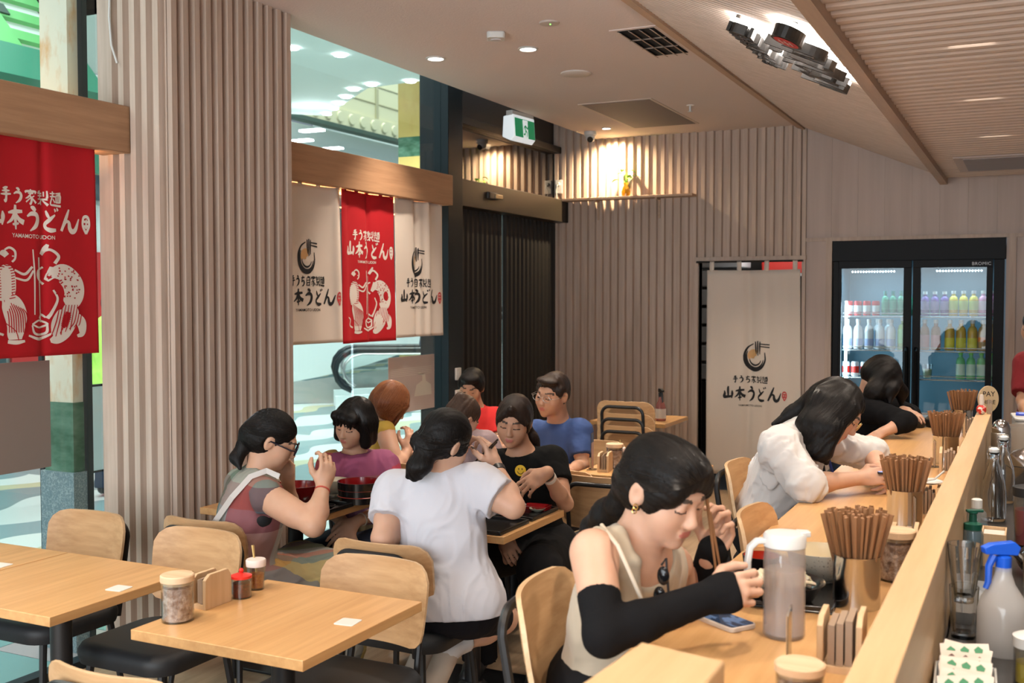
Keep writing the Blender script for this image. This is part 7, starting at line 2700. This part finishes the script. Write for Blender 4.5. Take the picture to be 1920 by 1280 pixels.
# ---- 4. woman in the white T-shirt, back to us
H = Head(P(836, 826, 3.93), V(.62, -.40, -.68), V(.16, .93, .20))
J = dict(pel=P(846, 1128, 3.93), neck=P(836, 893, 3.96), shL=P(742, 922, 3.99), shR=P(898, 910, 3.92),
         elL=P(718, 1008, 3.88), wrL=P(800, 985, 4.18), elR=P(962, 950, 3.86), wrR=P(930, 876, 4.02), b=1.04)
J['pr'] = unit(np.array([1, .1, 0]))
J['hipL'], J['hipR'] = P(810, 1140, 3.95), P(885, 1145, 3.93)
J['knR'], J['anR'], J['toR'] = P(940, 1158, 4.22), P(842, 1215, 4.02), P(812, 1285, 3.98)
J['knL'], J['anL'], J['toL'] = P(870, 1165, 4.34), P(800, 1212, 4.12), P(772, 1275, 4.05)
hands = (('R', V(-.28, .90, -.15), V(-.85, -.1, -.45), 1, dict(curls=[.55, .8, .95, 1.0], th=(.5, .4))), ('L', V(.8, .1, -.5), V(.2, -.8, -.3), 1, dict(curl=.5)))
w4 = seat_person('woman in a white T-shirt with a black ponytail, back to us, raising chopsticks', H, J, SK1, .005, hands=hands, hb=1.10, leg_b=1.15)
M_TEEW = mat('white_tee_cotton', (.54, .54, .59), .9)
shirt(w4, J, M_TEEW, .005, .022, .62, .080, (.060, .02), .045, .010, 6.5, 'tee_shirt', extra=lambda G: G.ell(J['pel'] + Z3 * .02, (.197, .158, .15), frame(J['pr'], Z3), .05))
M_SHORTS = mat('black_shorts', (.007, .0065, .009), .85, spec=.2)
trousers(w4, J, M_SHORTS, .006, .010, .82, 'shorts', 1.02)
M_SOCK = mat('white_sock', (.66, .64, .63), .9, bump=((300, 300, 300), .4, .002))
M_SNEAK = mat('beige_sneaker', (.50, .42, .34), .8)
for q in 'LR':
    G = S()
    a, k_ = J['an' + q], J['kn' + q]
    sleeve(G, a, a + (k_ - a) * .30, .045, .050)
    G.cap(a, a + (J['to' + q] - a) * .4, .045, .04, .02)
    sdf_obj('sock', G, .005, M_SOCK, w4, crease(.002, 25, k_ - a, .2))
    G = S()
    d_ = unit(J['to' + q] - a)
    G.cap(a + d_ * .0, a + d_ * .19, .047, .044, .03)
    sdf_obj('shoe', G, .006, M_SNEAK, w4)
G = S()
hair_cap(H, G, .004, True)
H.ell(G, .080, -.004, -.012, (.020, .022, .034), .006, '-')
H.ell(G, .066, .024, .0, (.014, .028, .03), .02)
H.ell(G, 0, -.09, -.045, (.045, .035, .04), .03)
G.chain([H.w(-.01, -.105, -.045), P(808, 842, 3.86), P(794, 872, 3.83), P(786, 894, 3.83)], [.026, .030, .030, .012], .02)
G.chain([H.w(-.02, -.105, -.045), P(796, 845, 3.85), P(776, 876, 3.83), P(764, 893, 3.83)], [.022, .026, .024, .008], .02)
G.chain([P(800, 850, 3.85), P(783, 876, 3.83), P(775, 898, 3.83)], [.024, .030, .010], .02)
ho = hair_obj(w4, H, G, H_BLACK, .0045, amp=.0025, n=50, amp2=.003, back=True)
add_strands(ho, H, [((-.8, .5, .4), (.9, .5, .1), (-.2, -1, -.3), (.3, -1, -.6), 110), ((-.9, .1, .2), (.95, .2, -.1), (-.1, -1, -.7), (.1, -1, -.75), 50)], H_STRAND)
band(w4, 'watch', J['elR'], J['wrR'], .90, .029, .024, M_BLACKP)
stick('held_chopstick', P(933, 824, 3.96), P(872, 884, 4.16), .004, .0035, M_LACB, 'nearer black chopstick raised by the woman in the white T-shirt', group='black chopsticks of the woman in the white T-shirt')
stick('held_chopstick', P(931, 829, 3.98), P(877, 890, 4.18), .004, .0035, M_LACB, 'farther black chopstick raised by the woman in the white T-shirt', group='black chopsticks of the woman in the white T-shirt')

# ---- 5. woman in the checked dress
H = Head(P(512, 822, 4.33), V(.86, -.42, -.18), V(.30, .92, .10))
J = dict(pel=P(455, 1092, 4.36), neck=P(486, 893, 4.33), shR=P(500, 930, 4.17), shL=P(452, 905, 4.47),
         elR=P(588, 985, 4.06), wrR=P(606, 912, 4.20), elL=P(540, 960, 4.58), wrL=P(540, 902, 4.50), b=1.08)
legs_default(J, [.25, 1, 0], .16)
hands = (('R', V(.22, .90, -.1), V(-.6, -.2, -.7), 1, dict(curls=[.7, .95, 1.05, 1.1], th=(.6, .5))), ('L', V(-.0, .9, .1), V(-.5, .2, .7), -1, dict(curl=.9)))
w5 = seat_person('woman in a checked sleeveless dress with a ponytail and dark glasses, eating', H, J, SK3, .006, hands=hands, hb=1.12)
GRY, GRN, RED_, SLT, OLV, PNK, BRN = (.36, .34, .31), (.08, .16, .12), (.34, .05, .05), (.10, .11, .13), (.17, .20, .08), (.36, .13, .11), (.14, .05, .04)
M_PLAID = plaid('checked_linen', (3.0, 0, 0.0), [GRY, RED_, SLT, (.26, .30, .26), GRN], [GRY, (.38, .36, .33), SLT, BRN, (.20, .23, .17), PNK], .095, .9)
shirt(w5, J, M_PLAID, .006, .020, .0, .06, (.062, .025), .12, .008, 8, 'dress_bodice')
M_PLAID2 = plaid('checked_linen_skirt', (3.1, 0, .1), [OLV, GRY, (.50, .12, .05), (.12, .17, .13), (.55, .38, .06), (.16, .12, .14)], [(.30, .33, .25), (.22, .24, .22), (.34, .15, .10), (.13, .18, .14)], .07, .5)
G = S()
G.ell(J['pel'], (.19, .15, .13), frame(J['pr'], Z3), .05)
for q in 'LR':
    G.cap(J['hip' + q], J['kn' + q], .11, .088, .10)
    G.cap(J['kn' + q], J['an' + q] + Z3 * .12, .088, .12, .10)
G.cap((J['hipL'] + J['hipR']) / 2, (J['knL'] + J['knR']) / 2, .10, .09, .10)
sdf_obj('dress_skirt', G, .008, M_PLAID2, w5, crease(.014, 9, J['knR'] - J['hipR'], .3))
shoes(w5, J, M_BLACKP, .012)
G = S()
G.ell(J['shR'] - unit(J['shR'] - J['shL']) * .045 - Z3 * .085, (.040, .048, .052), None, .02)
sdf_obj('undershirt', G, .007, mat('black_vest', (.012, .012, .013), .8), w5)
G = S()
hair_cap(H, G, .003, True)
H.ell(G, .080, -.006, -.012, (.020, .024, .036), .006, '-')
H.ell(G, 0, -.095, -.010, (.045, .035, .045), .03)
G.chain([H.w(0, -.115, -.02), P(456, 838, 4.32), P(444, 858, 4.31), P(450, 878, 4.28)], [.020, .026, .026, .008], .02)
ho = hair_obj(w5, H, G, H_BLACK, .005, amp=.002, n=50, amp2=.002, back=True)
add_strands(ho, H, [((-.3, .8, .55), (.85, .55, .10), (-.1, -1, -.1), (.25, -1, -.3), 90)], H_STRAND)
H2 = H
glasses(w5, H, mat('navy_black_frame', (.010, .010, .020), .25), th=.0035, r=.022)
band(w5, 'bracelet', J['elR'], J['wrR'], .88, .028, .006, mat('red_thread', (.45, .06, .04), .6))
mb = MB()
pts = [P(524, 893, 4.17), P(500, 882, 4.20), P(470, 893, 4.19), P(435, 932, 4.19), P(405, 975, 4.23), P(385, 1008, 4.30)]
vs, fs = [], []
for i, p_ in enumerate(pts):
    t_ = unit(pts[min(i + 1, 5)] - pts[max(i - 1, 0)])
    nv = unit(np.cross(t_, -_fw)) * .011
    for s_ in (nv, -nv):
        for o_ in (0, .004):
            vs.append(tuple(p_ + s_ - _fw * o_))
for i in range(5):
    k = 4 * i
    fs += [(k, k + 4, k + 5, k + 1), (k + 2, k + 3, k + 7, k + 6), (k + 1, k + 5, k + 7, k + 3), (k, k + 2, k + 6, k + 4)]
mb.add(vs, fs).build('bag_strap', mat('pale_strap', (.55, .52, .49), .6), w5)
stick('held_chopstick', P(600, 905, 4.22), P(611, 872, 4.22), .0045, .004, mat('amber_wood', (.50, .24, .07), .5), 'amber chopstick end in the fist of the woman in the checked dress')

# ---- 6. woman with the black bob in the colourful tunic
H = Head(P(664, 792, 5.25), V(-.48, -.34, .80), V(.05, .93, .34))
J = dict(pel=P(690, 1006, 5.32), neck=P(664, 850, 5.32), shR=P(624, 876, 5.24), shL=P(718, 874, 5.34),
         elR=P(614, 945, 5.20), wrR=P(648, 985, 5.02), elL=P(738, 948, 5.24), wrL=P(668, 978, 5.02), b=1.0)
legs_default(J, [0, -1, 0])
hands = (('R', V(.3, -.7, .5), V(.3, -.5, -.8), -1, dict(curl=.4)), ('L', V(-.6, -.5, .5), V(-.3, -.6, -.7), -1, dict(curl=.4)))
w6 = seat_person('woman with a black bob and a colour block tunic, facing us behind the lacquer bowls', H, J, SK3, .0065, hands=hands)
M_TUNIC = plaid('colour_block_linen', (3.17, 0, .105), [(.34, .09, .03), (.17, .09, .16), (.20, .10, .17), (.38, .05, .03), (.33, .015, .07)], [(.30, .02, .10), (.34, .33, .08), (.22, .12, .20), (.30, .09, .05)], .115)
shirt(w6, J, M_TUNIC, .0065, .022, .85, .085, (.078, .03), .12, .008, 8, 'tunic')
trousers(w6, J, M_JEANS, .012, .016, 2)
shoes(w6, J, M_BLACKP, .014)
G = S()
hair_cap(H, G, .010, True)
for x in (-1, 1):
    H.cap(G, (x * .070, .005, .02), (x * .080, .018, -.085), .038, .030, .03)
    H.cap(G, (x * .062, -.04, .0), (x * .066, -.035, -.085), .045, .036, .03)
H.cap(G, (0, -.07, -.02), (0, -.065, -.08), .05, .04, .03)
H.cap(G, (-.050, .075, .060), (.050, .075, .060), .026, .026, .02)
for x in (-.045, -.03, -.012, .008, .026, .045):
    H.cap(G, (x, .086, .060), (x * 1.08, .094, .020), .012, .005, .006)
ho = hair_obj(w6, H, G, H_BLACK, .0055, amp=.0025, n=40)
add_strands(ho, H, [((.0, .4, .9), (.0, -.4, .9), (.8, .35, -.5), (.8, -.5, -.5), 60), ((.0, .4, .9), (.0, -.4, .9), (-.8, .35, -.5), (-.8, -.5, -.5), 60)], H_STRAND)
band(w6, 'bracelet', J['elL'], J['wrL'], .85, .029, .008, mat('jade_bangle', (.45, .42, .36), .3))

# ---- 7. red haired woman in the yellow top
H = Head(P(733, 756, 5.85), V(.68, -.50, -.46), V(.35, .90, .10))
J = dict(pel=P(688, 958, 5.95), neck=P(704, 783, 5.93), shR=P(722, 808, 5.78), shL=P(690, 806, 6.10),
         elR=P(742, 876, 5.66), wrR=P(763, 846, 5.80), elL=P(716, 870, 6.22), wrL=P(766, 850, 6.2), b=.92)
legs_default(J, [.1, 1, 0])
hands = (('R', V(.2, .8, -.3), V(-.6, .1, -.7), 1, dict(curl=.65)), ('L', V(.8, .1, -.3), V(0, -1, 0), 1, dict(curl=.5)))
w7 = seat_person('red haired woman in a yellow sleeveless top eating by the window', H, J, SK1, .007, hands=hands)
M_YEL = mat('mustard_cloth', (.50, .34, .06), .85)
shirt(w7, J, M_YEL, .007, .012, .0, .05, (.075, .01), .1, .005, 9, 'yellow_top')
trousers(w7, J, M_JEANS, .014, .014, 2)
shoes(w7, J, M_BLACKP, .014)
G = S()
hair_cap(H, G, .008, True)
for x in (-1, 1):
    H.cap(G, (x * .066, .0, .02), (x * .070, .02, -.075), .034, .020, .03)
    H.cap(G, (x * .058, -.045, .0), (x * .052, -.03, -.065), .042, .030, .03)
H.cap(G, (.060, .055, .04), (.068, .060, -.085), .016, .008, .02)
H.ell(G, 0, -.065, -.02, (.07, .05, .06), .03)
ho = hair_obj(w7, H, G, H_AUBURN, .006, amp=.0025, n=36)
add_strands(ho, H, [((.0, .5, .9), (.0, -.4, .9), (.8, .35, -.6), (.6, -.7, -.5), 70), ((.0, -.3, .95), (-.2, -.5, .85), (.3, -1, -.4), (-.5, -.9, -.4), 50)], H_AUB2)

# ---- 8. diner in the mauve shirt with a small bun
H = Head(P(868, 781, 5.42), V(.62, -.52, -.58), V(.38, .88, .05), .92)
J = dict(pel=P(884, 984, 5.42), neck=P(872, 815, 5.48), shR=P(908, 835, 5.38), shL=P(848, 833, 5.60),
         elR=P(936, 885, 5.32), wrR=P(950, 857, 5.55), elL=P(880, 899, 5.75), wrL=P(930, 869, 5.75), b=.9)
legs_default(J, [.1, 1, 0])
hands = (('R', V(.2, .8, -.3), V(-.6, .1, -.7), 1, dict(curl=.7)),)
w8 = seat_person('diner in a mauve shirt with a small brown bun, head bowed, seen from behind', H, J, SK1, .007, hands=hands, hb=.95)
shirt(w8, J, mat('mauve_cotton', (.26, .19, .20), .9), .007, .018, .95, .060, (.058, .01), .1, .007, 9, 'mauve_shirt')
trousers(w8, J, M_JEANS, .014, .014, 2)
shoes(w8, J, M_BLACKP, .014)
G = S()
hair_cap(H, G, .002, True)
H.ell(G, 0, -.07, -.06, (.07, .06, .045), .01, '-')
H.ell(G, 0, -.085, .075, (.036, .034, .032), .015)
H.ell(G, .078, .0, -.012, (.02, .024, .034), .006, '-')
hair_obj(w8, H, G, H_BROWN, .006, amp=.004, n=30)

# ---- 9. woman in the black T-shirt with the smiley
H = Head(P(964, 788, 4.93), V(-.22, -.30, .92), V(.05, .95, .30))
J = dict(pel=P(1006, 1016, 5.08), neck=P(978, 850, 5.00), shR=P(928, 872, 5.02), shL=P(1034, 866, 4.96),
         elL=P(1060, 944, 4.82), wrL=P(1024, 886, 4.62), elR=P(930, 950, 4.96), wrR=P(946, 1004, 4.78), b=.92)
legs_default(J, [.12, -1, 0], .16)
for q in 'LR':
    J['kn' + q] = J['kn' + q] + Z3 * .03
hands = (('L', V(-.78, -.50, .12), V(-.28, -.62, -.55), -1, dict(curls=[.25, .40, .5, .55], th=(.4, .3))), ('R', V(.3, -.6, .6), V(.3, -.3, -.8), -1, dict(curl=.8)))
w9 = seat_person('woman in a black T-shirt with a yellow smiley badge, facing us', H, J, SK2, .0055, hands=hands, hb=.92)
M_TEEB = mat('black_tee_cotton', (.007, .007, .007), .9, spec=.15)
shirt(w9, J, M_TEEB, .006, .018, .52, .066, (.066, .025), .12, .006, 8, 'black_tee')
trousers(w9, J, M_TROUSER, .009, .028, 2, b=1.05)
shoes(w9, J, M_BLACKP, .014)
G = S()
hair_cap(H, G, .004, True)
H.cap(G, (.0, .076, .086), (.064, .052, .015), .013, .010, .02)
H.cap(G, (.0, .076, .086), (-.064, .052, .015), .013, .010, .02)
for x in (-1, 1):
    H.ell(G, x * .068, .008, -.005, (.014, .032, .045), .02)
G.chain([H.w(-.02, -.09, -.04), P(1000, 822, 5.04), P(1012, 842, 5.03)], [.035, .022, .008], .03)
hair_obj(w9, H, G, H_DKBR, .0055, amp=.0025, n=40)
band(w9, 'watch', J['elL'], J['wrL'], .84, .028, .018, mat('white_strap', (.62, .56, .50), .5))
band(w9, 'hair_tie', J['elL'], J['wrL'], .93, .0275, .010, M_BLACKP)
_c, _R = (J['shL'] + J['shR']) / 2, None
sm = P(976, 882, 4.865)
sn = unit(-_fw * .9 + Z3 * .28 - _r * .1)
sx_ = unit(np.cross(Z3, sn))
sy_ = np.cross(sn, sx_)
# find the chest surface so the print sits on the cloth
dg = bpy.context.evaluated_depsgraph_get()
dg.update()
tee = [c for c in w9.children if c.name.startswith('black_tee')][0]
ok_, hit, nrm_, _i = tee.ray_cast(Vector(_C), Vector(unit(ray(976, 882))))
if ok_:
    sm = np.array(hit)
    sn = unit(np.array(nrm_) * .6 + sn * .4)
    sx_ = unit(np.cross(Z3, sn))
    sy_ = np.cross(sn, sx_)
def smp(a, b, o=.004):
    q = sm + sx_ * a + sy_ * b
    k_, h_, _n, _j = tee.ray_cast(Vector(q + sn * .08), Vector(-sn))
    return tuple((np.array(h_) if k_ else q) + sn * o * .6)
mb = MB().mat(mat('smiley_yellow', (.80, .50, .02), .6))
n = 28
for q_ in range(4):
    ra_, rb_ = .026 * q_ / 4, .026 * (q_ + 1) / 4
    mb.add([smp(r_ * math.cos(2 * PI * i / n), r_ * math.sin(2 * PI * i / n)) for r_ in (ra_, rb_) for i in range(n)], [(i, (i + 1) % n, n + (i + 1) % n, n + i) for i in range(n)])
sml = mb.build('smiley_print', None, w9)
mb = MB()
sq_ = lambda a, b: smp(a * .026, b * .026, .007)
for x in (-.30, .30):
    add_stroke(mb, [(x, .12, .07), (x, .44, .07)], sq_)
add_stroke(mb, [(-.58, -.12, .04), (-.34, -.46, .05), (0, -.58, .05), (.34, -.46, .05), (.58, -.12, .04)], sq_)
mb.build('smiley_features', M_INK, sml)

# ---- 10. diner in the red shirt
H = Head(P(884, 724, 6.98), V(-.22, -.38, .88), V(.05, .92, .36))
J = dict(pel=P(892, 882, 7.05), neck=P(890, 764, 7.05), shR=P(860, 786, 7.02), shL=P(926, 784, 7.04),
         elL=P(938, 836, 6.92), wrL=P(905, 842, 6.62), elR=P(850, 838, 6.92), wrR=P(872, 846, 6.62), b=.95)
legs_default(J, [0, -1, 0])
hands = (('L', V(-.6, -.1, .6), V(0, -1, 0), -1, dict(curl=.5)), ('R', V(.5, -.1, .7), V(0, -1, 0), 1, dict(curl=.5)))
w10 = seat_person('diner in a bright red T-shirt facing us, beside the black entrance', H, J, SK2, .009, hands=hands)
shirt(w10, J, mat('red_cotton', (.55, .02, .02), .85), .009, .018, .6, .062, (.06, .025), .12, .006, 8, 'red_shirt')
trousers(w10, J, M_JEANS, .016, .016, 2)
shoes(w10, J, M_BLACKP, .016)
G = S()
hair_cap(H, G, .004, True)
H.ell(G, 0, .05, .080, (.062, .045, .028), .02)
for x in (-1, 1):
    H.ell(G, x * .070, .02, .02, (.016, .03, .04), .02)
hair_obj(w10, H, G, H_BLACK, .008)

# ---- 11. man in the blue polo shirt
H = Head(P(1036, 738, 6.09), V(-.58, -.18, .78), V(.05, .95, .22), 1.09)
J = dict(pel=P(1052, 948, 6.24), neck=P(1048, 790, 6.18), shR=P(1006, 812, 6.24), shL=P(1086, 810, 6.11),
         elL=P(1092, 872, 6.01), wrL=P(1064, 886, 5.73), elR=P(1010, 880, 6.20), wrR=P(1030, 892, 5.86), b=1.08)
legs_default(J, [-.3, -1, 0])
hands = (('L', V(-.7, -.2, .5), V(0, -1, -.2), -1, dict(curl=.4)),)
w11 = seat_person('man in a blue polo shirt with thin glasses, seated behind the woman in black', H, J, SK2, .0075, hands=hands, neck_r=.056)
M_BLUE = mat('blue_pique', (.035, .075, .22), .85, bump=((400, 400, 400), .3, .001))
shirt(w11, J, M_BLUE, .0075, .020, .72, .066, (.060, .03), .12, .007, 8, 'polo_shirt')
upv = unit(J['neck'] - J['pel'])
fv = np.cross(upv, unit(J['shR'] - J['shL']))
rv = unit(J['shR'] - J['shL'])
mb = MB()
for s_ in (-1, 1):
    a0 = J['neck'] + upv * .020 + rv * s_ * .060 - fv * .01
    vs = [a0 + upv * .012, a0 - upv * .03 + rv * s_ * .022, J['neck'] + fv * .095 - upv * .045 + rv * s_ * .050, J['neck'] + fv * .075 + rv * s_ * .022 - upv * .012]
    mb.add([tuple(v) for v in vs] + [tuple(v - fv * .004 - upv * .003) for v in vs], [(0, 1, 2, 3), (7, 6, 5, 4), (0, 4, 5, 1), (1, 5, 6, 2), (2, 6, 7, 3), (3, 7, 4, 0)], True)
mb.build('collar', M_BLUE, w11)
trousers(w11, J, M_JEANS, .014, .018, 2)
shoes(w11, J, M_BLACKP, .016)
G = S()
hair_cap(H, G, .0, True)
H.ell(G, 0, -.075, -.075, (.09, .06, .05), .015, '-')
H.ell(G, 0, .055, .082, (.060, .035, .020), .02)
for x in (-1, 1):
    H.ell(G, x * .070, .018, .028, (.012, .028, .030), .02)
    H.ell(G, x * .08, .0, -.012, (.018, .024, .036), .006, '-')
hair_obj(w11, H, G, H_DKBR, .0065, amp=.003, n=30)
glasses(w11, H, M_BRUSHED, th=.0012)

# ---- 12. staff member in dark red behind the counter
H = Head(P(1943, 612, 6.60), V(-.72, -.20, .55), V(0, .97, .15))
J = dict(pel=P(1959, 800, 6.66), neck=P(1953, 652, 6.64), shR=P(1925, 682, 6.72), shL=P(1985, 684, 6.50),
         elR=P(1918, 752, 6.62), wrR=P(1933, 790, 6.45), elL=P(1973, 760, 6.40), wrL=P(1938, 790, 6.36), b=1.1)
c_ = J['pel'].copy()
J['pr'] = unit(J['shR'] - J['shL'])
for s_, q in ((1, 'R'), (-1, 'L')):
    J['hip' + q] = J['pel'] + J['pr'] * .08 * s_ - Z3 * .05
    J['kn' + q] = np.array([*J['hip' + q][:2], .50])
    J['an' + q] = np.array([*J['hip' + q][:2], .07])
    J['to' + q] = J['an' + q] + np.array([-.06, -.14, -.03])
w12 = seat_person('staff member in a dark red T-shirt behind the counter, cut by the picture edge', H, J, SK2, .008, hands=(('R', V(-.1, -.3, .9), V(0, -1, 0), 1, dict(curl=.4)),))
shirt(w12, J, mat('dark_red_cotton', (.17, .005, .010), .85), .008, .022, .80, .072, (.06, .025), .14, .006, 8, 'red_shirt')
trousers(w12, J, M_TROUSER, .014, .016, 2)
shoes(w12, J, M_BLACKP, .016)
G = S()
hair_cap(H, G, .004, True)
H.ell(G, 0, -.07, -.07, (.09, .06, .05), .01, '-')
hair_obj(w12, H, G, H_BLACK, .008)


# ---- people out in the arcade
def stander(label, foot, height, fwd, m_top, m_leg, head_m, px_head=None, hood=False):
    k = height / 1.72
    f = unit(fwd)
    r = np.cross(f, Z3)
    b = np.asarray(foot, float)
    J = dict(pel=b + Z3 * .95 * k, neck=b + Z3 * 1.44 * k, shR=b + r * .17 * k + Z3 * 1.38 * k, shL=b - r * .17 * k + Z3 * 1.38 * k, b=1.05)
    for s_, q in ((1, 'R'), (-1, 'L')):
        J['hip' + q] = J['pel'] + r * .085 * s_ - Z3 * .05
        J['kn' + q] = b + r * .09 * s_ + Z3 * .50 * k + f * .03
        J['an' + q] = b + r * .09 * s_ + Z3 * .07 - f * .02
        J['to' + q] = J['an' + q] + f * .16 - Z3 * .035
        J['el' + q] = J['sh' + q] + r * .05 * s_ - Z3 * .28 * k - f * .03
        J['wr' + q] = J['el' + q] + f * .12 - Z3 * .20 * k
    J['pr'] = r
    H = Head(b + Z3 * 1.60 * k + f * .02, f, Z3)
    o = seat_person(label, H, J, SK2, .010, hands=(('R', -Z3, -r, 1, dict(curl=.3)), ('L', -Z3, r, -1, dict(curl=.3))))
    def ex(G):
        if hood:
            G.ell(J['neck'] - f * .05, (.11, .07, .07), None, .04)
    shirt(o, J, m_top, .010, .035, 1.85, .062, (.06, .03), .14, .012, 7, 'jacket', extra=ex)
    trousers(o, J, m_leg, .014, .016, 2)
    shoes(o, J, M_BLACKP, .014)
    G = S()
    hair_cap(H, G, .002, True)
    hair_obj(o, H, G, head_m, .010)
    return o
f_ = onz(214, 928, 0)
stander('pedestrian in a lime hooded jacket and jeans walking past the left shop window', (f_[0], f_[1], 0), 1.76, [-.5, .85, 0], mat('hi_vis_lime', (.50, .85, .14), .7), M_JEANS, H_BLACK, hood=True)
q_ = E(1.55, 0.0, 0.0)
stander('person in dark navy clothes riding the escalator, mostly hidden by the noren', (q_[0], q_[1], max(.02, rise(1.7)) + .0), 1.72, ed, M_JEANS, M_JEANS, H_BLACK)

# ---- on the floor under the tables
t = empty('drink_tumbler', (*P(912, 1262, 3.62)[:2], 0), 0, 'dark water bottle with a straw lid on the floor beside the counter chair', 'bottle')
t.location = (-1.62, 3.02, 0)
MB().lathe([(0, 0), (.038, 0), (.04, .01), (.04, .19), (.036, .20)], n=24).build('bottle_body', mat('smoke_plastic', (.03, .028, .027), .25), t)
MB().lathe([(.037, .20), (.037, .235), (.03, .245), (0, .245)], n=24).build('lid', M_BLACKP, t)
MB().tube([(.0, 0, .24), (.006, 0, .275), (-.01, 0, .29)], .006, 8).build('straw', M_BLACKP, t)
t = empty('leather_bag', (-1.48, 3.16, 0), .4, 'black leather handbag on the floor behind the dark water bottle', 'bag')
MB().prism(rrect(.30, .13, .05), 0, .20).build('bag_body', mat('bag_leather', (.010, .010, .010), .4), t, bevel=.02, seg=3)
MB().tube([(-.10, 0, .19), (-.09, 0, .30), (0, 0, .34), (.09, 0, .30), (.10, 0, .19)], .008, 8).build('bag_handle', M_BLACKM, t)
MB().tube([(-.02, -.075, .12), (-.02, -.08, .07), (.03, -.08, .05)], .004, 6).build('gold_chain', mat('gold', (.80, .50, .16), .2, 1.0), t)
t = empty('floor_bowl', (-1.62, 2.82, 0), 0, 'pale round dish like cap on the floor at the bottom edge', 'cap')
MB().sphere((0, 0, .03), (.10, .10, .06), 24, 12).build('crown', mat('cream_canvas', (.62, .55, .47), .9), t)
MB().lathe([(0, .0), (.11, .0), (.115, .006), (0, .012)], n=28).build('brim', mat('cream_canvas', (.62, .55, .47), .9), t)
